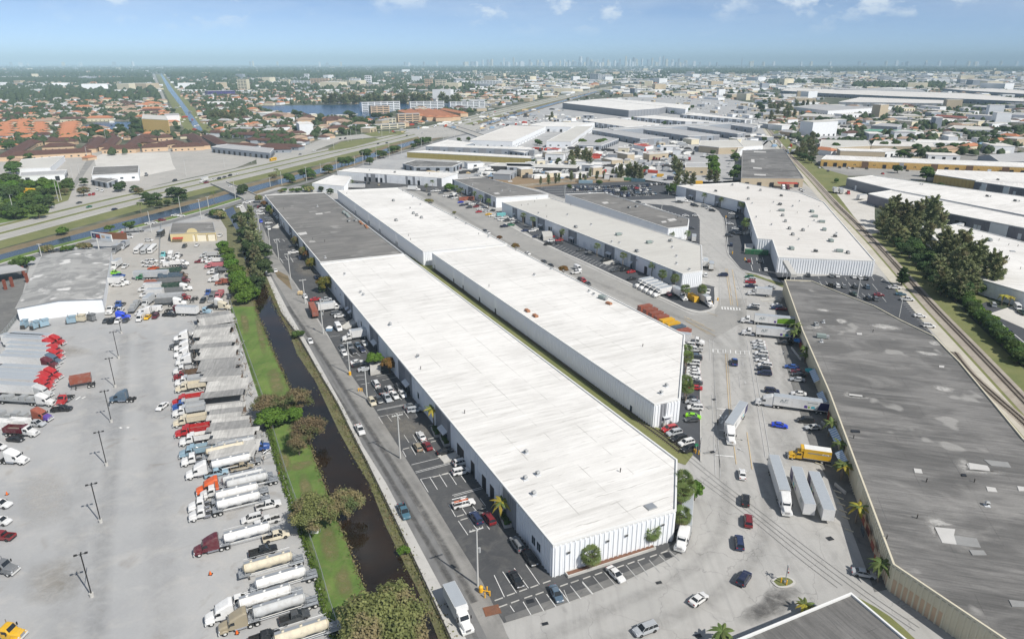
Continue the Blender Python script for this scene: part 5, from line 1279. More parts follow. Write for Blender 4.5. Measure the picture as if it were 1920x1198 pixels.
def tanker_parts():
 P=[];L=13.
 def tank(b):
  R=[];n=14
  xs=np.linspace(-4.4,5.6,34)
  for x in xs:
   e=min(1.,min(x+4.4,5.6-x)/.9);e=math.sqrt(max(.02,1-(1-e)**2))
   hop=.62*max(.0,math.cos((x-.6)/3.2*2*math.pi))**1.2+.05
   ring=[]
   for i in range(n):
    a=2*math.pi*i/n;y=1.2*e*math.sin(a);z_=math.cos(a)
    zz=2.55+1.15*e*z_ if z_>=0 else 2.55+(1.+hop)*e*z_
    if z_<0:y*=1-.55*(hop/.67)*abs(z_)**2
    ring.append((x,y,zz))
   R.append(ring)
  b.rings(R,0)
  for x in(-2.6,.6,3.8):b.bar((x,0,3.65),(x,0,3.85),.3,0,10)
  for x in(-4.,-1.,2.2,5.2):
   b.bar((x-.03,0,2.55),(x+.03,0,2.55),1.22,0,14)
 P.append(('tank',one('tank',tank,'dull_paint'),1))
 P[0][1].polygons.foreach_set('use_smooth',[1]*len(P[0][1].polygons))
 def fr(b):
  for s in(-1,1):
   b.box(-6.5,-3.6,s*.55-.07,s*.55+.07,.95,1.2);b.box(4.2,6.5,s*.55-.07,s*.55+.07,1.15,1.35)
   b.bar((-3.8,s*.95,1.1),(-4.3,s*1.,2.5),.07,0,5);b.bar((-5.8,s*.95,1.1),(-4.4,s*.8,2.7),.06,0,5);b.bar((5.4,s*.95,1.3),(5.,s*1.,2.4),.07,0,5);b.bar((6.3,s*.8,1.3),(5.5,s*.8,2.6),.05,0,5)
   b.bar((-3.8,s*1.05,1.1),(5.4,s*1.05,1.15),.06,0,5)
   b.box(-6.4,-3.6,s*1.05-.28,s*1.05+.28,1.06,1.12)
  b.box(4.4,6.5,-1.15,1.15,1.2,1.3);b.box(-6.5,-6.35,-1.15,1.15,.6,1.15);b.box(-6.3,-4.4,-.9,.9,1.12,1.2)
  for x in(-4.7,-5.9):b.box(x-.1,x+.1,-1,1,.42,.58)
  for x in(5.6,6.4):b.bar((x,-1.1,1.3),(x,-1.1,1.9),.03,0,4);b.bar((x,1.1,1.3),(x,1.1,1.9),.03,0,4)
 P.append(('frame',one('frame',fr,'galvanised'),0))
 P.append(('catwalk',one('catwalk',lambda b:b.box(-4,5.2,-.35,.35,3.72,3.76).bar((-4,-.4,4.3),(5.2,-.4,4.3),.025,0,4),'galvanised'),0))
 P.append(('discharge_pipe',one('discharge_pipe',lambda b:b.bar((-4.,.3,.85),(4.2,.3,.85),.09,0,6),'hub_white'),0))
 legs(P,4.6);duals(P,(-4.7,-5.9));return P
PARTS['tanker']=tanker_parts()
def dump_parts():
 P=[q for q in tractor_parts(0)if q[0]not in('chassis','exhaust_stack','fuel_tank','wheel')]
 off=1.
 P=[(q[0],q[1],q[2],(off,0,0))for q in P]
 def bed(b):
  b.frustum((-4.6,.7,-1.2,-1.1),(-4.7,.8,-1.28,-1.18),1.25,2.75);b.frustum((-4.6,.7,1.1,1.2),(-4.7,.8,1.18,1.28),1.25,2.75)
  b.box(-4.7,-4.6,-1.25,1.25,1.25,2.7);b.box(.7,.8,-1.25,1.25,1.25,3.1);b.box(.8,1.7,-1.2,1.2,3.02,3.1);b.box(-4.6,.7,-1.12,1.12,1.2,1.36)
  for s in(-1,1):
   for x in np.arange(-4.2,.7,.95):b.box(x-.07,x+.07,s*1.24-.07,s*1.24+.07,1.3,2.7)
 P.append(('dump_bed',one('dump_bed',bed,'truck_paint'),1))
 P.append(('bed_liner',one('bed_liner',lambda b:b.add([(-4.58,-1.1,1.75),(.68,-1.1,1.75),(.68,1.1,1.75),(-4.58,1.1,1.75),(-2,0,2.05)],[(0,1,4),(1,2,4),(2,3,4),(3,0,4)]),'soil_load'),0))
 def ch(b):
  for s in(-1,1):b.box(-4.5,4.2,s*.42-.06,s*.42+.06,.8,1.1)
  for x in(-1.4,-2.7,-3.9,3.6):b.box(x-.1,x+.1,-1,1,.45,.6)
  for s in(-1,1):b.bar((.2,s*1.,.72),(1.6,s*1.,.72),.27,0,8)
 P.append(('chassis',one('chassis',ch,'chassis'),0))
 for s in(-1,1):
  P.append(('wheel',WH['truck'],0,(3.6,s*1.06,.5)))
  for x in(-1.4,-2.7,-3.9):P.append(('wheel',WH['dual'],0,(x,s*.93,.5)))
 return P
PARTS['dump_truck']=dump_parts()
def boxtruck_parts(yellow=0):
 P=[q for q in tractor_parts(0)if q[0]in('cab','hood','windscreen','side_window','headlight','grille','bumper','mirror')]
 P=[(q[0],q[1],q[2],(1.55,0,-.12))for q in P]
 def bx(b):
  b.box(-5.2,1.55,-1.28,1.28,1.12,3.92);b.box(1.,2.3,-1.2,1.2,3.05,3.92)
  for s in(-1,1):b.box(-5.2,1.55,s*1.28-.015,s*1.28+.015,1.08,1.22,1)
 P.append(('cargo_box',one('cargo_box',bx,'truck_paint','galvanised'),1))
 P.append(('roof_skin',one('roof_skin',lambda b:b.box(-5.15,1.5,-1.22,1.22,3.92,3.95),'white_plastic' if yellow else 'trailer_roof'),0))
 P.append(('rear_door',one('rear_door',lambda b:[b.box(-5.24,-5.2,-1.15,1.15,1.25+.5*i,1.72+.5*i)for i in range(5)],'hub_white'),0))
 if yellow:
  for s in(-1,1):
   P.append(('livery_stripe',one('livery_stripe',lambda b:b.box(-5.1,.6,s*1.3-.008,s*1.3+.008,2.75,3.02),'grey_print'),0))
   P.append(('livery_print',one('livery_print',lambda b:b.box(-4.6,-3.,s*1.305-.008,s*1.305+.008,2.7,3.1),'white_plastic'),0))
   P.append(('livery_print',one('livery_print',lambda b:b.box(-4.4,-3.2,s*1.312-.006,s*1.312+.006,2.82,2.98),'navy_print'),0))
 def ch(b):
  for s in(-1,1):b.box(-5.1,4.8,s*.42-.06,s*.42+.06,.75,1.)
  b.box(-5.3,-5.2,-1.1,1.1,.5,.75);b.box(-3.3,-3.1,-1,1,.42,.55)
 P.append(('chassis',one('chassis',ch,'chassis'),0))
 for s in(-1,1):
  P.append(('wheel',WH['truck'],0,(4.15,s*1.04,.5)));P.append(('wheel',WH['dual'],0,(-3.2,s*.92,.5)))
 return P
PARTS['box_truck']=boxtruck_parts();PARTS['box_truck_yellow']=boxtruck_parts(1)
def flatbed_parts():
 P=[]
 P.append(('deck',one('deck',lambda b:b.box(-7,7,-1.28,1.28,1.25,1.4),'galvanised'),0))
 P.append(('headboard',one('headboard',lambda b:b.box(6.9,7.,-1.25,1.25,1.4,2.4),'galvanised'),0))
 P.append(('load',one('load',lambda b:[b.box(-6+2.4*i,-4.2+2.4*i,-1.,1.,1.4,1.4+hh)for i,hh in enu((1.,1.4,.6,1.5,1.1))],'hvac_grey'),0))
 P.append(('underframe',one('underframe',lambda b:under(b,14,(-4.6,-5.9)),'chassis'),0));legs(P,4.4);duals(P,(-4.6,-5.9));return P
PARTS['flatbed']=flatbed_parts()
def dumptrailer_parts():
 P=[]
 def bed(b):
  b.frustum((-5.4,5.4,-1.2,-1.1),(-5.6,5.6,-1.3,-1.2),1.3,2.9);b.frustum((-5.4,5.4,1.1,1.2),(-5.6,5.6,1.2,1.3),1.3,2.9)
  b.box(-5.6,-5.45,-1.28,1.28,1.3,2.9);b.box(5.45,5.6,-1.28,1.28,1.3,2.9);b.box(-5.4,5.4,-1.15,1.15,1.2,1.45)
  for s in(-1,1):
   for x in np.arange(-5,5.2,1.25):b.box(x-.06,x+.06,s*1.26-.06,s*1.26+.06,1.35,2.85)
 P.append(('dump_bed',one('dump_bed',bed,'dull_paint'),1))
 P.append(('load',one('load',lambda b:b.box(-5.4,5.4,-1.14,1.14,1.45,1.9),'soil_load'),0))
 P.append(('underframe',one('underframe',lambda b:under(b,11.4,(-3.6,-4.9)),'chassis'),0));legs(P,3.6);duals(P,(-3.6,-4.9));return P
PARTS['dump_trailer']=dumptrailer_parts()
def chassis_parts():
 P=[('frame',one('frame',lambda b:(under(b,7.4,(-1.9,-3.1)),b.box(-3.6,-3.45,-1.2,1.2,1.18,1.3),b.box(2.9,3.05,-1.2,1.2,1.18,1.3)),'chassis'),0)]
 legs(P,1.9);duals(P,(-1.9,-3.1));return P
PARTS['chassis']=chassis_parts()
def container_parts(L=6.06):
 h=L/2
 def bx(b):
  b.box(-h,h,-1.18,1.18,.05,2.55)
  n=int(L/.32)
  for s in(-1,1):
   for i in range(n):
    x=-h+.2+(L-.4)*i/n;b.frustum((x,x+.2,s*1.2-.03,s*1.2+.03),(x,x+.2,s*1.2-.03,s*1.2+.03),.2,2.45)
  for x in(-h,h):
   for s in(-1,1):b.box(x-.06,x+.06,s*1.18-.06,s*1.18+.06,0,2.6)
  for i in range(n):x=-h+.2+(L-.4)*i/n;b.box(x,x+.18,-1.1,1.1,2.55,2.585)
 P=[('box',one('box',bx,'dull_paint'),1)]
 def rd(b):
  for s in(-.3,.3,-.85,.85):b.bar((-h-.05,s,.2),(-h-.05,s,2.4),.025,0,4)
  b.box(-h-.03,-h,-1.1,1.1,1.25,1.3)
 P.append(('door_bar',one('door_bar',rd,'galvanised'),0));return P
PARTS['container']=container_parts();PARTS['container_long']=container_parts(12.19)
def coach_parts(L=11.5,school=0):
 h=L/2;P=[]
 def bd(b):
  R=[]
  for x,zt,f,z0 in((-h,3.05,.96,.6),(-h+.1,3.2,1,.4),(h-.9,3.2,1,.4),(h-.15,3.,.98,.4),(h,1.4,.94,.5)):
   w=1.26*f;R.append([(x,-w,z0),(x,-w,zt-.35),(x,-w*.85,zt-.04),(x,-w*.4,zt),(x,w*.4,zt),(x,w*.85,zt-.04),(x,w,zt-.35),(x,w,z0)])
  b.rings(R,0);b.box(-3.,-1.,-.8,.8,3.2,3.42,0);b.box(1.2,2.4,-.7,.7,3.2,3.4,0)
 P.append(('body',one('body',bd,'truck_paint'),1))
 for s in(-1,1):
  for i in range(7):
   x=-h+.8+i*(L-2.2)/7
   P.append(('window',one('window',lambda b:b.box(x,x+(L-2.2)/7-.2,s*1.262-.008,s*1.262+.008,1.7,2.6),'car_glass'),0))
  for x in(-h+2.6,h-2.5):P.append(('wheel',WH['truck'],0,(x,s*1.12,.5)))
 P.append(('windscreen',one('windscreen',lambda b:b.add([(h+.005,-1.,1.45),(h+.005,1.,1.45),(h-.14,1.,2.8),(h-.14,-1.,2.8)],[(0,1,2,3)]),'car_glass'),0))
 return P
PARTS['coach']=coach_parts();PARTS['school_bus']=coach_parts(10.5)
PARTS['equipment']=[('body',one('body',lambda b:b.box(-1.6,1.6,-.9,.9,.5,2.2).frustum((-1.5,.2,-.85,.85),(-1.9,.6,-1.1,1.1),2.2,3.2).box(.4,1.5,-.7,.7,2.2,2.9),'dull_paint'),1),
 ('frame',one('frame',lambda b:b.box(-2.2,2.2,-.8,-.6,.3,.5).box(-2.2,2.2,.6,.8,.3,.5).box(1.7,2.,-.8,.8,.3,1.6),'steel_dark'),0),('hopper',one('hopper',lambda b:b.bar((.9,0,2.9),(.9,0,3.7),.28,0,8).bar((1.9,.5,.5),(1.9,.5,2.6),.1,0,6),'galvanised'),0)]
HALF={'tractor':3.7,'daycab':3.7,'trailer':8.07,'trailer_short':4.5,'tanker':6.5,'dump_truck':4.7,'box_truck':5.25,'flatbed':7.,'coach':5.75,'school_bus':5.25,'chassis':3.7,'container':3.03,'container_long':6.1,'dump_trailer':5.6,'equipment':2.2}
CC={'white':(.72,.72,.71),'silver':(.42,.44,.46),'grey':(.17,.18,.19),'dark grey':(.06,.065,.07),'black':(.015,.016,.018),'red':(.42,.018,.022),'dark red':(.20,.012,.018),'maroon':(.11,.012,.022),'blue':(.02,.075,.28),'light blue':(.26,.38,.46),'dark blue':(.014,.028,.085),'navy':(.012,.018,.055),'bright blue':(.008,.05,.55),
 'cream':(.62,.56,.43),'tan':(.34,.29,.20),'yellow':(.72,.42,.015),'orange':(.62,.10,.015),'lime green':(.24,.62,.02),'green':(.03,.16,.07),'dark green':(.02,.06,.04),'teal blue':(.06,.14,.19),'slate blue':(.075,.12,.17),'purple':(.10,.05,.30),'rust red':(.30,.085,.05),'brown':(.12,.075,.045),'pale grey':(.50,.51,.51),'turquoise':(.16,.48,.50),'pink':(.5,.16,.18),'teal':(.02,.25,.25)}
VEH=[];LOTS={}
def lot(key,phrase,mark,mx,my,group,z='S'):
 LOTS[key]=dict(phrase=phrase,mark=mark,p=zp(z,mx,my),group=group)
def hd(h,z,x,y):
 if isinstance(h,(tuple,list)):
  d=zp(z,*h)-zp(z,x,y);return math.degrees(math.atan2(d.x,d.y))
 return h
def V(key,z,kind,col,x,y,h,variant=None,note=None,lod=None,base=None,nose=0):
 a=hd(h,z,x,y);f=az_vec(a);hh={'sedan':.6,'hatch':.6,'suv':.8,'minivan':.8,'pickup':.8,'van':1.2}.get(kind,1.7)
 vk=variant or kind
 if nose:p=zp(z,x,y,.0)-f*HALF.get(kind if vk not in HALF else vk,CARS[kind]['L']if kind in CARS else 3)
 else:
  p=zp(z,x,y,hh);p.z=0
 if base:p.z=base
 VEH.append(dict(lot=key,kind=kind,col=col,p=p,a=a,vk=vk,note=note,lod=lod));return p,a
def semi(key,z,x,y,h,col='white',tcol='white',tkind='trailer',tvar=None,cabk='tractor',th=None,tnote=None,note=None,gap=.0):
 a=hd(h,z,x,y);f=az_vec(a);p=zp(z,x,y)-f*3.7
 VEH.append(dict(lot=key,kind=cabk,col=col,p=p,a=a,vk=cabk,note=note,lod=None))
 ta=a if th is None else th;tf=az_vec(ta);kp=p-f*2.5
 half=HALF.get(tvar if tvar in HALF else tkind,8.07)
 q=kp-tf*(half-1.+gap)
 VEH.append(dict(lot=key,kind=tkind,col=tcol,p=q,a=ta,vk=tvar or tkind,note=tnote,lod=None));return q,ta
# where the vehicles stand
def rows(t):
 for r in t.split(';'):
  r=r.split(',');yield[*r[:2],*map(int,r[2:5]),*r[5:]]
lot('canal','in the lot along the canal-side warehouse wall','the corner utility pole',897,1098,'cars parked along the canal-side warehouse')
lot('front','in the stalls below the ribbed end wall','the corner utility pole',897,1098,'cars parked below the ribbed end wall')
lot('road','on the canal service road','the bottom of the road',870,1190,'vehicles on the service road')
lot('street','driving on the wide pale street','the railway crossing',1470,1085,'vehicles on the street')
lot('mid','in the stalls against the ribbed white warehouse beside the street','the spur track crossing',1300,865,'cars parked beside the street')
lot('cont','behind the white roof at the street bend','the street bend',1300,640,'containers behind the white roof')
lot('dock','at the cream wall of the huge dark-roofed warehouse','the railway crossing',1470,1085,'vehicles at the cream wall')
lot('inner','in the lot of the cream-roofed warehouse with grey bays','the street corner',1335,575,'vehicles along the inner street')
lot('innerst','along the inner street behind the white roofs','the street corner',1335,575,'vehicles on the inner street')
lot('north','in the lot beside the white warehouse crowded with rooftop units','the stepped white wall',1448,520,'cars by the unit-crowded warehouse')
lot('back','in the asphalt lot behind the curved dark roof','the pale covered chute',1475,520,'cars behind the curved roof')
lot('far','in the big crowded car park behind the third row','the ribbed white warehouse',1270,350,'cars in the crowded car park')
lot('yardw','in the row along the yard edge','the pale shed',100,610,'trucks along the yard edge')
lot('yardm','standing out in the middle of the truck yard','the pale shed',100,610,'vehicles in the middle of the yard')
lot('yarde','in the row facing out from the old low sheds','the pale shed',340,620,'trucks in front of the old sheds')
lot('tank','in the bulk-tanker row beside the lawn fence','the old sheds',420,830,'bulk tankers and pickups beside the lawn')
lot('shed','in the crowded upper yard beside the pale shed','the pale shed',130,600,'vehicles beside the pale shed')
lot('upper','in the crowded upper yard below the cream garage','the cream garage',360,460,'vehicles below the cream garage')
lot('canalrd','beside the road along the highway canal','the canal bridge',440,365,'vehicles along the canal road')
lot('hw','on the highway','the canal bridge',440,365,'vehicles on the highway')
lot('rlot','beyond the hedge across the tracks','the feathery pines',1800,520,'vehicles across the tracks')
lot('ind','among the industrial yards behind the park','the brown field',1000,340,'vehicles in the industrial yards')
lot('wind','among the small industrial plots across the highway','the vacant lot',250,310,'vehicles across the highway')
for k_,c_,x,y,h in rows("sedan,black,868,862,158;sedan,black,945,742,156;suv,grey,872,660,-24;suv,dark red,712,515,-26;suv,dark blue,640,512,-26;suv,white,555,250,68;suv,white,560,198,64;sedan,black,468,140,68;sedan,dark red,365,108,-26;hatch,tan,312,115,-24;sedan,white,330,55,-26"):
 V('canal','Y6',k_,c_,x,y,h)
V('canal','Y6','pickup','white',570,432,E_+3,note='with an orange ladder on its rack')
V('front','Y6','sedan','slate blue',1092,942,S_+8);V('front','Y7','sedan','white',285,832,S_-4)
for k_,c_,x,y,h in rows("sedan,white,905,1135,-26;suv,silver,852,900,72;sedan,grey,822,868,74;sedan,white,742,760,154;sedan,white,672,772,154;pickup,silver,602,792,154;sedan,dark grey,530,812,154;suv,cream,468,828,154;suv,white,622,715,-26;hatch,dark grey,708,698,154;sedan,black,538,735,-26;minivan,white,502,665,-26;sedan,silver,400,540,68;sedan,black,350,500,67;sedan,white,332,475,67;sedan,pale grey,400,305,154;sedan,navy,378,362,154;sedan,slate blue,340,322,154;sedan,black,300,378,154;suv,grey,270,330,154;sedan,white,215,390,154;sedan,grey,200,348,154;van,white,165,158,154;sedan,white,178,60,68;suv,grey,150,32,68"):
 V('canal','Y5',k_,c_,x,y,h)
V('canal','Y5','box_truck','white',320,232,W_+4)
for k_,c_,x,y,h in rows("sedan,red,742,940,64;pickup,silver,870,942,67;hatch,white,612,905,154;sedan,dark blue,552,425,154;pickup,white,465,352,64;sedan,navy,752,668,154"):
 V('canal','X4',k_,c_,x,y,h)
V('canal','X4','box_truck','white',925,1035,E_+2)
V('canal','Z6','chassis','grey',428,1060,N_+3)
V('canal','Z6','container','rust red',430,1050,N_+3,variant='container_long',base=1.3,note='on a chassis at the roadside')
for k_,c_,x,y,h in rows("sedan,white,375,500,64;suv,grey,385,440,64;sedan,grey,360,415,64;suv,bright blue,250,470,154;pickup,white,245,350,64;sedan,white,230,310,64;suv,dark red,240,240,64;sedan,dark grey,180,225,64;sedan,white,280,262,64;suv,white,100,145,74;pickup,white,25,168,69;pickup,white,375,585,154;sedan,black,770,875,64"):
 V('canal','V4',k_,c_,x,y,h)
V('road','Y2','sedan','white',1350,285,S_+2);V('road','Y2','pickup','white',1797,1078,S_);V('road','Y6','pickup','teal blue',232,476,S_+2);V('road','Y6','box_truck','white',540,1030,S_+1);V('road','X4','sedan','white',240,582,N_)
for k_,c_,x,y,h in rows("sedan,white,998,268,15;suv,black,1018,412,19;suv,dark red,1033,528,17;suv,dark blue,982,650,13;suv,navy,1008,852,38;sedan,white,752,972,52;suv,silver,452,1138,246"):
 V('street','Y7',k_,c_,x,y,h)
V('street','Y8','pickup','blue',788,392,RN,note='carrying a black rack')
V('street','Z7','suv','navy',1580,780,270)
semi('street','V5',1130,725,190,'white','white','trailer','trailer_navy',th=212,tnote='turning out of the lot')
for k_,c_,x,y,h in rows("suv,black,540,755,244;suv,white,500,668,246;suv,black,395,610,248;suv,silver,330,530,248;suv,red,262,472,248;hatch,dark grey,575,352,266;sedan,lime green,600,300,109;suv,white,625,175,277;sedan,silver,590,100,279;sedan,black,545,50,281"):
 V('mid','V5',k_,c_,x,y,h)
for k_,c_,x,y,h in rows("sedan,red,490,587,285;sedan,dark grey,495,548,285;sedan,white,485,522,285;suv,white,480,492,285;sedan,white,480,468,285;sedan,white,475,445,285;suv,white,478,398,285;suv,dark grey,495,362,285;sedan,slate blue,490,348,285;pickup,white,490,300,285;suv,white,445,265,285"):
 V('mid','Y8',k_,c_,x,y,h)
semi('mid','Y8',562,272,108,'white','white','trailer','trailer_short',cabk='daycab')
semi('mid','Y7',640,715,205,'white','pale grey','trailer',None,th=196,tnote='parked in shade beside the palms')
for i,c_ in enu(('rust red','rust red','rust red','rust red','yellow','yellow','slate blue','rust red')):
 V('cont','Z7','container',c_,996+i*41,1022+i*26,E_)
semi('dock','V1',120,300,RW+3,'white','white','trailer','trailer_navy',cabk='tractor')
V('dock','V1','box_truck','yellow',935,1060,RW+2,variant='box_truck_yellow')
for k_,c_,x,y,h in rows("suv,navy,380,98,105;sedan,bright blue,495,618,109;suv,black,880,535,279;sedan,pale grey,990,650,265;sedan,white,780,145,285"):
 V('dock','V1',k_,c_,x,y,h)
semi('dock','X2',112,478,RS-4,'white','white','trailer',None,tnote='parked with its grey roof towards the crossing')
V('dock','X2','trailer','white',200,330,RS-4,variant='trailer_navy',note='dropped between two grey-roofed trailers')
V('dock','X2','trailer','white',308,362,RS-4,variant='trailer_navy',note='standing in shade beside the lot edge')
V('dock','X2','sedan','silver',570,808,108)
for k_,c_,x,y,h in rows("sedan,white,968,246,285;sedan,white,975,268,285;sedan,silver,978,290,285;suv,white,990,328,285;sedan,grey,990,360,285;sedan,white,996,382,285;suv,white,1016,416,285;suv,black,1005,445,285;suv,navy,1012,476,285;sedan,blue,1215,430,285;sedan,maroon,1258,466,285;sedan,black,1270,490,285;sedan,silver,1258,526,285;pickup,black,1165,250,285"):
 V('dock','Y8',k_,c_,x,y,h)
for i,(x,y,tv,nt_)in enu(((155,540,None,None),(165,665,'trailer_navy',None))):
 semi('dock','X6',x-3,y+28,RW+1,'white','white','trailer','trailer_grass' if i==0 else 'trailer_navy',cabk='daycab')
V('dock','X6','box_truck','white',350,262,RW+2)
for k_,c_,x,y,h in rows("suv,white,260,130,285;suv,red,255,153,285;pickup,navy,265,198,285;sedan,silver,460,212,285;suv,white,295,400,285;sedan,dark grey,285,425,285;suv,dark blue,525,420,285;sedan,white,525,395,285;sedan,dark red,570,430,285;hatch,green,245,105,285"):
 V('dock','X6',k_,c_,x,y,h)
for k_,c_,x,y,h in rows("pickup,white,1468,905,200;suv,maroon,1170,925,164;sedan,black,895,810,244;sedan,red,890,758,244;suv,black,845,742,244;sedan,black,810,728,244;sedan,dark grey,770,748,244;suv,black,695,668,244;sedan,grey,575,612,244;sedan,dark grey,512,595,244;pickup,black,275,548,64;suv,dark grey,355,540,64;suv,red,352,520,244;suv,white,290,524,244;sedan,red,292,496,244;sedan,navy,180,495,244;suv,grey,205,492,244;sedan,white,150,452,244;suv,white,170,440,244;sedan,dark blue,95,450,244"):
 V('inner','Z7',k_,c_,x,y,h)
for x,y in((1290,970,),(1480,1015)):
 V('inner','Z7','box_truck','white',x-30,y-45,165)
for i in range(5):V('inner','Z7','box_truck','white',985+i*34,842+i*17,238)
V('inner','Z7','van','white',1220,885,S_-4)
V('inner','Z7','container','yellow',1358,945,165,note='low by the corner trucks')
for k_,c_,x,y,h in rows("pickup,navy,1060,665,64;suv,green,1140,650,64;suv,white,1180,610,244;sedan,white,1160,580,244;suv,dark grey,1085,600,244;suv,white,1025,590,244;suv,white,1070,560,244;suv,pale grey,985,565,244;sedan,white,908,545,244;sedan,yellow,868,525,244;sedan,red,752,495,244;sedan,white,762,464,244;sedan,silver,830,485,244;sedan,white,875,480,244;sedan,black,915,478,244;sedan,white,822,440,244;suv,white,742,392,244;suv,dark red,720,430,244;suv,dark grey,635,440,244;sedan,black,612,405,244;pickup,white,670,402,244;sedan,navy,555,415,244;sedan,bright blue,535,380,244;pickup,white,465,330,244;van,white,450,290,244;suv,black,415,315,244;sedan,white,355,305,244;sedan,grey,300,272,244;sedan,white,265,245,244;sedan,dark grey,320,250,244;sedan,white,205,248,244;suv,white,240,240,244;suv,dark blue,345,245,244;suv,dark grey,160,288,-26"):
 V('inner','X8',k_,c_,x,y,h)
V('inner','X8','container','rust red',605,332,E_+8,variant='container_long',note='by the far grey bays')
V('inner','X8','container','turquoise',1020,525,E_+8,note='small, among parked cars')
V('inner','Z2','box_truck','white',1185,1015,100);V('inner','Z2','trailer','white',745,1000,95)
for x,y,c_ in((758,975,'dark grey'),(815,975,'navy'),(845,972,'black'),(920,985,'tan')):V('inner','Z2','suv',c_,x,y,170)
for k_,c_,x,y,h in rows("van,white,492,728,154;pickup,white,480,760,64;sedan,black,515,812,164;suv,red,535,822,164;sedan,dark grey,570,846,164;sedan,white,118,620,154;sedan,dark grey,240,682,154;sedan,black,290,710,154"):
 V('innerst','Z7',k_,c_,x,y,h)
for k_,c_,x,y,h in rows("sedan,white,865,745,154;sedan,dark grey,830,722,154"):V('innerst','X8',k_,c_,x,y,h)
for k_,c_,x,y,h in rows("sedan,white,902,835,15;hatch,dark red,692,728,15;sedan,black,832,732,195;suv,navy,470,525,15;sedan,black,565,395,105;suv,dark grey,560,372,105;suv,black,485,378,105;sedan,white,455,265,105;sedan,navy,575,310,15;sedan,white,525,325,105;suv,navy,552,185,15;suv,dark grey,500,188,15;sedan,grey,448,185,15;sedan,white,480,138,105;suv,dark grey,445,412,105;sedan,grey,520,350,105"):
 V('north','X7',k_,c_,x,y,h)
V('north','X7','container','green',790,610,RE,variant='container_long',note='parked in front of the stepped wall')
for k_,c_,x,y,h in rows("sedan,white,1375,338,105;sedan,white,1300,338,105;sedan,dark grey,1340,430,100;suv,dark grey,1258,235,100;suv,white,1325,232,100;suv,dark grey,1375,262,110;suv,silver,1450,268,120;suv,dark grey,1500,298,120;sedan,black,945,236,100;suv,white,985,255,100;suv,navy,1360,255,110;sedan,white,1475,285,120;suv,white,1555,255,120;suv,white,1440,262,120"):
 V('north','Z7',k_,c_,x,y,h)
V('north','Z7','box_truck','white',1275,222,95)
V('north','Z7','box_truck','white',1448,690,RN,note='backed against the white end wall');V('north','Z7','box_truck','tan',1492,712,RN);V('north','Z7','box_truck','pale grey',1362,508,RN);V('north','Z7','suv','white',1450,780,RN)
for k_,c_,x,y,h in rows("suv,dark grey,300,540,15;suv,grey,475,546,15;sedan,white,518,548,15;sedan,white,642,556,15;suv,white,690,560,15;suv,black,732,565,15;pickup,black,470,618,15;suv,white,520,622,15;hatch,grey,568,628,15;suv,dark grey,652,628,15;suv,slate blue,742,630,15;sedan,dark green,638,682,-5;sedan,dark red,830,690,100;suv,black,752,715,15;suv,grey,805,718,15;pickup,white,948,635,99;sedan,teal blue,995,685,99;pickup,white,1042,722,99;sedan,white,1138,848,101;suv,white,1205,920,101"):
 V('back','Z8',k_,c_,x,y,h)
rr=random.Random(3)
cols=['black','dark grey','white','silver','dark blue','grey','navy','white','slate blue','black']
FARROWS=[((455,125),(560,122),8),((470,145),(640,138),11),((650,128),(800,118),10),((690,150),(900,140),13),((560,165),(760,165),12),((760,172),(1000,160),14),((820,190),(1070,172),15),((900,120),(1010,112),7),((1000,105),(1140,100),8),((905,148),(1030,142),8),((700,178),(740,178),3)]
for a_,b_,n_ in FARROWS:
 for i in range(n_):
  if rr.random()<.12:continue
  t_=i/(n_-1)
  V('far','Z7',rr.choice(('sedan','suv','suv','hatch','pickup')),rr.choice(cols),a_[0]+(b_[0]-a_[0])*t_,a_[1]+(b_[1]-a_[1])*t_,RN+rr.choice((0,180))-20,lod=2)
V('far','Z7','suv','red',935,132,60,lod=2)
for x,y,c_ in((552,82,'light blue'),(785,65,'cream'),(882,62,'green'),(945,70,'teal blue')):V('far','Z7','container',c_,x,y,95,variant='container_long')
NOSES=[(588,316,'red'),(512,328,'red'),(530,352,'red'),(572,405,'red'),(575,446,'red'),(556,490,'slate blue'),(526,524,'maroon'),(560,620,'red'),(508,658,'red'),(490,692,'red'),(480,726,'red'),(472,782,'pale grey')]
for x,y,c_ in NOSES:semi('yardw','Y1',x,y+6,97,c_,'white',th=97)
semi('yardw','Y1',495,866,97,'white','grey','flatbed')
V('yardw','Y1','tractor','purple',355,950,99,note='with a red sleeper');V('yardw','Y1','container','white',170,1010,97,base=.0);V('yardw','Y1','container','white',30,1020,97)
V('yardw','Y1','flatbed','grey',90,950,97)
V('yardw','Y1','dump_truck','white',190,1085,95,note='with a maroon bed');V('yardw','Y1','sedan','black',140,1165,98);V('yardw','Y1','pickup','silver',320,1025,95)
V('yardw','Y3','tractor','white',75,172,97);V('yardw','Y3','pickup','white',-5,435,97);V('yardw','Y3','suv','white',0,530,97);V('yardw','Y3','pickup','dark red',10,615,277);V('yardw','Y3','daycab','grey',-5,785,97);V('yardw','Y3','suv','white',-15,112,97)
V('yardw','Y3','daycab','yellow',20,1150,95)
V('yardm','Y1','daycab','red',575,795,175,note='towing a rust-red container')
V('yardm','Y1','chassis','grey',735,665,243);V('yardm','Y1','container','rust red',728,645,243,base=1.32,note='on a chassis behind the red tractor')
V('yardm','Y1','pickup','black',555,892,80);V('yardm','Y1','tractor','slate blue',1095,785,264);V('yardm','Y1','sedan','white',1458,872,188)
for x,y,c_,kd,nt_ in((122,282,'white','tractor',None),(82,358,'dark grey','daycab',None),(125,372,'white','tractor',None),(125,432,'white','tractor',None),(155,462,'white','daycab',None),(140,500,'white','tractor',None),(118,580,'white','daycab',None)):
 V('yarde','Y2',kd,c_,x+4,y+6,W_+6,nose=1)
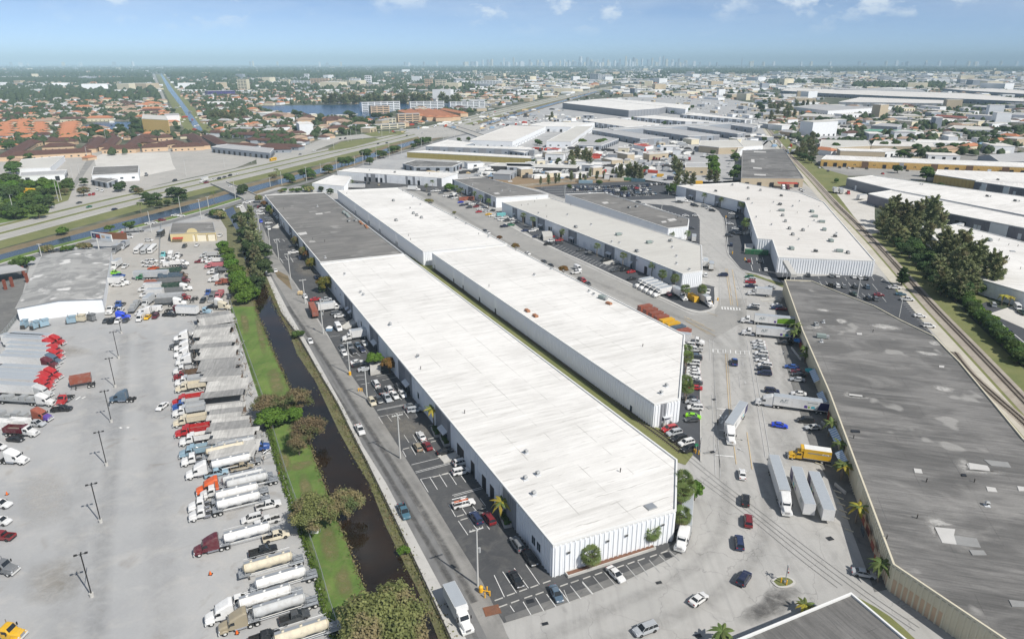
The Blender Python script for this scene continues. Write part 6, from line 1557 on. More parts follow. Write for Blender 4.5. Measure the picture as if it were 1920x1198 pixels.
for x,y,c_,nt_ in((122,640,'dark red','with a brown flat bed'),(138,690,'white','with a silver bed'),(140,748,'cream',None),(112,868,'red','with a bright red bed'),(112,912,'blue','with a silver bed'),(115,968,'white','with a silver bed'),(120,1058,'cream','with a brown load'),(138,1152,'red','with a grey load'),(180,1225,'white','with a grey load')):
 V('yarde','Y2','dump_truck',c_,x,y,W_+6,nose=1,note=nt_)
V('yarde','Y4','dump_truck','light blue',50,178,W_+6,nose=1,note='with a blue-striped bed')
for i,(x,y,c_,cabk)in enu(((62,222,'white','daycab'),(88,296,'white','tractor'),(146,388,'orange','tractor'),(168,412,'white','daycab'),(102,480,'white','daycab'),(105,532,'white','daycab'),(132,728,'maroon','tractor'),(196,1116,'white','tractor'),(272,1170,'tan','tractor'))):
 semi('tank','Y4',x,y,W_+1,c_,('cream','white','pale grey','pale grey','white','white','white','white','pale grey')[i],'tanker',cabk=cabk,th=W_+1)
V('tank','Y4','tanker','cream',568,775,W_+1,note='parked without a tractor');V('tank','Y4','tanker','white',640,862,W_+1,note='parked without a tractor')
V('tank','Y4','tanker','cream',760,1165,W_+1,note='parked without a tractor');V('tank','Y4','tanker','pale grey',385,105,W_+1,note='parked without a tractor')
V('tank','Y4','daycab','blue',480,112,E_)
for k_,c_,x,y,h in rows("pickup,light blue,258,260,64;pickup,tan,403,225,64;pickup,white,552,440,64;suv,white,458,515,244;pickup,white,545,528,244;pickup,cream,595,615,64;pickup,black,522,698,64;pickup,dark grey,700,1072,64;pickup,black,532,1185,64;pickup,white,380,980,64"):
 V('tank','Y4',k_,c_,x,y,h)
for k_,c_,x,y,h in rows("coach,white,1040,345,168;coach,pale grey,1090,350,168;coach,white,1140,345,168;box_truck,grey,870,348,172;box_truck,silver,930,320,172;box_truck,white,870,465,172;pickup,white,938,475,172;suv,white,1115,282,90;pickup,white,1100,440,90;pickup,white,1140,437,90;pickup,white,1105,468,268;pickup,white,1140,470,268;pickup,orange,1150,492,268;daycab,green,1075,552,262;trailer,silver,1135,545,262;container,rust red,1135,595,265;box_truck,white,1122,637,262;box_truck,white,1135,680,262;box_truck,pale grey,1105,740,175;box_truck,white,885,590,88;pickup,white,885,615,88;pickup,lime green,855,525,88;pickup,blue,890,545,88;daycab,blue,895,755,172;daycab,white,832,795,172;pickup,white,897,805,172;tractor,bright blue,905,850,78;suv,white,887,882,172;sedan,dark grey,795,884,172;suv,black,835,886,172;sedan,dark grey,945,880,172;flatbed,grey,1008,770,165;van,white,1062,822,262;van,white,1125,800,262;van,white,1162,795,262;van,white,1050,860,172;sedan,yellow,1105,858,172;suv,maroon,1165,848,172;tractor,white,1100,815,262"):
 V('shed','Z5',k_,c_,x,y,h)
for i in range(7):
 V('upper','Z5','dump_trailer',('dark green','slate blue','grey','dark green','grey','silver','grey')[i],1268+(i%2)*10,510+i*38,75)
for k_,c_,x,y,h in rows("daycab,turquoise,1228,385,172;tractor,white,1278,392,172;daycab,white,1335,390,172;daycab,white,1228,425,172;dump_truck,white,1345,452,75;daycab,white,1290,430,75;pickup,dark grey,1358,488,75;daycab,brown,1350,540,75;daycab,maroon,1365,578,75;tractor,white,1378,635,75;daycab,dark red,1365,705,75;tractor,white,1330,745,75;van,white,1268,462,75;dump_truck,pale grey,1562,388,262;pickup,dark red,1500,440,262;daycab,white,1555,425,262;dump_truck,white,1605,432,262;dump_truck,pink,1600,468,262;daycab,white,1608,512,262;dump_truck,grey,1650,500,262;tractor,white,1618,568,262;dump_truck,rust red,1685,590,262;sedan,dark grey,1720,705,172;daycab,blue,1565,668,172;dump_truck,grey,1595,700,172;dump_truck,pink,1640,690,172;suv,dark grey,1520,732,172;sedan,white,1475,318,172;suv,dark grey,1382,325,172;pickup,white,1648,245,172;box_truck,dark grey,1200,240,172;daycab,maroon,1302,792,95;pickup,black,1272,838,95;daycab,light blue,1522,805,95;tractor,cream,1668,772,95;tractor,white,1640,750,95;sedan,black,1590,780,95;chassis,white,1445,715,172"):
 V('upper','Z5',k_,c_,x,y,h)
V('upper','Z5','trailer','white',1405,815,95,variant='trailer_short')
for i,(x,y,c_)in enu(((190,938,'light blue'),(270,945,'light blue'),(335,930,'light blue'),(540,905,'light blue'),(612,892,'cream'),(690,885,'grey'))):
 p=zp('Z5',x,y);VEH.append(dict(lot='shed',kind='equipment',col=c_,p=p,a=170+25*i,vk='equipment',note=None,lod=None))
NOUN['equipment']='waste compactor machine';CAT['equipment']='machine';ONAME['equipment']='compactor'
for k_,c_,x,y,h in rows("pickup,white,1315,95,75;sedan,white,1358,100,75;pickup,white,1120,155,72;sedan,white,1150,150,72;suv,dark red,1215,130,72;sedan,white,965,260,72;suv,grey,660,320,70;pickup,dark grey,430,358,75;suv,white,1790,30,30;sedan,dark grey,1560,92,75"):
 V('canalrd','Z5',k_,c_,x,y,h)
V('canalrd','Z5','daycab','red',930,232,250);V('canalrd','Z5','flatbed','grey',985,205,250)
for k_,c_,x,y,h,z_ in rows("sedan,green,667,1150,194,Z1;sedan,navy,857,1168,14,Z1;sedan,dark grey,592,1120,194,Z1;suv,dark grey,1308,952,194,Z1;box_truck,white,1525,950,194,Z1;pickup,dark red,1545,968,194,Z1;suv,white,1600,945,194,Z1;suv,dark grey,1640,938,194,Z1;sedan,dark grey,1680,928,194,Z1;suv,black,1722,915,194,Z1;sedan,white,1772,905,194,Z1;suv,white,1725,995,14,Z1;sedan,grey,330,757,194,Z2;sedan,white,440,732,194,Z2;suv,dark grey,980,672,14,Z2;suv,black,630,642,194,Z2;suv,black,668,638,194,Z2;sedan,black,915,678,14,Z2;sedan,dark grey,1130,618,14,Z2;box_truck,orange,1420,545,194,Z2;box_truck,white,1340,548,194,Z2;sedan,white,1290,560,194,Z2;suv,white,1380,548,194,Z2;suv,dark grey,1190,560,194,Z2;box_truck,white,1470,528,194,Z2;suv,white,1245,600,14,Z2;sedan,grey,1550,510,14,Z2;suv,white,1600,490,194,Z2;sedan,black,1700,470,194,Z2;sedan,white,1780,440,194,Z2"):
 V('hw',z_,k_,c_,x,y,h)
V('hw','Z2','school_bus','yellow',128,795,194)
for i,(x,y)in enu(((168,1056),(192,1040),(215,1028))):V('wind','Z1','school_bus','yellow',x,y,95)
for k_,c_,x,y in rows("suv,white,730,1022;suv,white,765,1030;suv,red,700,1055;sedan,red,672,1060;sedan,dark grey,975,1030;suv,white,345,968;suv,grey,400,965;sedan,white,450,975;pickup,white,250,965;daycab,grey,1095,905;sedan,grey,420,1085;sedan,white,180,1000"):V('wind','Z1',k_,c_,x,y,160)
for k_,c_,x,y,h in rows("minivan,silver,1688,762,25;van,white,1870,782,200;sedan,black,1680,862,105;pickup,dark green,1905,822,190;sedan,black,1805,968,20"):
 V('rlot','Z8',k_,c_,x,y,h)
V('rlot','Z4','trailer','white',700,1082,60,variant='trailer_short');V('rlot','Z4','trailer','white',500,1030,RN,variant='trailer_short');V('rlot','Z4','trailer','pale grey',545,1035,RN,variant='trailer_short');V('rlot','Z4','daycab','red',600,1040,RS);V('rlot','V7','trailer','white',1120,505,62,variant='trailer_short')
for k_,c_,x,y in rows("sedan,red,860,902;pickup,white,602,858;suv,dark grey,538,855;sedan,dark grey,635,862;sedan,white,385,858;sedan,dark grey,450,882;suv,dark grey,740,864;box_truck,white,915,738;suv,white,1165,745;box_truck,white,1045,742;sedan,dark grey,1045,880;suv,white,245,1020;suv,white,265,1032;tractor,white,115,1005;tractor,maroon,148,1005"):V('rlot','Z4',k_,c_,x,y,190)
for i in range(16):V('rlot','Z4',rr.choice(('sedan','suv')),rr.choice(cols),95+i*7,560+i*8,60,lod=2)
for i in range(12):V('ind','Z3','daycab','red',1015+i*14,748+(i%3)*3,RN,lod=None)if i<8 else V('ind','Z3','daycab','dark red',1060+(i-8)*22,792,RN)
for i in range(8):V('ind','Z3','trailer','white',818+i*17,770-i*3,RN+6)
for i in range(5):V('ind','Z3','coach','white',290+i*16,575,RN)
for i in range(6):V('ind','Z3','coach','white',140+i*26,880,RN)if i<4 else V('ind','Z3','coach','pale grey',385+(i-4)*26,885,RN)
for k_,c_,x,y in rows("tractor,red,620,840;trailer,white,580,832;trailer,white,680,832;container,blue,840,648;container,yellow,1110,912;container,navy,1180,935;tractor,white,1150,935;container,yellow,1400,965;coach,white,1330,770;box_truck,red,1330,790;box_truck,white,1440,765;box_truck,red,320,720;pickup,white,240,740;suv,white,1640,765;suv,white,1630,825;pickup,dark grey,1375,705;suv,dark grey,1280,705;sedan,white,560,740;van,white,700,740;trailer,orange,960,690;box_truck,white,120,790;box_truck,white,60,650;sedan,dark grey,60,655"):
 V('ind','Z3',k_,c_,x,y,95 if k_ in('trailer','container')else RN)
for k_,c_,x,y in rows("box_truck,white,1700,875;box_truck,white,1740,870;pickup,yellow,1795,850;box_truck,white,1850,855;suv,dark red,1518,862;suv,white,1585,825;pickup,white,1650,830;dump_truck,orange,1320,870"):V('ind','Z2',k_,c_,x,y,60)
if 1:
 ORD='first second third fourth fifth sixth seventh eighth ninth tenth eleventh twelfth thirteenth fourteenth fifteenth sixteenth seventeenth eighteenth nineteenth twentieth'.split()
 ORD+=['%d%s'%(i,{1:'st',2:'nd',3:'rd'}.get(i%10,'th'))for i in range(21,60)]
 fam={}
 for v in VEH:fam.setdefault((v['lot'],v['kind'],v['col'],v['note']),[]).append(v)
 for(lk,kd,cl,nt_),vs_ in fam.items():
  L_=LOTS[lk];vs_.sort(key=lambda v:(v['p']-L_['p']).length)
  nn=('%s %s %s'%(cl,NOUN[kd],nt_))if nt_ else '%s %s'%(cl,NOUN[kd])
  for i,v in enu(vs_):
   v['label']='%s %s'%(nn,L_['phrase'])if len(vs_)==1 else '%s %s, %s from %s'%(nn,L_['phrase'],ORD[i],L_['mark'])
   if len(v['label'].split())>16:v['label']='%s, %s from %s'%(nn,ORD[i],L_['mark'])if len(vs_)>1 else '%s near %s'%(nn,L_['mark'])
 jr=random.Random(5)
 for v in VEH:
  p,kd=v['p'],v['kind'];dist=math.hypot(p.x,p.y)
  rz=rad(90-v['a']);col=CC[v['col']];jq=jr.uniform(.9,1.06);col=tuple(min(1,q*jq)for q in col)
  name=ONAME.get(kd,kd)
  if p.z==0:p=Vec((p.x,p.y,.1))
  if kd in CARS:
   c_=CARS[kd];lod=v['lod']if v['lod']is not None else(0 if dist<270 else 1 if dist<470 else 2)
   s_=jr.uniform(.97,1.04)
   if lod==2:
    o=ob(name,c_['me_far'],None,p,rz,col);tag(o,v['label'],CAT[kd],LOTS[v['lot']]['group']);continue
   t=thing(name,v['label'],CAT[kd],p,rz,LOTS[v['lot']]['group']);t.scale=(s_,1,1)
   ob('body',c_['me_body'],t,col=col)
   if lod==0:
    for n_,me in c_['me_glass'].items():ob(n_.rstrip('_'),me,t)
    for s in(-1,1):
     ob('headlight',c_['me_head'],t,(c_['L']-.12,s*c_['w']*.62,c_['lz']-.06));ob('taillight',c_['me_tail'],t,(-c_['L']+.03,s*c_['w']*.68,c_['lz']+.08))
   else:ob('window',c_['me_win'],t)
   for sx in(-1,1):
    for sy in(-1,1):ob('wheel',WH[c_['wr']],t,(sx*c_['wx'],sy*c_['wy'],.33 if c_['wr']=='car' else.38))
   if v['note']and 'ladder' in v['note']:
    b=MB()
    for s in(-.55,.55):
     for x in(-2.6,-.9):b.bar((x,s*1.7,1.1),(x,s*1.7,1.95),.04,0,4)
     b.bar((-2.7,s*1.7,1.95),(1.2,s*1.7,1.95),.04,0,4)
    ob('ladder_rack',b.mesh('ladder_rack',['galvanised']),t)
    ld=tag(ob('ladder',None,None,p,rz),'orange ladder lying on the rack of the white pickup','ladder')
    b=MB()
    for s in(-.22,.22):b.box(-2.6,1.,s-.04-.5,s+.04-.5,2.02,2.12)
    for x in np.arange(-2.5,1,.3):b.box(x-.02,x+.02,-.7,-.3,2.04,2.1)
    ob('rails',b.mesh('rails',['orange_plastic']),ld)
   if v['note']and 'black rack' in v['note']:
    b=MB();b.box(-2.7,-.9,-.9,.9,1.15,1.5)
    for s in(-.85,.85):
     for x in(-2.6,-1.):b.bar((x,s,1.1),(x,s,2.1),.05,0,4)
     b.bar((-2.6,s,2.1),(-1.,s,2.1),.05,0,4)
    ob('rack',b.mesh('rack',['black_plastic']),t)
   continue
  t=thing(name,v['label'],CAT[kd],p,rz,LOTS[v['lot']]['group'])
  P=PARTS[v['vk']];made={}
  if dist>520:P=[q for q in P if q[0]not in('mirror','headlight','landing_leg','fuel_tank','exhaust_stack','bumper','grille','livery_print','rear_door','underframe')]
  for q in P:
   cc_=col if q[2]else None
   if v['note']and q[0]in('dump_bed',):
    cc_={'maroon':CC['maroon'],'silver':CC['silver'],'bright red':CC['red'],'brown flat':CC['brown'],'blue-striped':CC['light blue']}.get(next((k_ for k_ in('maroon','silver','bright red','brown flat','blue-striped')if k_ in v['note']),''),col)
   if v['note']and 'red sleeper' in v['note']and q[0]=='cab':cc_=CC['rust red']
   pr=made.get(SUBP.get(q[0]),t);lc=Vec(q[3]if len(q)>3 else(0,0,0))
   if pr is not t:lc=lc-pr.location
   made[q[0]]=ob(q[0],q[1],pr,lc,col=cc_)
# vegetation
def quads(name,C,U,Vv,mats,mi=None):
 n=len(C);P=np.empty((n,4,3),np.float32)
 P[:,0]=C-U-Vv;P[:,1]=C+U-Vv*.6;P[:,2]=C+U*.9+Vv;P[:,3]=C-U*.7+Vv
 me=bpy.data.meshes.new(name);me.vertices.add(n*4);me.vertices.foreach_set('co',P.reshape(-1))
 me.loops.add(n*4);me.loops.foreach_set('vertex_index',np.arange(n*4,dtype=np.int32))
 me.polygons.add(n);me.polygons.foreach_set('loop_start',np.arange(0,n*4,4,dtype=np.int32));me.polygons.foreach_set('loop_total',np.full(n,4,np.int32))
 for m in mats:me.materials.append(M[m])
 if mi is not None:me.polygons.foreach_set('material_index',mi.astype(np.int32))
 me.update(calc_edges=1);return me
def unit(n,rng):
 v=rng.normal(size=(n,3));return v/np.linalg.norm(v,axis=1)[:,None]
def leaves(blobs,n,size,rng,shell=.55,droop=.0):
 B=np.array(blobs,float);w=(B[:,3]*B[:,4]*B[:,5])**.67;k=rng.choice(len(B),n,p=w/w.sum())
 d=unit(n,rng);d[:,2]=np.where(d[:,2]<-.35,-d[:,2]*.5,d[:,2])
 r=shell+(1-shell)*rng.random(n)**.6
 r*=1+.16*np.sin(d[:,0]*7+k)*np.cos(d[:,1]*6-k)
 C=B[k,:3]+d*B[k,3:6]*r[:,None]
 nrm=d*.8+unit(n,rng)*.8+np.array([0,0,.35]);nrm/=np.linalg.norm(nrm,axis=1)[:,None]
 a=unit(n,rng);U=np.cross(nrm,a);U/=np.linalg.norm(U,axis=1)[:,None]+1e-6;Vv=np.cross(nrm,U)
 s=size*(.55+.9*rng.random(n))[:,None]
 if droop:C[:,2]-=droop*rng.random(n)
 return C,U*s,Vv*s*.75
def limb_mesh(h,spread,n,seed,mat='bark',r=.28,fork=.35):
 rr=random.Random(seed);b=MB()
 b.bar((0,0,0),(rr.uniform(-.2,.2),rr.uniform(-.2,.2),h*fork),r,0,7,r*.75)
 top=Vec((0,0,h*fork))
 for i in range(n):
  a=2*math.pi*(i+rr.random()*.6)/n
  mid=top+Vec((math.cos(a)*spread*.45,math.sin(a)*spread*.45,h*.2));end=top+Vec((math.cos(a)*spread*rr.uniform(.7,1),math.sin(a)*spread*rr.uniform(.7,1),h*rr.uniform(.28,.5)))
  b.bar(top,mid,r*.5,0,5,r*.33);b.bar(mid,end,r*.33,0,4,r*.1)
  b.bar(mid,mid+Vec((rr.uniform(-1,1),rr.uniform(-1,1),h*.25)),r*.25,0,4,r*.08)
 return b.mesh('trunk',[mat])
def broad(seed,R,Hh,n,mat,leaf=.42,nb=11,flat=.7,mats=None,gaps=.5,low=1):
 rng=np.random.default_rng(seed);rr=random.Random(seed);bl=[]
 for i in range(nb):
  a=2.4*i+rr.uniform(-.4,.4);q=R*.78*math.sqrt((i+.4)/nb)
  s=R*rr.uniform(.30,.48)
  bl.append((q*math.cos(a),q*math.sin(a),Hh-R*flat*(.55+.6*(q/R)**2)+rr.uniform(-.1,.12)*R,s,s,s*rr.uniform(.6,.85)))
  if low and i%2:bl.append((q*1.05*math.cos(a+.5),q*1.05*math.sin(a+.5),Hh*rr.uniform(.3,.5),s*.9,s*.9,s*.8))
 C,U,Vv=leaves(bl,n,leaf,rng,gaps)
 return(limb_mesh(Hh*.8,R*.75,6,seed,r=.07*R+.06),quads('crown',C,U,Vv,[mat]))
def pine(seed,Hh,R,n,mat='leaf_pine',lean=.0):
 rng=np.random.default_rng(seed);rr=random.Random(seed);Cs,Us,Vs=[],[],[];tb=MB()
 tb.bar((0,0,0),(lean*.5,0,Hh*.55),.32,0,6,.2);tb.bar((lean*.5,0,Hh*.55),(lean,0,Hh*.92),.2,0,5,.05)
 npl=34
 for i in range(npl):
  t=.14+.84*(i+rr.random()*.5)/npl;a=i*2.4+rr.uniform(-.3,.3)
  rad=R*(1-.72*t**1.6)*rr.uniform(.6,1.08)
  o=np.array([lean*t,0,Hh*t*.86]);tip=o+np.array([math.cos(a)*rad,math.sin(a)*rad,Hh*rr.uniform(.04,.16)])
  tb.bar(o,o*.35+tip*.65,.07,0,3,.03,0)
  m=n//npl;s=rng.random(m)**.8
  P=o+(tip-o)*(.12+.92*s[:,None]);P+=rng.normal(size=(m,3))*(rad*.11*(1.15-.75*s[:,None])+.1)
  d=(tip-o)/np.linalg.norm(tip-o);dd=d+np.array([0,0,-.25])+unit(m,rng)*.55;dd/=np.linalg.norm(dd,axis=1)[:,None]
  side=np.cross(dd,unit(m,rng));side/=np.linalg.norm(side,axis=1)[:,None]+1e-6
  L_=.26+.26*rng.random(m)
  Cs.append(P);Us.append(dd*L_[:,None]);Vs.append(side*(.09+.07*rng.random(m))[:,None])
 return(tb.mesh('trunk',['bark']),quads('crown',np.concatenate(Cs),np.concatenate(Us),np.concatenate(Vs),[mat]))
TREES={}
for i in range(3):
 TREES['green%d'%i]=broad(10+i,4.2,7.5,4200,'leaf_green',.27,14)
 TREES['bright%d'%i]=broad(20+i,3.6,6.,4200,'leaf_bright',.24,14)
 TREES['dark%d'%i]=broad(30+i,4.5,8.5,4200,'leaf_dark',.29,14)
 TREES['pine%d'%i]=pine(40+i,15.,5.2,5200,'leaf_pine',(0,1.6,-1.2)[i])
 TREES['bush%d'%i]=broad(50+i,2.2,2.8,1100,('leaf_green','leaf_bright','leaf_olive')[i],.26,7,.75)
 TREES['brown%d'%i]=broad(60+i,5.,8.,6500,'leaf_brown',.15,16,.65,gaps=.2)
TREES['olive0']=broad(70,5.2,8.5,15000,'leaf_olive',.145,18,.8,gaps=.45);TREES['olive1']=broad(71,5.,8.2,13000,'leaf_olive',.15,17,.75,gaps=.4)
TREES['rust0']=broad(72,2.9,5.6,4000,'leaf_rust',.18,11,.85,gaps=.6,low=0);TREES['gold0']=broad(73,4.2,8.2,6000,'leaf_gold',.2,14,.9,gaps=.55);TREES['round0']=broad(74,2.9,5.4,4000,'leaf_bright',.18,11,.85,gaps=.6,low=0)
TREES['lone0']=pine(80,9.,2.4,3200,'leaf_dark')
for i in range(3):TREES['thin%d'%i]=pine(90+i,8.,1.7,900,'leaf_pine')
TH={'green':7.5,'bright':6.,'dark':8.5,'pine':15.,'bush':2.8,'brown':8.,'olive':8.5,'rust':5.6,'gold':8.2,'round':5.4,'lone':9.,'thin':8.}
KN={'green':('tree','leafy green tree'),'bright':('tree','bright green leafy tree'),'dark':('tree','dense dark green tree'),'pine':('pine_tree','tall feathery grey-green pine'),'bush':('shrub','low rounded shrub'),'brown':('tree','sparse tree with brownish pods and leaves'),'olive':('tree','broad olive-green tree'),'rust':('tree','small round rust-coloured tree'),'gold':('tree','round golden-green tree'),'round':('tree','small round bright green tree'),'lone':('pine_tree','lone narrow dark conifer'),'thin':('pine_tree','thin young pine')}
TL=[]
def T(z,x,y,kind,h,where,fc=.62,sx=1.,rz=None,idx=None):
 p=zp(z,x,y,h*fc);TL.append((Vec((p.x,p.y,0)),kind,h,where,sx,rz,idx))
def many(z,kind,where,items):
 for it in items:T(z,it[0],it[1],kind,it[2],where,*(it[3:]))
CANALW='on the canal lawn'
T('Y2',960,850,'brown',7.5,CANALW,.6,1.,0,0);T('Y2',1225,800,'brown',8.5,CANALW,.6,.85,1,1);T('Y2',985,985,'bright',6.,CANALW,.5,1.2,0,0);T('Y2',1200,955,'bright',5,CANALW,.5,1.,2,1);T('Y2',1330,1070,'brown',8.5,CANALW,.6,.95,2,2)
T('Y4',800,470,'olive',9,CANALW,.6,1.,0,1);T('Y4',990,420,'brown',8.5,CANALW,.6,.75,2,0);T('Y6',120,1075,'olive',10.5,CANALW,.62,1.25,1,0);T('Y4',720,100,'brown',6.5,CANALW,.5,.7,3,1)
DK='in the dark clump where the canal meets the road'
many('S','pine',DK,[(468,398,13,.6),(456,418,14,.6),(474,428,15,.6),(466,448,14,.6),(484,452,15,.6),(478,474,13,.6),(488,490,12,.6),(480,512,11,.6),(488,520,9,.6)])
many('S','dark',DK,[(452,408,10),(462,436,10),(472,462,10),(490,468,10),(494,498,9),(484,525,7),(476,545,6)])
many('S','bright','in the bright hedge-like row beside the upper yard',[(418,458,5.5),(422,470,6),(428,482,6),(434,494,6.5),(440,505,6.5),(446,518,7),(452,530,7),(462,540,7),(444,540,6),(470,548,6.5),(456,555,6)])
many('S','green','in the bright hedge-like row beside the upper yard',[(430,470,5),(450,505,5),(466,528,6)])
T('X4',870,720,'gold',8.4,'against the canal-side warehouse near its far corner',.6,1.,0);T('X4',690,470,'gold',7.,'by the dark roof corner',.6,.9,1);T('X4',590,330,'olive',7,'beside the dark-roofed warehouse wall',.6,.6,1);T('X4',640,380,'rust',6,'beside the dark-roofed warehouse wall',.6,.8,1);T('X4',495,205,'brown',7,'beside the dark-roofed warehouse wall',.6,.6,1)
T('X4',820,800,'dark',4,'under the golden tree',.6,.8,1)
T('V4',390,265,'bright',6,'at the far corner of the dark roof',.6,.9,1);T('V4',430,320,'brown',6,'at the far corner of the dark roof',.6,.5,1);T('V4',300,190,'rust',6,'at the far corner of the dark roof',.6,.9,1);T('V4',215,90,'olive',7,'at the far corner of the dark roof',.6,.7,1)
T('Y5',487,430,'round',5.6,'behind the concrete wall in the canal-side lot',.68,1.,1);T('Y5',625,480,'rust',6.2,'against the canal-side warehouse by the concrete wall',.66,1.,1)
T('Y2',1235,225,'bush',3.2,'on the canal bank by the guard rail',.5,1.,1,0);T('Y6',232,700,'bush',2.2,'on the canal bank by the guard rail',.5,.8,1,1)
T('Y7',735,350,'bright',5.5,'among the palms at the corner of the ribbed warehouse',.6,.62,1)
IS='beside the inner street behind the white roof'
many('Z7','rust',IS,[(385,738,5.2),(25,565,5)]);T('X8',150,365,'bush',3.6,IS,.5,1.2,0,2);T('X8',1000,810,'rust',3.5,IS,.5,1);T('X8',460,505,'bush',2.5,IS,.5,.7,1,2)
T('X8',395,195,'bright',7,'at the far corner of the third row',.6,1)
PN='in the belt of pines along the railway'
many('V7','pine',PN,[(430,330,19,.62,1.1),(520,280,21,.62,1.1),(620,340,20,.62,1.1),(720,330,19,.62,1.1),(800,300,18,.62,1.1),(890,300,21,.62,1.1),(960,430,18,.62,1.1),(470,470,15,.62,1.1),(560,540,15,.62,1.1),(700,520,16,.62,1.1),(820,520,16,.62,1.1),(980,640,19,.62,1.1),(1060,640,20,.62,1.1),(1160,640,21,.62,1.1),(1240,760,20,.62,1.1),(1330,760,21,.62,1.1),(1420,860,20,.62,1.,0,1),(1480,900,19,.62,1.,0,1),(1100,800,18,.62,1.1),(1200,900,18,.62,1.1),(960,860,15,.62,1.1),(1000,980,15,.62,1.1),(1150,1030,15,.62,1.1),(1280,960,16,.62,1.1),(400,420,15,.62,1.1),(1090,720,19,.62,1.1)])
many('V7','dark',PN,[(380,480,7),(440,540,7),(520,620,7),(590,690,7),(660,730,7),(740,800,7),(800,880,7),(880,950,8),(940,1030,8),(1030,1080,8),(1120,1120,8),(1180,1080,8),(700,660,8),(820,760,8),(900,880,8)])
many('V7','green',PN,[(560,590,7),(640,610,7),(480,520,7),(850,800,7),(1330,1080,6),(740,700,7),(1200,1160,6)])
HG='in the bushy hedge along the railway verge'
for i in range(26):
 t_=i/25;x=1440+470*t_;y=690+480*t_
 T('Z8',x+ru(-18,18),y+ru(-14,14),('green','dark','green')[i%3],ru(4.2,5.6),HG,.5,1.)
 if i%2:T('Z8',x+40+ru(-20,20),y+ru(-10,10),'bush',3.2,HG,.5,1.3,None,i%2)
T('V7',590,975,'lone',9.5,'between the car park and the tracks',.5,1.1,0)
T('Z8',1580,650,'bright',5,'in the drive beyond the pines',.5,.8)
many('Z4','pine','in the dark clump beside the track',[(265,690,17),(300,660,18),(330,680,17),(350,720,15),(290,740,14),(250,730,13),(320,760,12),(340,610,14),(215,720,10)])
many('Z4','dark','in the dark clump beside the track',[(270,770,8),(330,790,8),(240,760,7)])
many('Z4','pine','in the wood beside the far track',[(20,400,20),(50,390,22),(80,400,22),(110,380,22),(140,410,22),(170,400,20),(30,450,18),(70,440,18),(120,440,18),(160,440,18),(200,440,16),(15,480,14),(50,490,14),(220,370,20),(260,375,20),(300,370,20),(340,375,18),(15,360,18)])
many('Z4','green','in the yellow-warehouse yard',[(975,860,8),(1195,900,11),(1190,875,10),(510,690,9),(720,738,5),(965,675,10),(1115,700,10),(870,680,9),(1290,690,9),(1395,690,9),(515,950,4),(1295,985,5)])
many('Z4','dark','among the low yards across the tracks',[(600,640,9),(440,490,9),(400,495,10),(570,480,8),(640,500,8),(740,490,9),(860,490,9),(885,480,9),(680,570,8),(460,580,8),(1140,620,9),(1700,620,10),(1670,690,10),(1720,570,9),(1790,570,9),(1760,560,9),(1850,560,9),(1240,545,8),(1180,540,8),(1440,530,8),(1900,620,8)])
IM='among the middle industrial yards'
many('Z3','pine',IM,[(440,760,16),(490,740,18),(540,750,18),(580,770,16),(460,800,12),(820,870,15),(870,860,16),(920,860,17),(960,880,15),(1230,810,17),(1255,850,16),(1240,920,14),(1300,920,13),(1350,930,13),(1480,900,13),(1530,910,12),(300,455,14),(280,480,10)])
many('Z3','bright',IM,[(525,660,9),(660,660,9),(690,655,8),(640,670,8),(1500,790,11),(1510,840,11),(1520,880,10)])
many('Z3','green',IM,[(190,660,7),(205,668,7),(350,805,6),(170,805,5),(1000,860,6),(840,1015,5),(655,965,5),(430,995,4),(1190,1010,8),(1215,1000,8),(1200,440,7),(1330,465,8),(1140,520,7),(1195,510,7),(965,495,7),(900,488,7),(1350,400,9),(1320,420,9),(1670,770,9),(1690,860,9),(1665,900,9),(1580,500,7),(1660,500,7),(1505,740,6),(1890,640,7)])
many('Z3','thin','in the thin row along the brown field',[(215,945,8),(275,935,9),(330,930,9),(352,925,9),(445,910,10),(510,920,9),(585,890,9),(635,905,9),(690,900,8),(755,890,10),(780,880,10),(800,910,8),(550,930,7)])
many('Z3','dark','beside the far track',[(1640,280,14),(1650,300,14),(1630,300,12),(1740,290,14),(1770,290,13),(1620,320,10),(1850,380,14),(1870,400,14),(1840,470,12),(1880,440,12),(1890,360,12),(560,330,9),(740,320,8),(420,345,8)])
HC='along the highway canal bank'
many('Z2','green',HC,[(245,925,8),(350,890,8),(385,885,9),(415,905,8),(540,860,9),(640,800,8),(665,805,9),(690,795,8),(810,745,10),(830,740,10),(850,800,8),(920,745,8),(950,750,9),(1020,715,9),(1055,710,8),(1210,660,9),(1250,650,10),(1290,645,9),(1180,690,7),(1590,640,6),(1520,645,6),(270,940,6),(720,800,6)])
many('Z2','bush',HC,[(120,915,4.5),(215,1020,3.5),(270,1022,3.5),(320,1020,3.8),(370,1005,5),(400,1010,5),(185,1030,3)])
many('Z2','dark','beside the white wing',[(490,1012,5),(555,1030,5)]);T('Z2',610,998,'rust',5.5,'beside the white wing',.6)
many('Z5','bush',HC,[(455,205,5),(820,185,4),(350,335,4.5),(490,340,3.5),(530,335,3.5),(620,320,5),(1640,80,6),(1620,70,6),(150,440,6),(190,430,6),(970,160,5)])
many('Z1','dark','beside the highway bridge',[(1115,1085,8),(1085,1065,7),(1165,1075,8),(1280,1035,8),(1310,1030,9),(1350,1040,8),(1820,1010,8),(1800,1030,6),(1190,1130,5),(1250,1115,5),(1320,1100,5),(1380,1075,5),(1130,1120,5)])
WL='among the plots across the highway'
for i in range(46):T('S',ru(-20,70)+40*random.random(),ru(338,402),random.choice(('green','dark','bright')),ru(5,10),'in the green thicket beside the bus yard',.5)
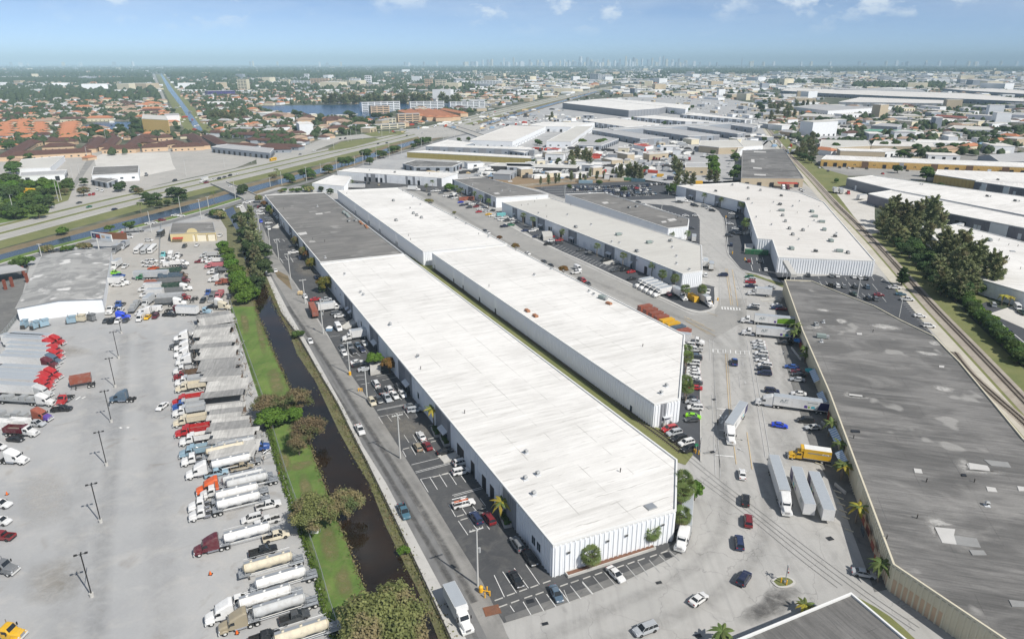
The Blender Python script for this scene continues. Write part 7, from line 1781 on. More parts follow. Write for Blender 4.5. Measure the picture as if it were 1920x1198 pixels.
many('Z1','green',WL,[(40,930,10),(90,940,11),(140,970,9),(30,1010,9),(100,1030,9),(60,1110,6),(160,1120,6),(230,1110,6),(20,1150,6),(310,1030,7),(500,960,8),(520,990,7),(470,990,8),(90,860,11),(40,690,9),(90,680,8),(100,840,12),(270,1100,5)])
many('Z1','brown',WL,[(620,1025,8),(480,1030,6),(1035,1025,6),(420,1030,5)]);many('Z1','dark',WL,[(625,955,7),(905,985,8),(880,1000,7),(1010,1010,6)])
# palms
def frond_mesh(L,droop,mat,n=11,wd=.42,name='frond'):
 b=MB();prev=None
 pts=[(L*t,0,L*(.42*t-droop*t*t))for t in np.linspace(0,1,n)]
 for i in range(1,n):
  x,_,z_=pts[i];x0,_,z0=pts[i-1]
  wl=wd*math.sin(math.pi*min(1,(i+.6)/n))+.08
  for s in(-1,1):
   b.add([(x0,0,z0),(x,0,z_),(x+.18,s*wl,z_-wl*.5),(x0+.12,s*wl,z0-wl*.52)],[(0,1,2,3)])
 return b.mesh(name,[mat])
FR={('coco',m,k_):frond_mesh(2.6,d_,m)for m in('palm_leaf','palm_yellow','palm_dead')for k_,d_ in enu((.55,.95,1.3))}
def fan_mesh(R,mat):
 b=MB();n=9
 for i in range(n):
  a0=-1.25+2.5*i/n;a1=-1.25+2.5*(i+.8)/n;am=(a0+a1)/2
  b.add([(.5*R,0,0),(R*.5+R*.6*math.cos(a0),R*.7*math.sin(a0),.05),(R*.5+R*.8*math.cos(am),R*.9*math.sin(am),-.16*R),(R*.5+R*.6*math.cos(a1),R*.7*math.sin(a1),.05)],[(0,1,2,3)])
 b.bar((0,0,0),(.5*R,0,0),.025,0,3)
 return b.mesh('frond',[mat])
FAN={m:fan_mesh(1.15,m)for m in('palm_leaf','palm_dead','palm_yellow')}
def joined_palm(seed,fan,mat):
 rr=random.Random(seed);b=MB()
 for i in range(18 if fan else 14):
  a=i*2.4;el=rr.uniform(-.5,1.2)if fan else 0
  src=FAN[mat]if fan else FR[('coco',mat,i%3)]
  R=Matrix.Rotation(a,3,'Z')@Matrix.Rotation(-el,3,'Y')
  b.add([R@v.co for v in src.vertices],[tuple(p.vertices)for p in src.polygons])
 return b.mesh('crown',[mat])
JP={(f_,m):joined_palm(3,f_,m)for f_ in(0,1)for m in('palm_leaf','palm_yellow')}
def trunk_palm(h,r):
 b=MB();n=6;pr=Vec((0,0,0))
 for i in range(1,n+1):
  q=Vec((.12*math.sin(i),.1*math.cos(i*1.3)-.1,h*i/n));b.bar(pr,q,r*(1.15-.05*i),0,7,r*(1.1-.05*i));pr=q
 return b.mesh('trunk',['palm_bark']),pr
PALMS=[]
def palm(z,x,y,h,kind,where,mat='palm_leaf',base=0):
 p=zp(z,x,y,0 if base else h);PALMS.append((Vec((p.x,p.y,0)),h,kind,where,mat))
palm('Y5',1012,885,6.,'coco','at the canal-side warehouse wall above the planters','palm_yellow');palm('Y6',782,420,5.2,'coco','in the planter beside the ladder pickup','palm_yellow')
palm('Y7',485,580,4.4,'fan','before the ribbed end wall, nearer the parked white lorry');palm('Y7',142,715,4.2,'fan','before the ribbed end wall, nearer the utility pole')
CR='at the street corner of the ribbed end wall'
palm('Y7',665,285,7.5,'fan',CR);palm('Y7',655,362,7.,'fan',CR);palm('Y7',655,490,6.,'fan',CR);palm('Y7',690,330,6.5,'fan',CR)
SW='in the strip against the white warehouse beside the street'
palm('Y8',430,300,6.5,'fan',SW);palm('Y8',432,350,6.5,'fan',SW);palm('Y8',420,530,6.5,'fan',SW);palm('Y8',432,575,6.,'fan',SW)
G3='in front of the grey and white bays of the third row'
for x,y in((85,332),(155,360),(375,455),(640,562),(835,632),(1052,708),(1130,768),(1220,800),(1302,878),(1425,882)):palm('Z7',x,y,6.2,'fan',G3)
for x,y in((545,225),(700,272),(775,315),(870,360),(485,200),(515,240)):palm('X8',x,y,6.2,'fan',G3)
for x,y in((1440,182),(1565,215),(1715,250),(1740,262),(1750,372),(1775,375),(1735,395),(1760,405)):palm('Z7',x,y,6.5,'fan','along the bays of the unit-crowded warehouse')
palm('Z7',1315,468,5,'fan','by the end wall of the brown-grey roofed warehouse','palm_leaf');palm('Z7',1197,475,4,'fan','by the end wall of the brown-grey roofed warehouse')
CW='in the planters along the cream wall'
for x,y,h in((52,110,6.5),(70,150,5.5),(40,165,5.),(130,285,5),(125,335,3.5),(310,838,5),(385,1000,5),(410,1155,4.6)):palm('X1',x,y,h,'coco',CW,'palm_leaf')
for x,y,h in((450,160,4.6),(540,405,4.8),(678,745,4.8)):palm('X2',x,y,h,'coco',CW,'palm_yellow' if x<600 else 'palm_leaf')
palm('Y7',890,1150,4,'coco','behind the parapet at the bottom edge');palm('X2',225,985,2.2,'coco','low on the pavement by the bottom roof','palm_yellow')
palm('Z1',1042,1115,8,'coco',HC);palm('Z1',1592,1035,8,'coco',HC);palm('Z2',150,865,9,'coco',HC);palm('Z3',1655,725,9,'coco',IM);palm('Z3',1680,790,9,'coco',IM)
palm('Z8',1770,690,5,'coco','beside the drive beyond the pines','palm_yellow');palm('Z8',1820,700,4.5,'coco','beside the drive beyond the pines','palm_yellow');palm('Z3',60,635,7,'fan',IM);palm('Z3',118,608,7,'fan',IM);palm('Z3',172,585,7,'fan',IM)
for x,y in((718,960),(1275,990),(1318,960)):palm('Z2',x,y,5,'fan','before the far white ribbed warehouse')
for x,y in((470,605),(375,610),(430,590),(250,620),(140,600),(30,640),(500,640),(1380,570),(1440,575),(1520,575),(1560,590),(870,600),(900,610),(950,600),(780,590)):palm('Z1',x,y,9,'coco','in the streets of the tiled-roof quarter')
def ordinal_labels(items,key):
 g={}
 for it in items:g.setdefault(key(it),[]).append(it)
 return g
ref0=at(960,1198)
_pg=ordinal_labels(PALMS,lambda q:(q[2],q[3],q[4]))
for(kd,where,mat),L_ in _pg.items():
 L_.sort(key=lambda q:(q[0]-ref0).length)
 for i,(p,h,_,_,_)in enu(L_):
  what={'fan':'fan palm with a round head','coco':'coconut palm' if mat=='palm_leaf' else 'coconut palm with yellowing fronds'}[kd]
  lab='%s %s'%(what,where)+('' if len(L_)==1 else ', %s from the near end'%ORD[i])
  if len(lab.split())>16:lab='%s %s, the %s'%(what.replace(' with a round head',''),where,ORD[i])
  t=thing('palm_tree',' '.join(lab.split()[:16]),'palm',p,ru(0,6),'palms '+where)
  tm,top=memo(('pt',round(h,1),kd),lambda:trunk_palm(h-(.4 if kd=='fan' else.2),.2 if kd=='fan' else.17))
  ob('trunk',tm,t)
  dist=p.length
  if dist<330:
   n_=22 if kd=='fan' else 15
   for j in range(n_):
    a=j*2.4+ru(-.2,.2)
    if kd=='fan':
     el=-.9+2.1*j/n_+ru(-.15,.15);m_='palm_dead' if j<3 else mat
     o=ob('frond',FAN[m_],t,top);o.rotation_euler=(ru(-.4,.4),-el,a);o.scale=(1.7,1.7,1.7)
    else:
     m_=mat if not(mat=='palm_yellow' and j%3==0)else 'palm_leaf'
     o=ob('frond',FR[('coco',m_,j%3)],t,top);o.rotation_euler=(0,ru(-.5,.15),a);s_=.55+.065*h;o.scale=(s_,s_,s_)
  else:
   s_=1.5 if kd=='fan' else.6+.05*h
   ob('crown',JP[(1 if kd=='fan' else 0,mat)],t,top,0,None,s_)
_tg=ordinal_labels(TL,lambda q:(q[1],q[3]))
for(kd,where),L_ in _tg.items():
 L_.sort(key=lambda q:(q[0]-ref0).length)
 for i,(p,_,h,_,sx,rz,idx)in enu(L_):
  nm,what=KN[kd]
  lab='%s %s'%(what,where)+('' if len(L_)==1 else ', %s from the near end'%ORD[i])
  if len(lab.split())>16:lab='%s %s, the %s'%(what,where,ORD[i])
  avail=[k_ for k_ in TREES if k_.rstrip('0123456789')==kd]
  tm,cm=TREES[avail[(i if idx is None else idx)%len(avail)]]
  t=thing(nm,' '.join(lab.split()[:16]),'shrub' if nm=='shrub' else 'tree',p,rz if rz is not None else ru(0,6),('%ss %s'%(KN[kd][0].replace('_',' '),where))if len(L_)>1 else None)
  s_=h/TH[kd];ob('trunk',tm,t,sc=(s_*sx,s_*sx,s_));ob('crown',cm,t,sc=(s_*sx,s_*sx,s_))
FENCE=[(428,556),(436,580),(454,638),(469,680),(484,722),(503,777),(519,830),(534,880),(552,933),(579,1006),(602,1075),(619,1135),(640,1198),(700,1370)]
FP=poly_px(FENCE,k=5)
hp=[p for p in offs(FP,1.3)if p.y<185]
rng=np.random.default_rng(5);C=[]
for a,b_ in zip(hp[:-1],hp[1:]):
 n_=int((b_-a).length*26)
 s=rng.random(n_);C.append(np.array(a)[None]+(np.array(b_)-np.array(a))[None]*s[:,None])
C=np.concatenate(C);n_=len(C);C+=rng.normal(size=(n_,3))*np.array([.33,.33,0]);C[:,2]=.1+.85*rng.random(n_)
nr=unit(n_,rng)+np.array([0,0,.5]);U=np.cross(nr,unit(n_,rng));U/=np.linalg.norm(U,axis=1)[:,None];Vv=np.cross(nr/np.linalg.norm(nr,axis=1)[:,None],U)
struct('hedge_row',quads('hedge_row',C,U*.2,Vv*.16,['leaf_bright']),'stuff')['label']='low bright hedge growing along the chain-link fence'
for tt,(LA,LB,q_)in enu(((WAT_R,BANK_R,.55),(WAT_L,WAT_R,.012))):
 bk=poly_px([inter(a,b_,q_)for a,b_ in zip(LA[3:],LB[3:])],k=5);C=[]
 for a,b_ in zip(bk[:-1],bk[1:]):
  n_=int((b_-a).length*(16,9)[tt]);s=rng.random(n_);C.append(np.array(a)[None]+(np.array(b_)-np.array(a))[None]*s[:,None])
 C=np.concatenate(C);n_=len(C);C+=rng.normal(size=(n_,3))*np.array([.9,.9,0])*(1,.45)[tt];C[:,2]=.1+.45*rng.random(n_)**2
 U=unit(n_,rng)*.2;Vv=unit(n_,rng)*.16
 struct('bank_weeds',quads('bank_weeds',C,U,Vv,['leaf_olive']),'stuff')
# poles, lamps, fences
def solve_h(b_,z,ty):
 x0,y0,s0=Z[z];gy=y0+ty/s0;lo,hi=.0,60.
 for _ in range(40):
  m_=(lo+hi)/2;f_=b_.y*CP-(m_-CAMH)*SP;d_=-b_.y*SP-(m_-CAMH)*CP
  if CY+F*d_/f_>gy:lo=m_
  else:hi=m_
 return lo
def upole(z,bx,by,tx,ty,label,kind='concrete',arm=1,group=None,transformer=0,az=E_):
 p=zp(z,bx,by);h=min(solve_h(p,z,ty),16);t=thing('utility_pole' if kind!='lamp' else 'lamp_post',label,'utility pole' if kind!='lamp' else 'lamp post',p,rad(90-az),group)
 mat={'concrete':'concrete_pole','wood':'wood_pole','lamp':'concrete_pole'}[kind]
 ob('pole',MB().bar((0,0,0),(0,0,h),.24,0,8,.14).mesh('pole',[mat]),t)
 if arm:
  ob('crossarm',memo('arm'+mat,lambda:MB().box(-1.5,1.5,-.08,.08,-.1,.1).mesh('crossarm',[mat])),t,(0,.2,h-.5))
  for x in(-1.35,-.7,.7,1.35):ob('insulator',memo('ins',lambda:MB().bar((0,0,0),(0,0,.28),.06,0,6).mesh('insulator',['white_plastic'])),t,(x,.2,h-.4))
 if transformer:ob('transformer',memo('trf',lambda:MB().bar((0,0,-.5),(0,0,.5),.3,0,10).mesh('transformer',['hvac_grey'])),t,(.5,0,h*.62))
 if kind=='lamp':ob('lamp_arm',memo('lar',lambda:MB().bar((0,0,0),(1.9,0,.5),.06,0,5).box(1.7,2.5,-.14,.14,.46,.6).mesh('lamp_arm',['galvanised'])),t,(0,0,h-.4))
 return t
PW=[(('Y6',650,898,643,572),'leaning over the striped corner lot',1),(('Y5',722,1340,720,940),'beside the sandy patch in the canal-side lot',0),(('Y5',425,812,405,520),'by the cream vehicle in the canal-side lot',0),(('Y5',270,585,238,290),'with a yellow guard at its foot',0),(('Y5',30,220,8,-70),'beside the rust-red container',1),(('X4',615,995,580,690),'by the small tan machine',0),(('X4',435,705,385,365),'with a wooden lower half',0),(('X4',287,450,245,185),'beside the far painted stalls',0),(('X4',180,312,150,20),'at the bend of the service road',0),(('V4',230,612,183,272),'among cars at the far end of the lot',0)]
for(a_,lb,tr)in PW:upole(*a_,'white concrete utility pole '+lb,'concrete',1,'utility poles along the service road',bool(tr))
HWP=[('V8',265,510,203,200),('V8',692,255,645,-10),('V8',980,305,940,30),('V8',1085,148,1058,-10),('Z5',312,405,284,308),('Z2',195,990,187,885),('Z2',380,962,354,850),('Z2',486,895,480,822),('Z2',606,882,603,782),('Z2',802,835,794,738),('Z2',740,842,735,766),('Z2',905,812,900,690),('Z2',1000,785,995,680),('Z2',1091,758,1088,660),('Z2',1241,722,1240,625),('Z2',1404,652,1402,588),('Z2',1486,635,1483,570),('Z2',1530,620,1527,560),('Z2',108,1000,103,930),('Z1',1765,1092,1755,960),('Z2',1318,690,1316,590),('Z2',1650,580,1648,520),('Z2',1800,545,1798,500)]
HWL=[('Z2',690,668,684,578),('Z2',714,658,704,542),('Z2',796,642,790,538),('Z2',753,642,749,552),('Z2',584,718,576,598),('Z1',440,1112,414,928),('Z1',461,1102,438,958),('Z1',104,1195,72,1060),('Z1',545,932,524,848),('Z1',594,905,580,820),('Z1',792,642,770,578),('Z1',1683,862,1666,788),('Z1',1886,822,1878,758),('Z1',1396,922,1388,798),('Z1',655,790,640,700),('Z2',945,640,943,560),('Z2',408,690,402,640),('Z2',1000,600,998,520)]
for i,a_ in enu(sorted(HWP,key=lambda q:zp(*q[:3]).length)):upole(*a_,'tall pale concrete pole by the highway canal, %s from the billboard end'%ORD[i],'concrete',i%2==0,'poles along the highway canal',az=104)
for i,a_ in enu(sorted(HWL,key=lambda q:zp(*q[:3]).length)):upole(*a_,'tall pale street lamp across the highway, %s from the bus yard'%ORD[i],'lamp',0,'street lamps across the highway',az=100)
for i,a_ in enu((('Z8',667,708,686,570),('Z8',980,858,1002,722))):upole(*a_,'white lamp post in the asphalt lot behind the curved roof, %s from the chute'%ORD[i],'lamp',0,'lamp posts in the asphalt lot',az=RE)
for i,a_ in enu((('Z7',1120,302,1118,258),('Z7',1172,182,1174,92),('Z7',395,192,395,108))):upole(*a_,('short yellow-based lamp post at the curved inner street','lamp post beside the big crowded car park','lamp post behind the white end wall')[i],'lamp',0)
for z,bx,by,tx,ty in(('Z4',690,600,688,525),('Z4',770,570,768,520),('Z4',1205,580,1205,515),('Z4',1150,575,1150,515),('Z4',430,605,428,540),('Z4',490,610,488,550),('Z4',1460,520,1458,440),('Z4',1585,495,1582,440),('Z4',560,600,558,545),('Z4',1865,575,1865,510)):
 upole(z,bx,by,tx,ty,'thin utility pole in the yards across the tracks','wood',1,'utility poles in the yards across the tracks')
upole('V7',1470,1190,1492,1060,'slim pole at the white wall beyond the pines','lamp',0)
LP=[('Y1',1093,218,1076,92),('Y1',1068,440,1020,202),('Y1',1038,700,982,438),('Y1',1003,1015,940,732),('Y3',603,220,560,28),('Y3',570,540,522,322),('Y3',520,958,461,716)]
hb=MB();hb.bar((0,0,0),(0,0,.95),.42,0,12);hb_me=hb.mesh('base',['concrete_light'])
for i,(z,bx,by,tx,ty)in enu(sorted(LP,key=lambda q:zp(*q[:3]).length)):
 p=zp(z,bx,by);h=solve_h(p,z,ty);t=thing('lamp_post','dark twin-headed lamp post in the middle of the yard, %s from the near end'%ORD[i],'lamp post',p,rad(90-E_),'lamp posts down the middle of the yard')
 ob('base',hb_me,t);ob('pole',MB().box(-.1,.1,-.1,.1,.95,h).mesh('pole',['pole_dark']),t)
 for s in(-1,1):ob('lamp_head',memo(('lh',s),lambda:MB().box(min(0,s*1.15),max(0,s*1.15),-.05,.05,-.05,.05).box(min(s*.65,s*1.2),max(s*.65,s*1.2),-.24,.24,-.06,.12).mesh('lamp_head',['pole_dark'])),t,(0,0,h-.1))
 ob('lamp_head',memo('lhx',lambda:MB().box(-.12,.12,-.6,.6,-.02,.1).mesh('lamp_head',['pole_dark'])),t,(0,0,h-.1))
k=NT('chain_link');tr_=k.n('ShaderNodeBsdfTransparent');mxs=k.n('ShaderNodeMixShader');co=k.coord('Object',(1,1,1))
w=k.noise(co,.4,2.);mo=[n for n in k.t.nodes if n.type=='OUTPUT_MATERIAL'][0]
k.out((.46,.50,.46),.5,.2);mxs.inputs[0].default_value=.30
k.l(tr_.outputs[0],mxs.inputs[1]);k.l(k.b.outputs[0],mxs.inputs[2]);k.l(mxs.outputs[0],mo.inputs['Surface'])
def fence(P,label,name='fence',post_h=2.,step=3.4,net='chain_link',rail=1,post_mat='galvanised'):
 t=thing(name,label,'fence',P[0]);o0=P[0]
 nv=MB();rl=MB();n=len(P)
 if net:
  nv.add([(p.x-o0.x,p.y-o0.y,.1)for p in P]+[(p.x-o0.x,p.y-o0.y,post_h)for p in P],[(i,i+1,n+i+1,n+i)for i in range(n-1)]);ob('netting',nv.mesh('netting',[net]),t)
 for zz in((post_h,)if net else(post_h,post_h*.55)):
  rl=MB()
  for a,b_ in zip(P[:-1],P[1:]):rl.bar((a.x-o0.x,a.y-o0.y,zz),(b_.x-o0.x,b_.y-o0.y,zz),.05 if net else.07,0,4,None,0)
  ob('rail',rl.mesh('rail',[post_mat]),t)
 pm=memo(('post',post_h,post_mat),lambda:MB().bar((0,0,0),(0,0,post_h+.05),.06,0,5).mesh('post',[post_mat]));acc=.0;c_=0
 for a,b_ in zip(P[:-1],P[1:]):
  d=b_-a;L=d.length
  while acc<L and c_<290:
   p=a+d*(acc/L);ob('post',pm,t,(p.x-o0.x,p.y-o0.y,0));acc+=step;c_+=1
  acc-=L
 return t
fence(FP,'long chain-link fence running down the canal lawn beside a low hedge')
GRD=poly_px([(530,590),(561,632),(603,705),(634,757),(665,820),(690,868),(730,950),(760,1012),(786,1066),(815,1128),(843,1190),(900,1320)],k=4)
fence([p+Vec((0,0,0))for p in offs(GRD,.35)],'low dark guard rail between canal bank and service road pavement','guard_rail',.95,3.,None,1,'steel_dark')
fence(poly_px([(0,640),(28,605),(40,590)],k=3),'grey fence at the corner of the pale shed','fence',2.2,3.)
fence(poly_px([(303,420),(300,470),(301,520),(304,575)],k=3),'overgrown fence dividing the upper yard','fence',2.2,3.)
fence(poly_px([(952,353),(1010,348),(1085,341),(1200,338)],k=3),'thin wire fence between the brown field and the crowded car park','fence',2.,6.)
br=thing('road_bridge','low concrete bridge carrying the canal road across the highway canal','bridge',at(440,362));o0=at(440,362)
bp=[p-o0 for p in poly_px([(474,374),(440,358),(410,345)],k=4)]
def rib_local(P,o,w,z0,z1):
 A,B=offs(P,o-w/2),offs(P,o+w/2);b=MB()
 b.rings([[(a.x,a.y,z0),(c.x,c.y,z0),(c.x,c.y,z1),(a.x,a.y,z1)]for a,c in zip(A,B)],0);return b
ob('deck',rib_local(bp,0,13,.12,.5).mesh('deck',['street_dark']),br)
for o_ in(-6.6,6.6):ob('parapet',rib_local(bp,o_,.4,.1,1.5).mesh('parapet',['concrete_light']),br)
b2=thing('road_bridge','pale highway junction bridge over the canal beside the white roofs','bridge',at(868,245));o0=at(868,245)
bp=[p-o0 for p in poly_px([(838,236),(868,245),(905,258)],k=4)]
ob('deck',rib_local(bp,0,16,.12,.8).mesh('deck',['highway_asphalt']),b2)
for o_ in(-8,8):ob('parapet',rib_local(bp,o_,.5,.1,1.7).mesh('parapet',['concrete_light']),b2)
# billboard, crossing signals and small things
bb=thing('billboard','white-framed billboard with a dark picture panel, above the shed roof','billboard',zp('V2',345,480));o0=zp('V2',345,480)
HB=6.2
A_=zp('V2',235,285,HB)-o0;B_=zp('V2',640,345,HB)-o0;u=(B_-A_);ln=u.length;u.normalize();an=math.atan2(u.y,u.x);c_=(A_+B_)/2;hh=3.6
f_=ob('frame',MB().box(-ln/2,ln/2,0,.5,-.35,hh).mesh('frame',['white_plastic']),bb,(c_.x,c_.y,HB),an)
def poster(name,x0,x1,z0,z1,mat,y=-.02):ob(name,MB().box(-ln/2+ln*x0,-ln/2+ln*x1,y-.01,y+.01,hh*z0,hh*z1).mesh(name,[mat]),bb,(c_.x,c_.y,HB),an)
poster('poster',.02,.98,.06,.94,'door_white');poster('printed_panel',.05,.45,.12,.88,'navy_print',-.05);poster('printed_panel',.12,.2,.3,.75,'grey_print',-.08);poster('printed_panel',.25,.42,.2,.72,'awning_red',-.08);poster('printed_panel',.52,.68,.3,.72,'wall_peach',-.05);poster('printed_panel',.75,.92,.4,.6,'awning_blue',-.05)
ob('pole',MB().bar((0,0,0),(0,0,HB+1),.35,0,10).mesh('pole',['concrete_pole']),bb,(c_.x*.6,c_.y,0));ob('catwalk',MB().box(-ln/2-.3,ln/2+.3,-.9,-.05,-.55,-.45).mesh('catwalk',['galvanised']),bb,(c_.x,c_.y,HB),an)
ob('rear_panel',MB().box(-ln/2+4,ln/2+5,2.4,2.7,-.3,hh).mesh('rear_panel',['rust']),bb,(c_.x,c_.y,HB),an+.35)
def signal(z,x,y,label,az,h=4.2):
 p=zp(z,x,y);t=thing('crossing_signal',label,'crossing signal',p,rad(90-az))
 ob('mast',MB().bar((0,0,0),(0,0,h),.09,0,7).box(-.3,.3,-.3,.3,0,.4).mesh('mast',['galvanised']),t)
 for s in(-1,1):
  b=MB();b.box(-.85,.85,.1,.14,-.11,.11);o=ob('crossbuck',b.mesh('crossbuck',['marking_white']),t,(0,0,h-.3));o.rotation_euler=(0,s*.75,0)
  ob('warning_light',memo('wl',lambda:MB().bar((0,.1,0),(0,.16,0),.3,0,12).bar((0,.16,0),(0,.34,0),.14,1,8).mesh('warning_light',['black_plastic','taillight'])),t,(s*.55,0,h-1.1))
 ob('light_arm',MB().box(-.6,.6,.02,.1,h-1.16,h-1.06).mesh('light_arm',['galvanised']),t);ob('bell',MB().bar((0,0,h),(0,0,h+.25),.16,0,8).mesh('bell',['hvac_grey']),t);return t
signal('Y7',1240,878,'railway crossing signal with crossbuck on a small grassy island',200);signal('V5',690,800,'railway crossing signal with crossbuck at the corner of the black lot',15)
def bollard(z,x,y,label,h=1.1,mat='yellow_paint',r=.13,name='bollard',cat='bollard',group=None):
 p=zp(z,x,y);t=tag(ob(name,memo(('bol',h,mat,r),lambda:MB().bar((0,0,0),(0,0,h),r,0,9).bar((0,0,h),(0,0,h+.08),r,0,9,r*.4).mesh(name,[mat])),None,p),label,cat,group);return t
for i,(z,x,y)in enu((('Y7',1215,880),('Y7',1246,893),('Y6',690,965),('Y6',718,955),('Y6',702,930),('V5',608,815),('V5',630,825),('V5',672,840))):
 bollard(z,x,y,('yellow bollard on the grassy island, on the lot side','yellow bollard on the grassy island, on the crossing side','yellow bollard near the standpipe, nearest the drain plate','yellow bollard near the standpipe, on the lot side','yellow bollard beside the yellow standpipe','first yellow bollard from the parked cars in the black lot','second yellow bollard from the parked cars in the black lot','third yellow bollard from the parked cars in the black lot')[i],1.3)
for i,(z,x,y)in enu((('X7',405,190),('X7',485,640),('X7',640,720),('Z7',1540,975),('Z7',1495,1000))):bollard(z,x,y,('yellow post at the bend of the street kerb by parked cars','yellow post with white foot beside the striped bays','yellow post by the small red hatchback','yellow post at the paved corner beyond the box trucks','yellow post at the box-truck corner lot')[i],1.4,'yellow_paint',.3)
sp_=thing('standpipe','yellow backflow standpipe at the foot of the corner utility pole','standpipe',zp('Y6',668,935))
ob('tank',MB().bar((0,0,.3),(0,0,1.5),.45,0,10).bar((0,0,1.5),(0,0,1.75),.45,0,10,.2).mesh('tank',['yellow_paint']),sp_);ob('pipe',MB().bar((.3,0,.6),(1.6,-.3,.6),.1,0,6).bar((1.6,-.3,.6),(1.6,-.3,0),.1,0,6).bar((0,0,0),(0,0,.4),.15,0,6).mesh('pipe',['yellow_paint']),sp_)
vg=thing('pole_guard','yellow guard at the foot of a white pole in the lot','pole guard',zp('Y5',270,590));ob('barrel',MB().bar((0,0,0),(0,0,1.2),.45,0,10).mesh('barrel',['yellow_paint']),vg)
vg=thing('pipe_manifold','low yellow pipe manifold on the asphalt beside a white pole','pipework',zp('Y5',362,735))
for x in(-.6,0,.6):ob('pipe',MB().bar((x,0,0),(x,0,1.1),.14,0,7).mesh('pipe',['yellow_paint']),vg,(0,0,0))
ob('cross_pipe',MB().bar((-.7,0,.9),(.7,0,.9),.14,0,7).mesh('cross_pipe',['yellow_paint']),vg)
gs=thing('street_sign','round green sign on a yellow post at the corner of the black lot','sign',zp('V5',632,822));ob('post',MB().bar((0,0,0),(0,0,2.6),.07,0,6).mesh('post',['galvanised']),gs);ob('sign_plate',MB().bar((0,-.05,0),(0,.05,0),.5,0,14).mesh('sign_plate',['green_paint']),gs,(0,0,2.6))
for i,(z,x,y,mt,sx,sy,lb)in enu((('Y6',730,1037,'rust',1.6,1.2,'rusty steel drain plate on the pavement near the corner pole'),('Y6',945,985,'door_dark',.8,.5,'dark drain grate at the head of the corner stalls'),('Y6',1030,1112,'door_dark',.6,.35,'small dark drain below the corner stalls'),('Y7',528,880,'door_dark',.6,.35,'dark drain on the bend below the end-wall stalls'),('Y7',750,1180,'door_dark',.6,.4,'dark drain beside the bottom parapet'),('Y7',575,725,'door_dark',.8,.8,'dark manhole in front of the parked white lorry'),('V5',825,180,'patch_grey',.9,.9,'square manhole cover on the pale pavement strip'),('V5',888,70,'door_dark',.6,.5,'dark manhole beside the street edge line'),('V5',866,807,'door_dark',.7,.5,'dark manhole near the crossing signal'),('V5',800,815,'patch_grey',1.2,.4,'worn grey patch plate by the crossing signal'),('X2',368,602,'door_dark',.7,.6,'dark manhole between parked trailers and the cream wall'),('Y8',1055,1128,'door_dark',.7,.6,'dark manhole before the yellow box truck'))):
 t=ob('drain_cover',MB().box(-sx,sx,-sy,sy,.1,.15).mesh('drain_cover',[mt]),None,zp(z,x,y),.3);tag(t,lb,'drain cover')
def planter(z,a,b_,w,label,plants=1,soil='mulch',hh=.75,kind='bush1'):
 A,B=zp(z,*a),zp(z,*b_);d=B-A;ln=d.length;t=thing('planter',label,'planter',(A+B)/2,math.atan2(d.y,d.x))
 for nm_,bx in(('side_wall',(-ln/2,ln/2,-w/2,-w/2+.22)),('side_wall',(-ln/2,ln/2,w/2-.22,w/2)),('end_wall',(-ln/2,-ln/2+.22,-w/2+.225,w/2-.225)),('end_wall',(ln/2-.22,ln/2,-w/2+.225,w/2-.225))):
  ob(nm_,MB().box(*bx,0,hh).mesh(nm_,['concrete_light']),t)
 ob('soil',MB().box(-ln/2+.23,ln/2-.23,-w/2+.23,w/2-.23,0,hh-.12).mesh('soil',[soil]),t)
 if plants:
  n_=max(1,int(ln/1.4))
  for i in range(n_):ob('bush',TREES[kind][1],t,(-ln/2+(i+.5)*ln/n_,0,hh-.5),i,None,.42)
 return t
planter('Y6',(790,500),(820,572),1.8,'white concrete planter holding a coconut palm beside the shaded wall',1,'mulch',.8,'bush0')
planter('Y6',(402,10),(425,60),1.8,'white planter with clipped bushes under the shaded awnings, farther one',1,'mulch',.8,'bush0');planter('Y6',(452,62),(478,112),1.8,'white planter with clipped bushes under the shaded awnings, nearer one',1,'mulch',.8,'bush0')
planter('Y7',(5,843),(500,682),1.5,'long low planter of reddish mulch along the ribbed end wall',0,'mulch',.7)
def block(z,pts,z0,z1,label,name='retaining_wall',cat='wall',mat='concrete_light'):
 P=[zp(z,*p,z1)for p in pts];o0=Vec((P[0].x,P[0].y,0));b=MB();b.prism(ccw([(p.x-o0.x,p.y-o0.y)for p in P]),z0,z1)
 return tag(ob(name,b.mesh(name,[mat]),None,o0),label,cat)
block('Y5',[(447,478),(545,465),(548,540),(452,560)],0,1.6,'pale concrete enclosure below the round green tree','enclosure','enclosure')
def ramp(z,lo,hi,w,h1,label):
 A,B=zp(z,*lo),zp(z,*hi);d=B-A;ln=d.length;t=thing('loading_ramp',label,'ramp',A,math.atan2(d.y,d.x));b=MB()
 b.add([(0,-w/2,.05),(ln,-w/2,h1),(ln,w/2,h1),(0,w/2,.05),(0,-w/2,0),(ln,-w/2,0),(ln,w/2,0),(0,w/2,0)],[(0,1,2,3),(4,5,1,0),(5,6,2,1),(6,7,3,2)])
 ob('slope',b.mesh('slope',['concrete_light']),t)
 for s in(-1,1):
  b=MB();b.add([(0,s*w/2,0),(ln,s*w/2,0),(ln,s*w/2,h1+.6),(0,s*w/2,.35),(0,s*(w/2+.2),0),(ln,s*(w/2+.2),0),(ln,s*(w/2+.2),h1+.6),(0,s*(w/2+.2),.35)],[(0,1,2,3),(4,5,6,7),(3,2,6,7),(0,3,7,4),(1,2,6,5)]);ob('side_wall',b.mesh('side_wall',['concrete_light']),t)
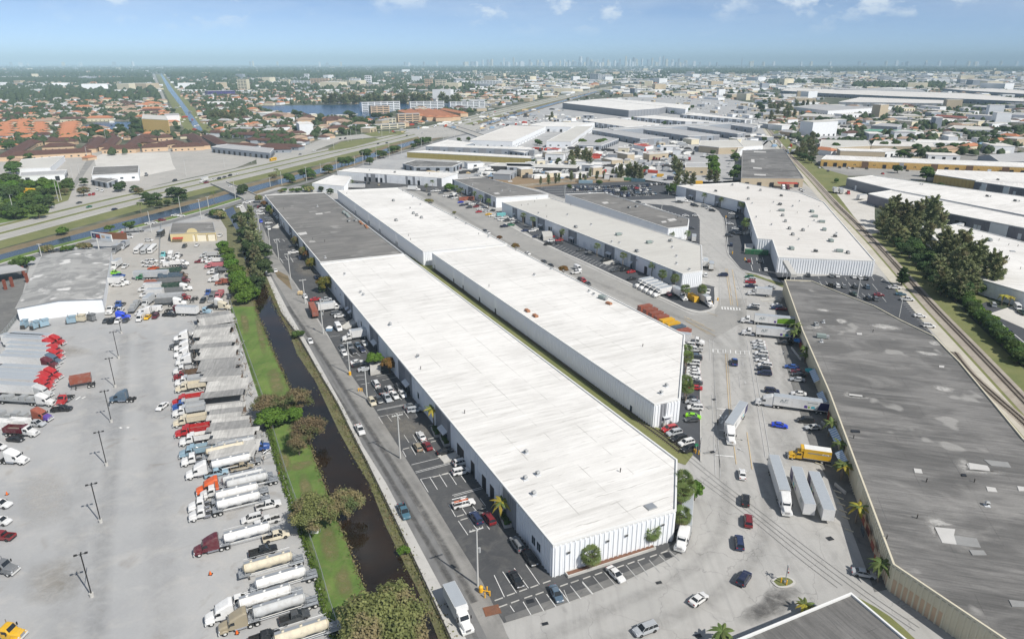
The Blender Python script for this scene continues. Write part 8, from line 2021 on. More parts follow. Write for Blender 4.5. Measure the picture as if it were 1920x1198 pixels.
ramp('Y5',(205,175),(340,120),3.4,1.2,'concrete loading ramp beside the white cargo van');ramp('Y6',(440,190),(545,158),3.6,.6,'pale concrete ramp beside the open garage bays');ramp('V4',(470,585),(585,545),3.6,1.2,'concrete ramp at the far dark-roofed warehouse');ramp('X7',(620,395),(740,370),3.6,1.3,'concrete ramp beside palms at the stepped white wall');ramp('X6',(358,345),(560,350),2.6,1.,'cream concrete ramp between trailers at the cream wall')
ramp('Z7',(690,700),(790,690),3.4,1.,'concrete ramp in the middle of the grey-bay row')
block('Z7',[(222,455),(300,450),(305,490),(235,497)],0,2.4,'pale walled bin enclosure in the third row lot','enclosure','enclosure')
block('X7',[(640,515),(745,510),(748,570),(640,575)],0,2.,'cream bin enclosure beside the green container','enclosure','enclosure')
for z,x,y,mt,lb in(('X6',750,745,'blue_canvas','blue canvas parasol against the cream wall beside a palm'),('X6',872,1050,'teal_canvas','teal canvas parasol against the cream wall')):
 t=thing('parasol',lb,'parasol',Vec((*zp(z,x,y,2.6).xy,0)))
 ob('pole',MB().bar((0,0,0),(0,0,2.9),.05,0,6).mesh('pole',['galvanised']),t)
 b=MB();n=8
 b.add([(0,0,3.1)]+[(1.9*math.cos(i*math.pi/4),1.9*math.sin(i*math.pi/4),2.4)for i in range(n)]+[(1.9*math.cos(i*math.pi/4),1.9*math.sin(i*math.pi/4),2.15)for i in range(n)],[(0,1+i,1+(i+1)%n)for i in range(n)]+[(1+i,9+i,9+(i+1)%n,1+(i+1)%n)for i in range(n)]);ob('canopy',b.mesh('canopy',[mt]),t)
for i,(z,a,b_)in enu((('X6',(672,840),(770,960)),('X2',(395,285),(460,340)),('V1',(1115,590),(1200,660)))):
 A,B=zp(z,*a),zp(z,*b_);d=B-A;t=tag(ob('retaining_wall',MB().box(0,d.length,-.15,.15,0,.9).mesh('retaining_wall',['concrete_light']),None,A,math.atan2(d.y,d.x)),('low pale wall beside the blue parasol','low pale wall where the shaded lot narrows','low cream wall by the light grey sedan')[i],'wall')
ws2=MB();ws2.box(-.9,.9,-.12,.12,.1,.3,0);wm2=ws2.mesh('wheel_stop',['coping_tan'])
for i,(x,y)in enu(((412,325),(425,362),(435,400),(445,440),(460,478),(482,555),(360,170),(300,160))):
 tag(ob('wheel_stop',wm2,None,zp('X2',x,y),rad(-40)),'cream wheel stop in the shaded lot, %s from the yellow truck'%ORD[i],'wheel stop','wheel stops in the shaded lot')
cn=thing('door_canopy','small white canopy over the side door at the ribbed grey end wall','canopy',zp('Y8',262,855));an=W2n.rotation_euler.z
A_=zp('S',1227,757,7.9);B_=zp('S',1275,747,7.9);u=(B_-A_);u.z=0;u.normalize();an=math.atan2(u.y,u.x)
ob('hood',MB().box(-1.5,1.5,-1.9,.4,2.9,3.1).mesh('hood',['awning_white']),cn,(0,0,0),an);ob('enclosure',MB().box(-1.5,-1.35,-1.8,.4,0,1.2).box(1.35,1.5,-1.8,.4,0,1.2).box(-1.35,-.5,-1.8,-1.65,0,1.2).mesh('enclosure',['concrete_light']),cn,(0,0,0),an)
for s in(-1,1):ob('post',MB().bar((s*1.3,-1.7,1.2),(s*1.3,-1.7,2.9),.05,0,5).mesh('post',['white_plastic']),cn,(0,0,0),an)
sb=thing('waste_bin','small white-and-blue tented stall on the canal-side lot asphalt','stall',zp('Y5',85,190));ob('tent_roof',MB().frustum((-1.2,1.2,-1,1),(-.3,.3,-.3,.3),1.2,1.9).mesh('tent_roof',['white_plastic']),sb);ob('skirt',MB().box(-1.15,1.15,-.95,.95,.1,1.2).mesh('skirt',['awning_blue']),sb)
sb.name='market_tent'
dm=thing('site_machine','small tan compressor machine standing by a white pole','machine',zp('X4',555,885));ob('body',MB().box(-1.1,1.1,-.7,.7,.4,1.6).frustum((-1,1,-.6,.6),(-.8,.6,-.4,.4),1.6,1.9).mesh('body',['marking_yellow']),dm);ob('wheel',WH['car'],dm,(0,.75,.33));ob('wheel',WH['car'],dm,(0,-.75,.33))
for i,(z,x,y)in enu((('Y4',614,270),('Y4',225,832),('Y3',40,382),('Y4',375,1165),('Y3',1188,832))):
 t=thing('traffic_cone',('orange cone at the lawn edge behind the tankers','faded orange cone near the lone tank trailer','orange cone by the yard edge pickups','small orange cone under the tan tractor','faded orange cone in the open yard')[i],'cone',zp(z,x,y));ob('cone',MB().bar((0,0,.05),(0,0,.9),.3,0,8,.06).mesh('cone',['orange_plastic']),t);ob('foot',MB().box(-.4,.4,-.4,.4,0,.06).mesh('foot',['black_plastic']),t)
bx=thing('junction_box','small white utility box beside the olive tree on the lawn','utility box',zp('Y4',815,595));ob('cabinet',MB().box(-.8,.8,-.5,.5,0,1.3).mesh('cabinet',['white_plastic']),bx);ob('lid',MB().box(-.85,.85,-.55,.55,1.3,1.4).mesh('lid',['hvac_grey']),bx);ob('post',MB().bar((1.3,0,0),(1.3,0,2.4),.05,0,5).mesh('post',['galvanised']),bx)
def body(name,verts,edges,radii,mat,parent):
 me=bpy.data.meshes.new(name);me.from_pydata(verts,edges,[]);o=ob(name,me,parent)
 md=o.modifiers.new('skin','SKIN');sv=me.skin_vertices[0].data
 for i,r in enu(radii):sv[i].radius=(r,r)
 sv[0].use_root=1
 ss=o.modifiers.new('sub','SUBSURF');ss.levels=1;ss.render_levels=1
 me.materials.append(M[mat]);return o
flat('skin',(.30,.17,.11),.6);flat('cloth_dark',(.02,.022,.028),.9);flat('cloth_white',(.7,.7,.68),.9);flat('denim',(.03,.05,.10),.9);flat('hair',(.015,.012,.01),.8)
def person(label,p,rz,seated,top,bottom):
 t=thing('person',label,'person',p,rz)
 if seated:V_=[(0,0,.85),(.08,0,1.15),(.14,0,1.4),(.2,0,1.55),(.22,0,1.68),(.12,.2,1.38),(.3,.27,1.15),(.55,.24,1.1),(.12,-.2,1.38),(.3,-.27,1.15),(.55,-.24,1.1),(.02,.13,.84),(.42,.18,.78),(.3,.18,.38),(.42,.18,.32),(.02,-.13,.84),(.42,-.18,.78),(.3,-.18,.38),(.42,-.18,.32)]
 else:V_=[(0,0,.95),(0,0,1.2),(0,0,1.42),(0,0,1.54),(.02,0,1.66),(0,.2,1.4),(.03,.26,1.12),(.14,.25,.88),(0,-.2,1.4),(-.06,-.26,1.12),(.02,-.27,.86),(0,.1,.92),(.12,.11,.5),(.02,.11,.1),(.16,.11,.05),(0,-.1,.92),(-.06,-.11,.5),(-.2,-.11,.12),(-.08,-.11,.05)]
 E_2=[(0,1),(1,2),(2,3),(3,4),(2,5),(5,6),(6,7),(2,8),(8,9),(9,10),(0,11),(11,12),(12,13),(13,14),(0,15),(15,16),(16,17),(17,18)]
 Rr=[.16,.15,.16,.06,.11,.075,.055,.045,.075,.055,.045,.1,.075,.055,.05,.1,.075,.055,.05]
 body('body',V_,E_2,Rr,bottom,t)
 h_=Vec(V_[4]);ob('head',MB().bar(h_+Vec((0,0,-.12)),h_+Vec((0,0,.02)),.085,0,8,.105).bar(h_+Vec((0,0,.02)),h_+Vec((0,0,.12)),.105,1,8,.05).bar(h_+Vec((.09,0,-.03)),h_+Vec((.13,0,-.05)),.02,0,4).mesh('head',['skin','hair']),t)
 s0,s1=Vec(V_[1]),Vec(V_[2]);ob('shirt',MB().bar(s0-Vec((0,0,.2)),s0,.19,0,10,.18).bar(s0,s1+Vec((0,0,.03)),.18,0,10,.2).mesh('shirt',[top]),t);return t
pm=zp('V5',938,415);mc=thing('motorcycle','dark motorcycle ridden along the edge of the pale street','motorcycle',pm+Vec((0,0,.1)),rad(90-RN))
for x in(-.65,.68):ob('wheel',memo('mcw',lambda:wheel_mesh(.3,.12)),mc,(x,0,.3))
ob('frame',MB().bar((-.6,0,.55),(.5,0,.6),.12,0,6).bar((.68,0,.3),(.45,0,1.),.04,0,5).bar((.45,-.35,1.02),(.45,.35,1.02),.025,0,5).mesh('frame',['steel_dark']),mc);ob('fuel_tank',MB().bar((.0,0,.82),(.42,0,.86),.16,0,8).mesh('fuel_tank',['black_plastic']),mc);ob('seat',MB().box(-.7,0,-.15,.15,.74,.84).mesh('seat',['black_plastic']),mc)
person('person in dark clothes riding a motorcycle at the street edge',pm+Vec((0,0,.1))+az_vec(RN)*-.15,rad(90-RN),1,'cloth_dark','cloth_dark')
person('person in a white shirt walking in the shaded lot by the cream wall',zp('Y8',1150,342)+Vec((0,0,.08)),1.2,0,'cloth_white','denim')
flat('roof_green',(.10,.30,.20),.8)
# middle distance: named blocks
def mid(label,z,pts,h,wall='wall_white',roof='roof_white_old',ed=None,vents=(),cop='coping_white'):
 n=len(pts);e={}
 if ed:
  P=[zp(z,*p,h)for p in pts]
  for i in range(n):
   m_=(P[i]+P[(i+1)%n])/2;d=P[(i+1)%n]-P[i];nr=Vec((d.y,-d.x,0))
   c=sum(P,Vec())/n
   if nr.dot(m_-c)<0:nr=-nr
   if nr.dot(Vec((-m_.x,-m_.y,0)))>0 and d.length>12:e[i]=ed
 return warehouse(label,z,pts,h,wall,roof,e,vents,cop)
mid('large grey distribution hall with a long curved-looking grey wall and white roof','Z3',[(380,372),(640,345),(1160,400),(1100,412),(875,428)],13,'wall_bluegrey','roof_white','g')
mid('white hall behind the large grey distribution hall','Z3',[(640,345),(760,340),(1330,388),(1300,420),(1165,405)],12,'wall_white','roof_white','dw')
mid('pale warehouse with grey bays, left one behind the middle yards','Z3',[(530,503),(780,485),(1130,530),(850,552)],8,'wall_white','roof_white_old','rgo')
mid('pale warehouse with grey bays, beyond the paired ones','Z3',[(910,478),(1080,465),(1570,515),(1300,512)],8,'wall_white','roof_white','rgo')
mid('long white-roofed warehouse with grey bays near the far pines','Z3',[(1260,458),(1420,450),(1800,498),(1745,500)],8,'wall_white','roof_white','rgo')
mid('long narrow grey roof running towards the pines in the middle yards','Z3',[(258,658),(440,662),(605,545),(480,545)],8,'wall_white','roof_cream','w')
mid('grey comb building, first hall from the long narrow roof','Z3',[(600,575),(720,562),(1175,632),(960,640)],8,'wall_bluegrey','roof_grey','go')
mid('grey comb building, second hall from the long narrow roof','Z3',[(985,570),(1200,560),(1555,612),(1320,620)],8,'wall_bluegrey','roof_grey','go')
mid('grey comb building, third hall from the long narrow roof','Z3',[(1315,552),(1480,542),(1750,592),(1690,605)],8,'wall_bluegrey','roof_grey','go')
mid('grey comb building, small last hall near the far pines','Z3',[(1640,537),(1730,522),(1845,545),(1800,558)],8,'wall_bluegrey','roof_grey','go')
mid('flat grey spine roof behind the comb halls','Z3',[(720,560),(1640,515),(1700,522),(760,572)],8.5,'wall_bluegrey','roof_grey')
mid('low grey-roofed block among trees in the middle yards','Z3',[(490,685),(560,600),(800,640),(670,690)],6,'wall_bluegrey','roof_grey','o')
mid('big white warehouse beside the highway canal','Z2',[(1605,650),(1900,540),(2170,548),(1920,660)],9,'wall_white','roof_white_old','dw')
mid('white warehouse with coaches parked in front','Z3',[(130,540),(240,515),(620,520),(440,552),(250,548)],8,'wall_white','roof_white','do')
mid('white-roofed warehouse with a grey-blue window band beside the canal','Z2',[(1270,695),(1440,648),(1630,668),(1550,690),(2060,705),(2080,722)],7.5,'wall_bluegrey','roof_white','gw')
mid('low warehouse with mossy yellow wall beside the canal','Z2',[(1130,738),(1290,728),(2060,770),(2060,785)],6.5,'wall_moss','roof_white',None)
mid('dark-roofed open workshop with grey ends','Z2',[(1098,825),(1190,800),(1545,818),(1470,848),(1180,848)],5.5,'wall_bluegrey','roof_dark','o')
mid('small blue-grey shed beside parked white trucks','Z2',[(1870,820),(2040,820),(2090,850),(1880,850)],5,'wall_bluegrey','roof_grey','o')
mid('grey-blue low hall with pale roof by the yards','Z3',[(-60,720),(80,695),(170,712),(90,745)],6,'wall_bluegrey','roof_white_old','o')
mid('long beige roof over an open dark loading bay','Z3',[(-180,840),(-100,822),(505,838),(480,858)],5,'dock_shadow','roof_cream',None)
mid('small tan building between dark trees','Z3',[(1298,850),(1300,818),(1460,818),(1466,850)],8,'wall_tan','roof_grey','w')
mid('concrete-walled hall with sloping pale roof','Z3',[(1400,690),(1410,655),(1690,650),(1735,700),(1550,705)],8,'wall_tan','roof_cream',None)
mid('pale box hall at the far side of the dark roof','Z3',[(1680,750),(1720,645),(1880,660),(1880,690),(1745,700)],7,'wall_white','roof_cream','d')
mid('orange-canopied filling shed in the middle yards','Z3',[(262,715),(300,706),(372,712),(345,724)],4,'wall_white','awning_red',None)
mid('red-roofed shelter among parked tractors','Z3',[(905,685),(960,678),(1060,690),(1000,700)],4,'wall_white','awning_red',None)
mid('white long-windowed warehouse with grey roof across the tracks','Z4',[(195,402),(330,385),(872,405),(450,432)],10,'wall_white','roof_grey','w')
mid('very long grey-white distribution hall with dark dock bays, nearest of three','Z4',[(530,365),(690,330),(1400,355),(1300,375)],10,'wall_bluegrey','roof_white_old','go')
mid('very long grey-white distribution hall with dark dock bays, middle of three','Z4',[(95,280),(180,262),(1480,300),(1920,340),(1917,362),(1300,335),(1000,325),(420,300)],11,'wall_bluegrey','roof_white_old','go')
mid('very long grey-white distribution hall with dark dock bays, farthest of three','Z4',[(1310,265),(1700,268),(2000,285),(2000,310),(1480,280)],11,'wall_bluegrey','roof_white_old','go')
mid('green-roofed long hall behind the far belt of pines','Z4',[(480,275),(560,262),(1130,270),(1180,285)],11,'wall_white','roof_grey',None)
mid('low cream building with flat roof near the scrap heaps','Z4',[(240,470),(290,450),(500,462),(495,480)],6,'wall_tan','roof_cream','d')
mid('grey open canopy hall by the eastern wood','Z4',[(1530,398),(1560,388),(1730,395),(1680,408)],7,'wall_bluegrey','roof_grey','o')
mid('pale metal shed at the far edge across the tracks','Z4',[(1815,460),(1850,442),(2000,448),(1990,468)],8,'wall_white','roof_grey','w')
mid('pale grey panel-walled warehouse behind the tracks','Z4',[(385,710),(400,648),(755,655),(770,690)],6,'wall_tan','roof_cream',None)
mid('tan long warehouse with roadside trees before it','Z4',[(775,690),(800,655),(1240,672),(1260,700)],6,'wall_tan','roof_white_old',None)
mid('blue-grey hall with wide cream roof','Z4',[(1345,560),(1400,540),(1660,552),(1690,575),(1525,572)],7,'wall_bluegrey','roof_cream','o')
mid('pinkish-roofed shed with blue-grey wall','Z4',[(775,540),(850,520),(1005,535),(970,552)],7,'wall_bluegrey','roof_grey',None)
mid('long low green canopy in the yards across the tracks','Z4',[(700,580),(760,568),(1120,578),(1080,592)],4,'green_paint','roof_green',None)
mid('small white office across the tracks','Z4',[(350,545),(375,530),(540,540),(520,560)],5,'wall_white','roof_white','w')
mid('grey flat shed in front of panel-walled warehouse','Z4',[(370,640),(400,618),(640,625),(660,640)],4.5,'wall_bluegrey','roof_grey',None)
mid('low white long roof across the tracks by trailers','Z4',[(1100,665),(1130,645),(1520,660),(1560,680)],5,'wall_white','roof_white',None)
mid('dark brick-red stacked container block across the tracks','Z4',[(1245,470),(1265,458),(1500,475),(1490,490)],7,'brick_red','brick_red',None)
t_,_L2=gable('grey steep-roofed metal barn at the right across the tracks','Z4',[(1575,770),(1735,812),(2000,812),(1950,740)],5,9,'wall_bluegrey','roof_grey','barn','barn')
mid('dark-roofed white workshop beside the vacant lot','Z1',[(685,912),(700,850),(1040,838),(1035,895)],7,'wall_white','roof_dark_mid','w')
mid('low grey wing below the dark-roofed white workshop','Z1',[(680,945),(740,930),(880,940),(800,968)],5,'wall_bluegrey','roof_dark','o')
mid('white shopfront warehouse with grey roof beside the bus yard','Z1',[(145,922),(155,890),(500,872),(480,905)],5.5,'wall_white','roof_grey','o')
mid('large tan-roofed warehouse behind the shopfront','Z1',[(120,862),(160,795),(480,768),(375,855)],6,'wall_white','roof_cream',None)
mid('pale grey metal building with dark doors at the highway edge','Z1',[(1582,700),(1700,680),(2050,712),(2020,745)],7,'wall_bluegrey','roof_grey','o')
mid('yellow apartment block beside the long straight canal','Z1',[(1060,490),(1070,458),(1240,468),(1258,500)],20,'wall_yellow','roof_cream','w')
mid('pale blue low block in front of the yellow apartments','Z1',[(1085,545),(1110,522),(1180,530),(1190,555)],8,'wall_white','roof_white','w')
def condo(label,z,a,b_,h,dep,wall='wall_white',bands=5):
 A,B=zp(z,*a),zp(z,*b_);d=B-A;ln=d.length;rz=math.atan2(d.y,d.x);t=thing('apartment_building',label,'apartment block',A,rz)
 BUILT.append([(A.x,A.y),(B.x,B.y),(B.x-d.normalized().y*-dep,B.y+dep),(A.x,A.y+dep)])
 ob('wall',MB().box(0,ln,.0,dep,0,h).mesh('wall',[wall]),t);ob('roof',MB().box(-.3,ln+.3,-.3,dep+.3,h,h+.6).mesh('roof',['roof_grey']),t)
 n_=max(3,int(ln/14))
 for f_ in range(bands):
  zz=.8+f_*h/bands
  for j in range(n_):
   ob('window',memo(('cw',round(ln/n_,1),round(h/bands,1)),lambda:MB().box(.6,ln/n_-1.2,-.08,-.01,0,h/bands*.5).mesh('window',['glass_dark'])),t,(j*ln/n_,0,zz))
 for j in range(n_+1):ob('stair_tower',memo(('st',h,wall),lambda:MB().box(-.7,.7,-.5,-.01,0,h+1.).mesh('stair_tower',[wall])),t,(min(max(j*ln/n_,.7),ln-.7),0,0))
 return t
condo('white balconied slab block by the lake, nearest the highway bend','Z2',(795,440),(1080,430),19,14);condo('white balconied slab block by the lake, middle one','Z2',(1155,425),(1410,420),17,14);condo('white balconied slab block beyond the terracotta roofs','Z2',(1455,418),(1715,412),15,14)
condo('brick apartment block in front of the lake slabs','Z2',(862,455),(1000,450),15,14,'wall_peach',4);condo('peach apartment block beside the junction','Z2',(1065,525),(1230,520),15,14,'wall_peach',4);condo('cream low block beside the junction','Z2',(880,575),(1120,560),7,12,'wall_cream',2);condo('cream hipped block beside the junction trees','Z2',(965,530),(1050,525),8,12,'wall_cream',2)
for i,(x0,x1,y,h,w_)in enu(((410,545,240,30,'wall_peach'),(185,250,240,26,'wall_cream'),(265,410,240,20,'wall_white'),(545,700,240,22,'wall_cream'),(818,862,238,42,'wall_white'),(700,780,235,28,'wall_white'),(362,395,192,30,'wall_white'),(760,970,268,18,'wall_cream'),(1150,1250,268,20,'wall_peach'),(1265,1320,258,34,'wall_peach'),(1345,1425,262,32,'wall_cream'),(1590,1840,245,20,'wall_white'))):
 condo('%s apartment block on the skyline beyond the lake, %s from the long straight canal'%({'wall_peach':'terracotta','wall_cream':'cream','wall_white':'white'}[w_],ORD[i]),'Z2',(x0,y),(x1,y),h,25,w_,5)
condo('tall cream apartment tower beside the long straight canal','Z1',(1785,285),(1855,285),42,30,'wall_cream',8);condo('purple-red low hall near the cream tower','Z1',(1560,315),(1760,310),12,40,'purple_print',2)
condo('blue glass office block on the plain','Z3',(585,207),(645,207),38,30,'wall_bluegrey',6);condo('white apartment block beside the blue glass office','Z3',(645,207),(745,207),34,30,'wall_white',6)
def hip(label,z,a,b_,w,hE,hR,wall='wall_peach',roof='tile_brown',name='terrace_house',cat='terrace'):
 A,B=zp(z,*a,hE),zp(z,*b_,hE);d=B-A;ln=max(d.length,w+1);c=(A+B)/2;t=thing(name,label,cat,(c.x,c.y,0),math.atan2(d.y,d.x));h=ln/2
 BUILT.append([(A.x-w/2,A.y-w/2),(B.x+w/2,A.y-w/2),(B.x+w/2,B.y+w/2),(A.x-w/2,B.y+w/2)])
 ob('wall',MB().box(-h,h,-w/2,w/2,0,hE).mesh('wall',[wall]),t);b=MB();o_=.7
 b.add([(-h-o_,-w/2-o_,hE),(h+o_,-w/2-o_,hE),(h+o_,w/2+o_,hE),(-h-o_,w/2+o_,hE),(-h+w/2,0,hR),(h-w/2,0,hR)],[(0,1,5,4),(1,2,5),(2,3,4,5),(3,0,4),(3,2,1,0)])
 ob('roof',b.mesh('roof',[roof]),t)
 for j in range(max(1,int(ln/7))):
  x=-h+3.5+j*7
  if x<h-1:
   for s in(-1,1):ob('window',memo('hw',lambda:MB().box(-.9,.9,-.06,.06,1,2.4).mesh('window',['glass_dark'])),t,(x,s*(w/2+.02),0))
 return t
for i,(a,b_)in enu((((35,775),(230,665)),((230,670),(255,665)),((60,765),(680,735)),((350,660),(570,655)),((660,715),(745,640)),((320,700),(560,690)))):
 hip('dark brown tiled terrace of the ring-shaped estate, %s from the highway trees'%ORD[i],'Z1',a,b_,16,5,9,'wall_peach','tile_brown')
for i,(a,b_)in enu((((775,715),(1030,710)),((1060,705),(1250,695)),((1290,700),(1525,690)),((790,700),(860,635)),((975,695),(1035,640)),((1020,630),(1170,630)),((1180,630),(1290,625)),((1180,690),(1340,665)),((1440,615),(1525,690)),((1030,660),(1160,665)))):
 hip('brown-roofed cream terrace behind the vacant lot, %s from the side road'%ORD[i],'Z1',a,b_,15,5,9,'wall_peach','tile_brown')
for i,(a,b_)in enu((((1555,620),(1665,680)),((1680,690),(1920,690)),((1760,605),(1917,610)),((1880,640),(1917,650)))):
 hip('brown-roofed grey terrace beside the canal end, %s one'%ORD[i],'Z1',a,b_,15,5,8,'wall_bluegrey','tile_brown')
for i,(a,b_)in enu((((0,618),(390,625)),((0,650),(380,660)),((60,690),(340,700)),((0,720),(260,715)))):
 hip('dark brown row roof of the estate below the green square, %s row'%ORD[i],'Z2',a,b_,14,4,7,'wall_bluegrey','tile_brown')
for i,(a,b_)in enu((((1090,432),(1240,470)),((1150,425),(1310,478)),((1220,422),(1380,482)),((1290,422),(1440,480)),((1340,425),(1500,475)),((1400,420),(1560,450)))):
 hip('terracotta row roof between lake slabs and highway, %s row'%ORD[i],'Z2',a,b_,16,7,10,'wall_peach','tile_orange')
for i,(a,b_)in enu((((300,500),(420,495)),((340,480),(440,478)),((510,505),(600,500)),((620,510),(700,512)),((530,485),(640,490)),((60,470),(200,470)),((120,455),(260,465)),((540,560),(690,555)))):
 hip('brown-roofed peach villa on the near lake shore, %s one'%ORD[i],'Z2',a,b_,18,6,10,'wall_peach','tile_brown' if i%3 else 'tile_tan')
row=0
for y in(545,562,580,598,528):
 for x0 in(-20,110,240):
  row+=1;hip('orange-tiled terrace in the bright orange estate, %s row'%ORD[row-1],'Z1',(x0,y+ru(-3,3)),(x0+118,y-3),13,6,9,'wall_cream','tile_orange')
for i in range(7):hip('orange-tiled villa row beside the pond, %s one'%ORD[i],'Z1',(450+i*3,612-i*14),(535+i*9,600-i*14),13,5,8,'wall_peach','tile_orange')
row=0
for(x0,x1,y)in((460,640,492),(650,840,485),(790,900,392),(910,1010,392),(1020,1120,390),(1130,1220,392),(900,1060,375),(1070,1210,378),(880,1040,440),(1050,1220,432),(1060,1225,415),(840,1020,412),(1120,1200,452),(60,250,512),(250,430,508),(700,780,385),(560,690,402)):
 row+=1;hip('brown-pink tiled terrace near the long straight canal, %s one'%ORD[row-1],'Z1',(x0,y),(x1,y-2),14,6,9.5,'wall_cream',('tile_tan','tile_brown','tile_orange')[row%3])
# the suburb out to the horizon
def inpoly(x,y,P):
 c=0;n=len(P);j=n-1
 for i in range(n):
  if(P[i][1]>y)!=(P[j][1]>y)and x<(P[j][0]-P[i][0])*(y-P[i][1])/(P[j][1]-P[i][1])+P[i][0]:c=not c
  j=i
 return c
KEEP=[[(-200,1400),(-200,480),(0,440),(120,398),(175,330),(330,318),(470,296),(640,255),(760,240),(940,200),(1060,178),(1130,158),(1200,158),(1130,176),(1050,200),(1430,232),(1560,300),(2200,300),(2200,1400)],
 [(280,139),(310,139),(405,252),(345,252),(300,180)],[(480,204),(497,198),(850,193),(855,206),(745,208),(715,228),(640,221),(500,210)],[(158,246),(160,228),(248,228),(248,244)],[(170,296),(480,272),(480,302),(262,334),(175,320)],[(1050,178),(1440,190),(1440,240),(1050,215)]]
BB=[(min(p[0]for p in P),max(p[0]for p in P),min(p[1]for p in P),max(p[1]for p in P),P)for P in BUILT if max(p[1]for p in P)>420]
def project(X,Y,Zz=.0):
 f_=Y*CP-(Zz-CAMH)*SP;d_=-Y*SP-(Zz-CAMH)*CP
 return CX+F*X/f_,CY+F*d_/f_
rs=random.Random(21);cells={}
def free(X,Y,r):
 for bx in BB:
  if bx[0]-r<X<bx[1]+r and bx[2]-r<Y<bx[3]+r:return 0
 g=max(12,r);k_=(int(X//30),int(Y//30))
 for i in(-1,0,1):
  for j in(-1,0,1):
   for(a,b_,q)in cells.get((k_[0]+i,k_[1]+j),()):
    if(a-X)**2+(b_-Y)**2<(r+q)**2*.7:return 0
 return 1
def put(X,Y,r):cells.setdefault((int(X//30),int(Y//30)),[]).append((X,Y,r))
HOUSE,FLATS,FTREES=[],[],[]
tries=0
while tries<30000:
 tries+=1
 y=121.5+185*rs.random()**2.1;x=rs.uniform(-80,2000)
 if any(inpoly(x,y,P)for P in KEEP):continue
 p=at(x,y);d=p.y
 if d>42000:continue
 indus=1/(1+math.exp(-(x-1000+(y-150)*3)/140))if y>132 else.35
 woods=.5+.5*math.sin(x*.013+y*.21)*math.cos(y*.33-x*.004)
 u=rs.random()
 if u<(.36+.24*woods)*(1-.55*indus):
  if d>2600 or free(p.x,p.y,4.5):
   if d<2600:put(p.x,p.y,3.)
   FTREES.append((p,d))
  continue
 if d>9000 and u<.55:FTREES.append((p,d));continue
 if rs.random()<indus*.75 or(d>2600 and rs.random()<.5):
  s=rs.uniform(22,60)*(1. if d<2500 else 1.6);r=s*.6
  if d<6000 and not free(p.x,p.y,r):continue
  put(p.x,p.y,r);FLATS.append((p,d,s,s*rs.uniform(.35,.8),rs.uniform(5,9)if rs.random()<.93 else rs.uniform(12,30)))
 else:
  r=9.
  if d<4000 and not free(p.x,p.y,r):continue
  put(p.x,p.y,r);HOUSE.append((p,d))
for _ in range(2500):
 x,y=rs.uniform(880,1445),rs.uniform(190,336);p=at(x,y);s=rs.uniform(9,26)
 if x<1010 and y<262 or x>1180 and y>300:continue
 if free(p.x,p.y,s*.62)and len(FLATS)<9000:put(p.x,p.y,s*.62);FLATS.append((p,p.y,s,s*rs.uniform(.4,.8),rs.uniform(3.5,7)))
 if _>420:break
HOUSE.sort(key=lambda q:q[1]);FLATS.sort(key=lambda q:q[1]);FTREES.sort(key=lambda q:q[1])
def house_meshes(w,l,hE,hR):
 b=MB();b.box(-l/2,l/2,-w/2,w/2,0,hE);c=MB();o_=.6
 c.add([(-l/2-o_,-w/2-o_,hE),(l/2+o_,-w/2-o_,hE),(l/2+o_,w/2+o_,hE),(-l/2-o_,w/2+o_,hE),(-l/2+w/2,0,hR),(l/2-w/2,0,hR)],[(0,1,5,4),(1,2,5),(2,3,4,5),(3,0,4)])
 return b,c
HV=[(9,14,3.2,5.6),(10,18,3.4,6.),(11,24,6.,9.),(8,12,3.,5.2)]
HM={}
for i,q in enu(HV):
 b,c=house_meshes(*q)
 for wm in('wall_cream','wall_peach','wall_white'):HM[(i,wm)]=b.mesh('wall',[wm])
 for rm in('tile_orange','tile_tan','tile_brown','roof_grey'):HM[(i,rm)]=c.mesh('roof',[rm])
RNM={'tile_orange':'orange-tiled','tile_tan':'tan-tiled','tile_brown':'brown-tiled','roof_grey':'grey-roofed'}
def roofkind(x,y):
 if y>225 and x<330:return rs.choice(('tile_orange','tile_orange','tile_tan','tile_brown'))
 return rs.choice(('tile_orange','tile_tan','tile_tan','tile_brown','roof_grey','roof_grey'))
far_b={}
def stash(key):return far_b.setdefault(key,MB())
for i,(p,d)in enu(HOUSE):
 x,y=project(p.x,p.y);k_=rs.randrange(4);rk=roofkind(x,y);wk=rs.choice(('wall_cream','wall_peach','wall_white'));a=rad(rs.choice((26,26,116,75,-15))+rs.uniform(-4,4))
 if i<230:
  t=thing('house','%s %s house in the suburb towards the horizon'%(RNM[rk],{'wall_cream':'cream','wall_peach':'peach','wall_white':'white'}[wk]),'house',p,a,'%s %s suburb houses'%(RNM[rk],wk[5:]))
  ob('wall',HM[(k_,wk)],t);ob('roof',HM[(k_,rk)],t)
 else:
  s_=1. if d<3000 else 1.5
  w_,l_,hE,hR=HV[k_];ca,sa=math.cos(a),math.sin(a)
  def tr(v):return(p.x+s_*(v[0]*ca-v[1]*sa),p.y+s_*(v[0]*sa+v[1]*ca),v[2]*(1 if s_==1 else 1.3))
  b,c=house_meshes(w_,l_,hE,hR);stash(wk).add([tr(v)for v in b.v],b.f[:5]);stash(rk).add([tr(v)for v in c.v],c.f)
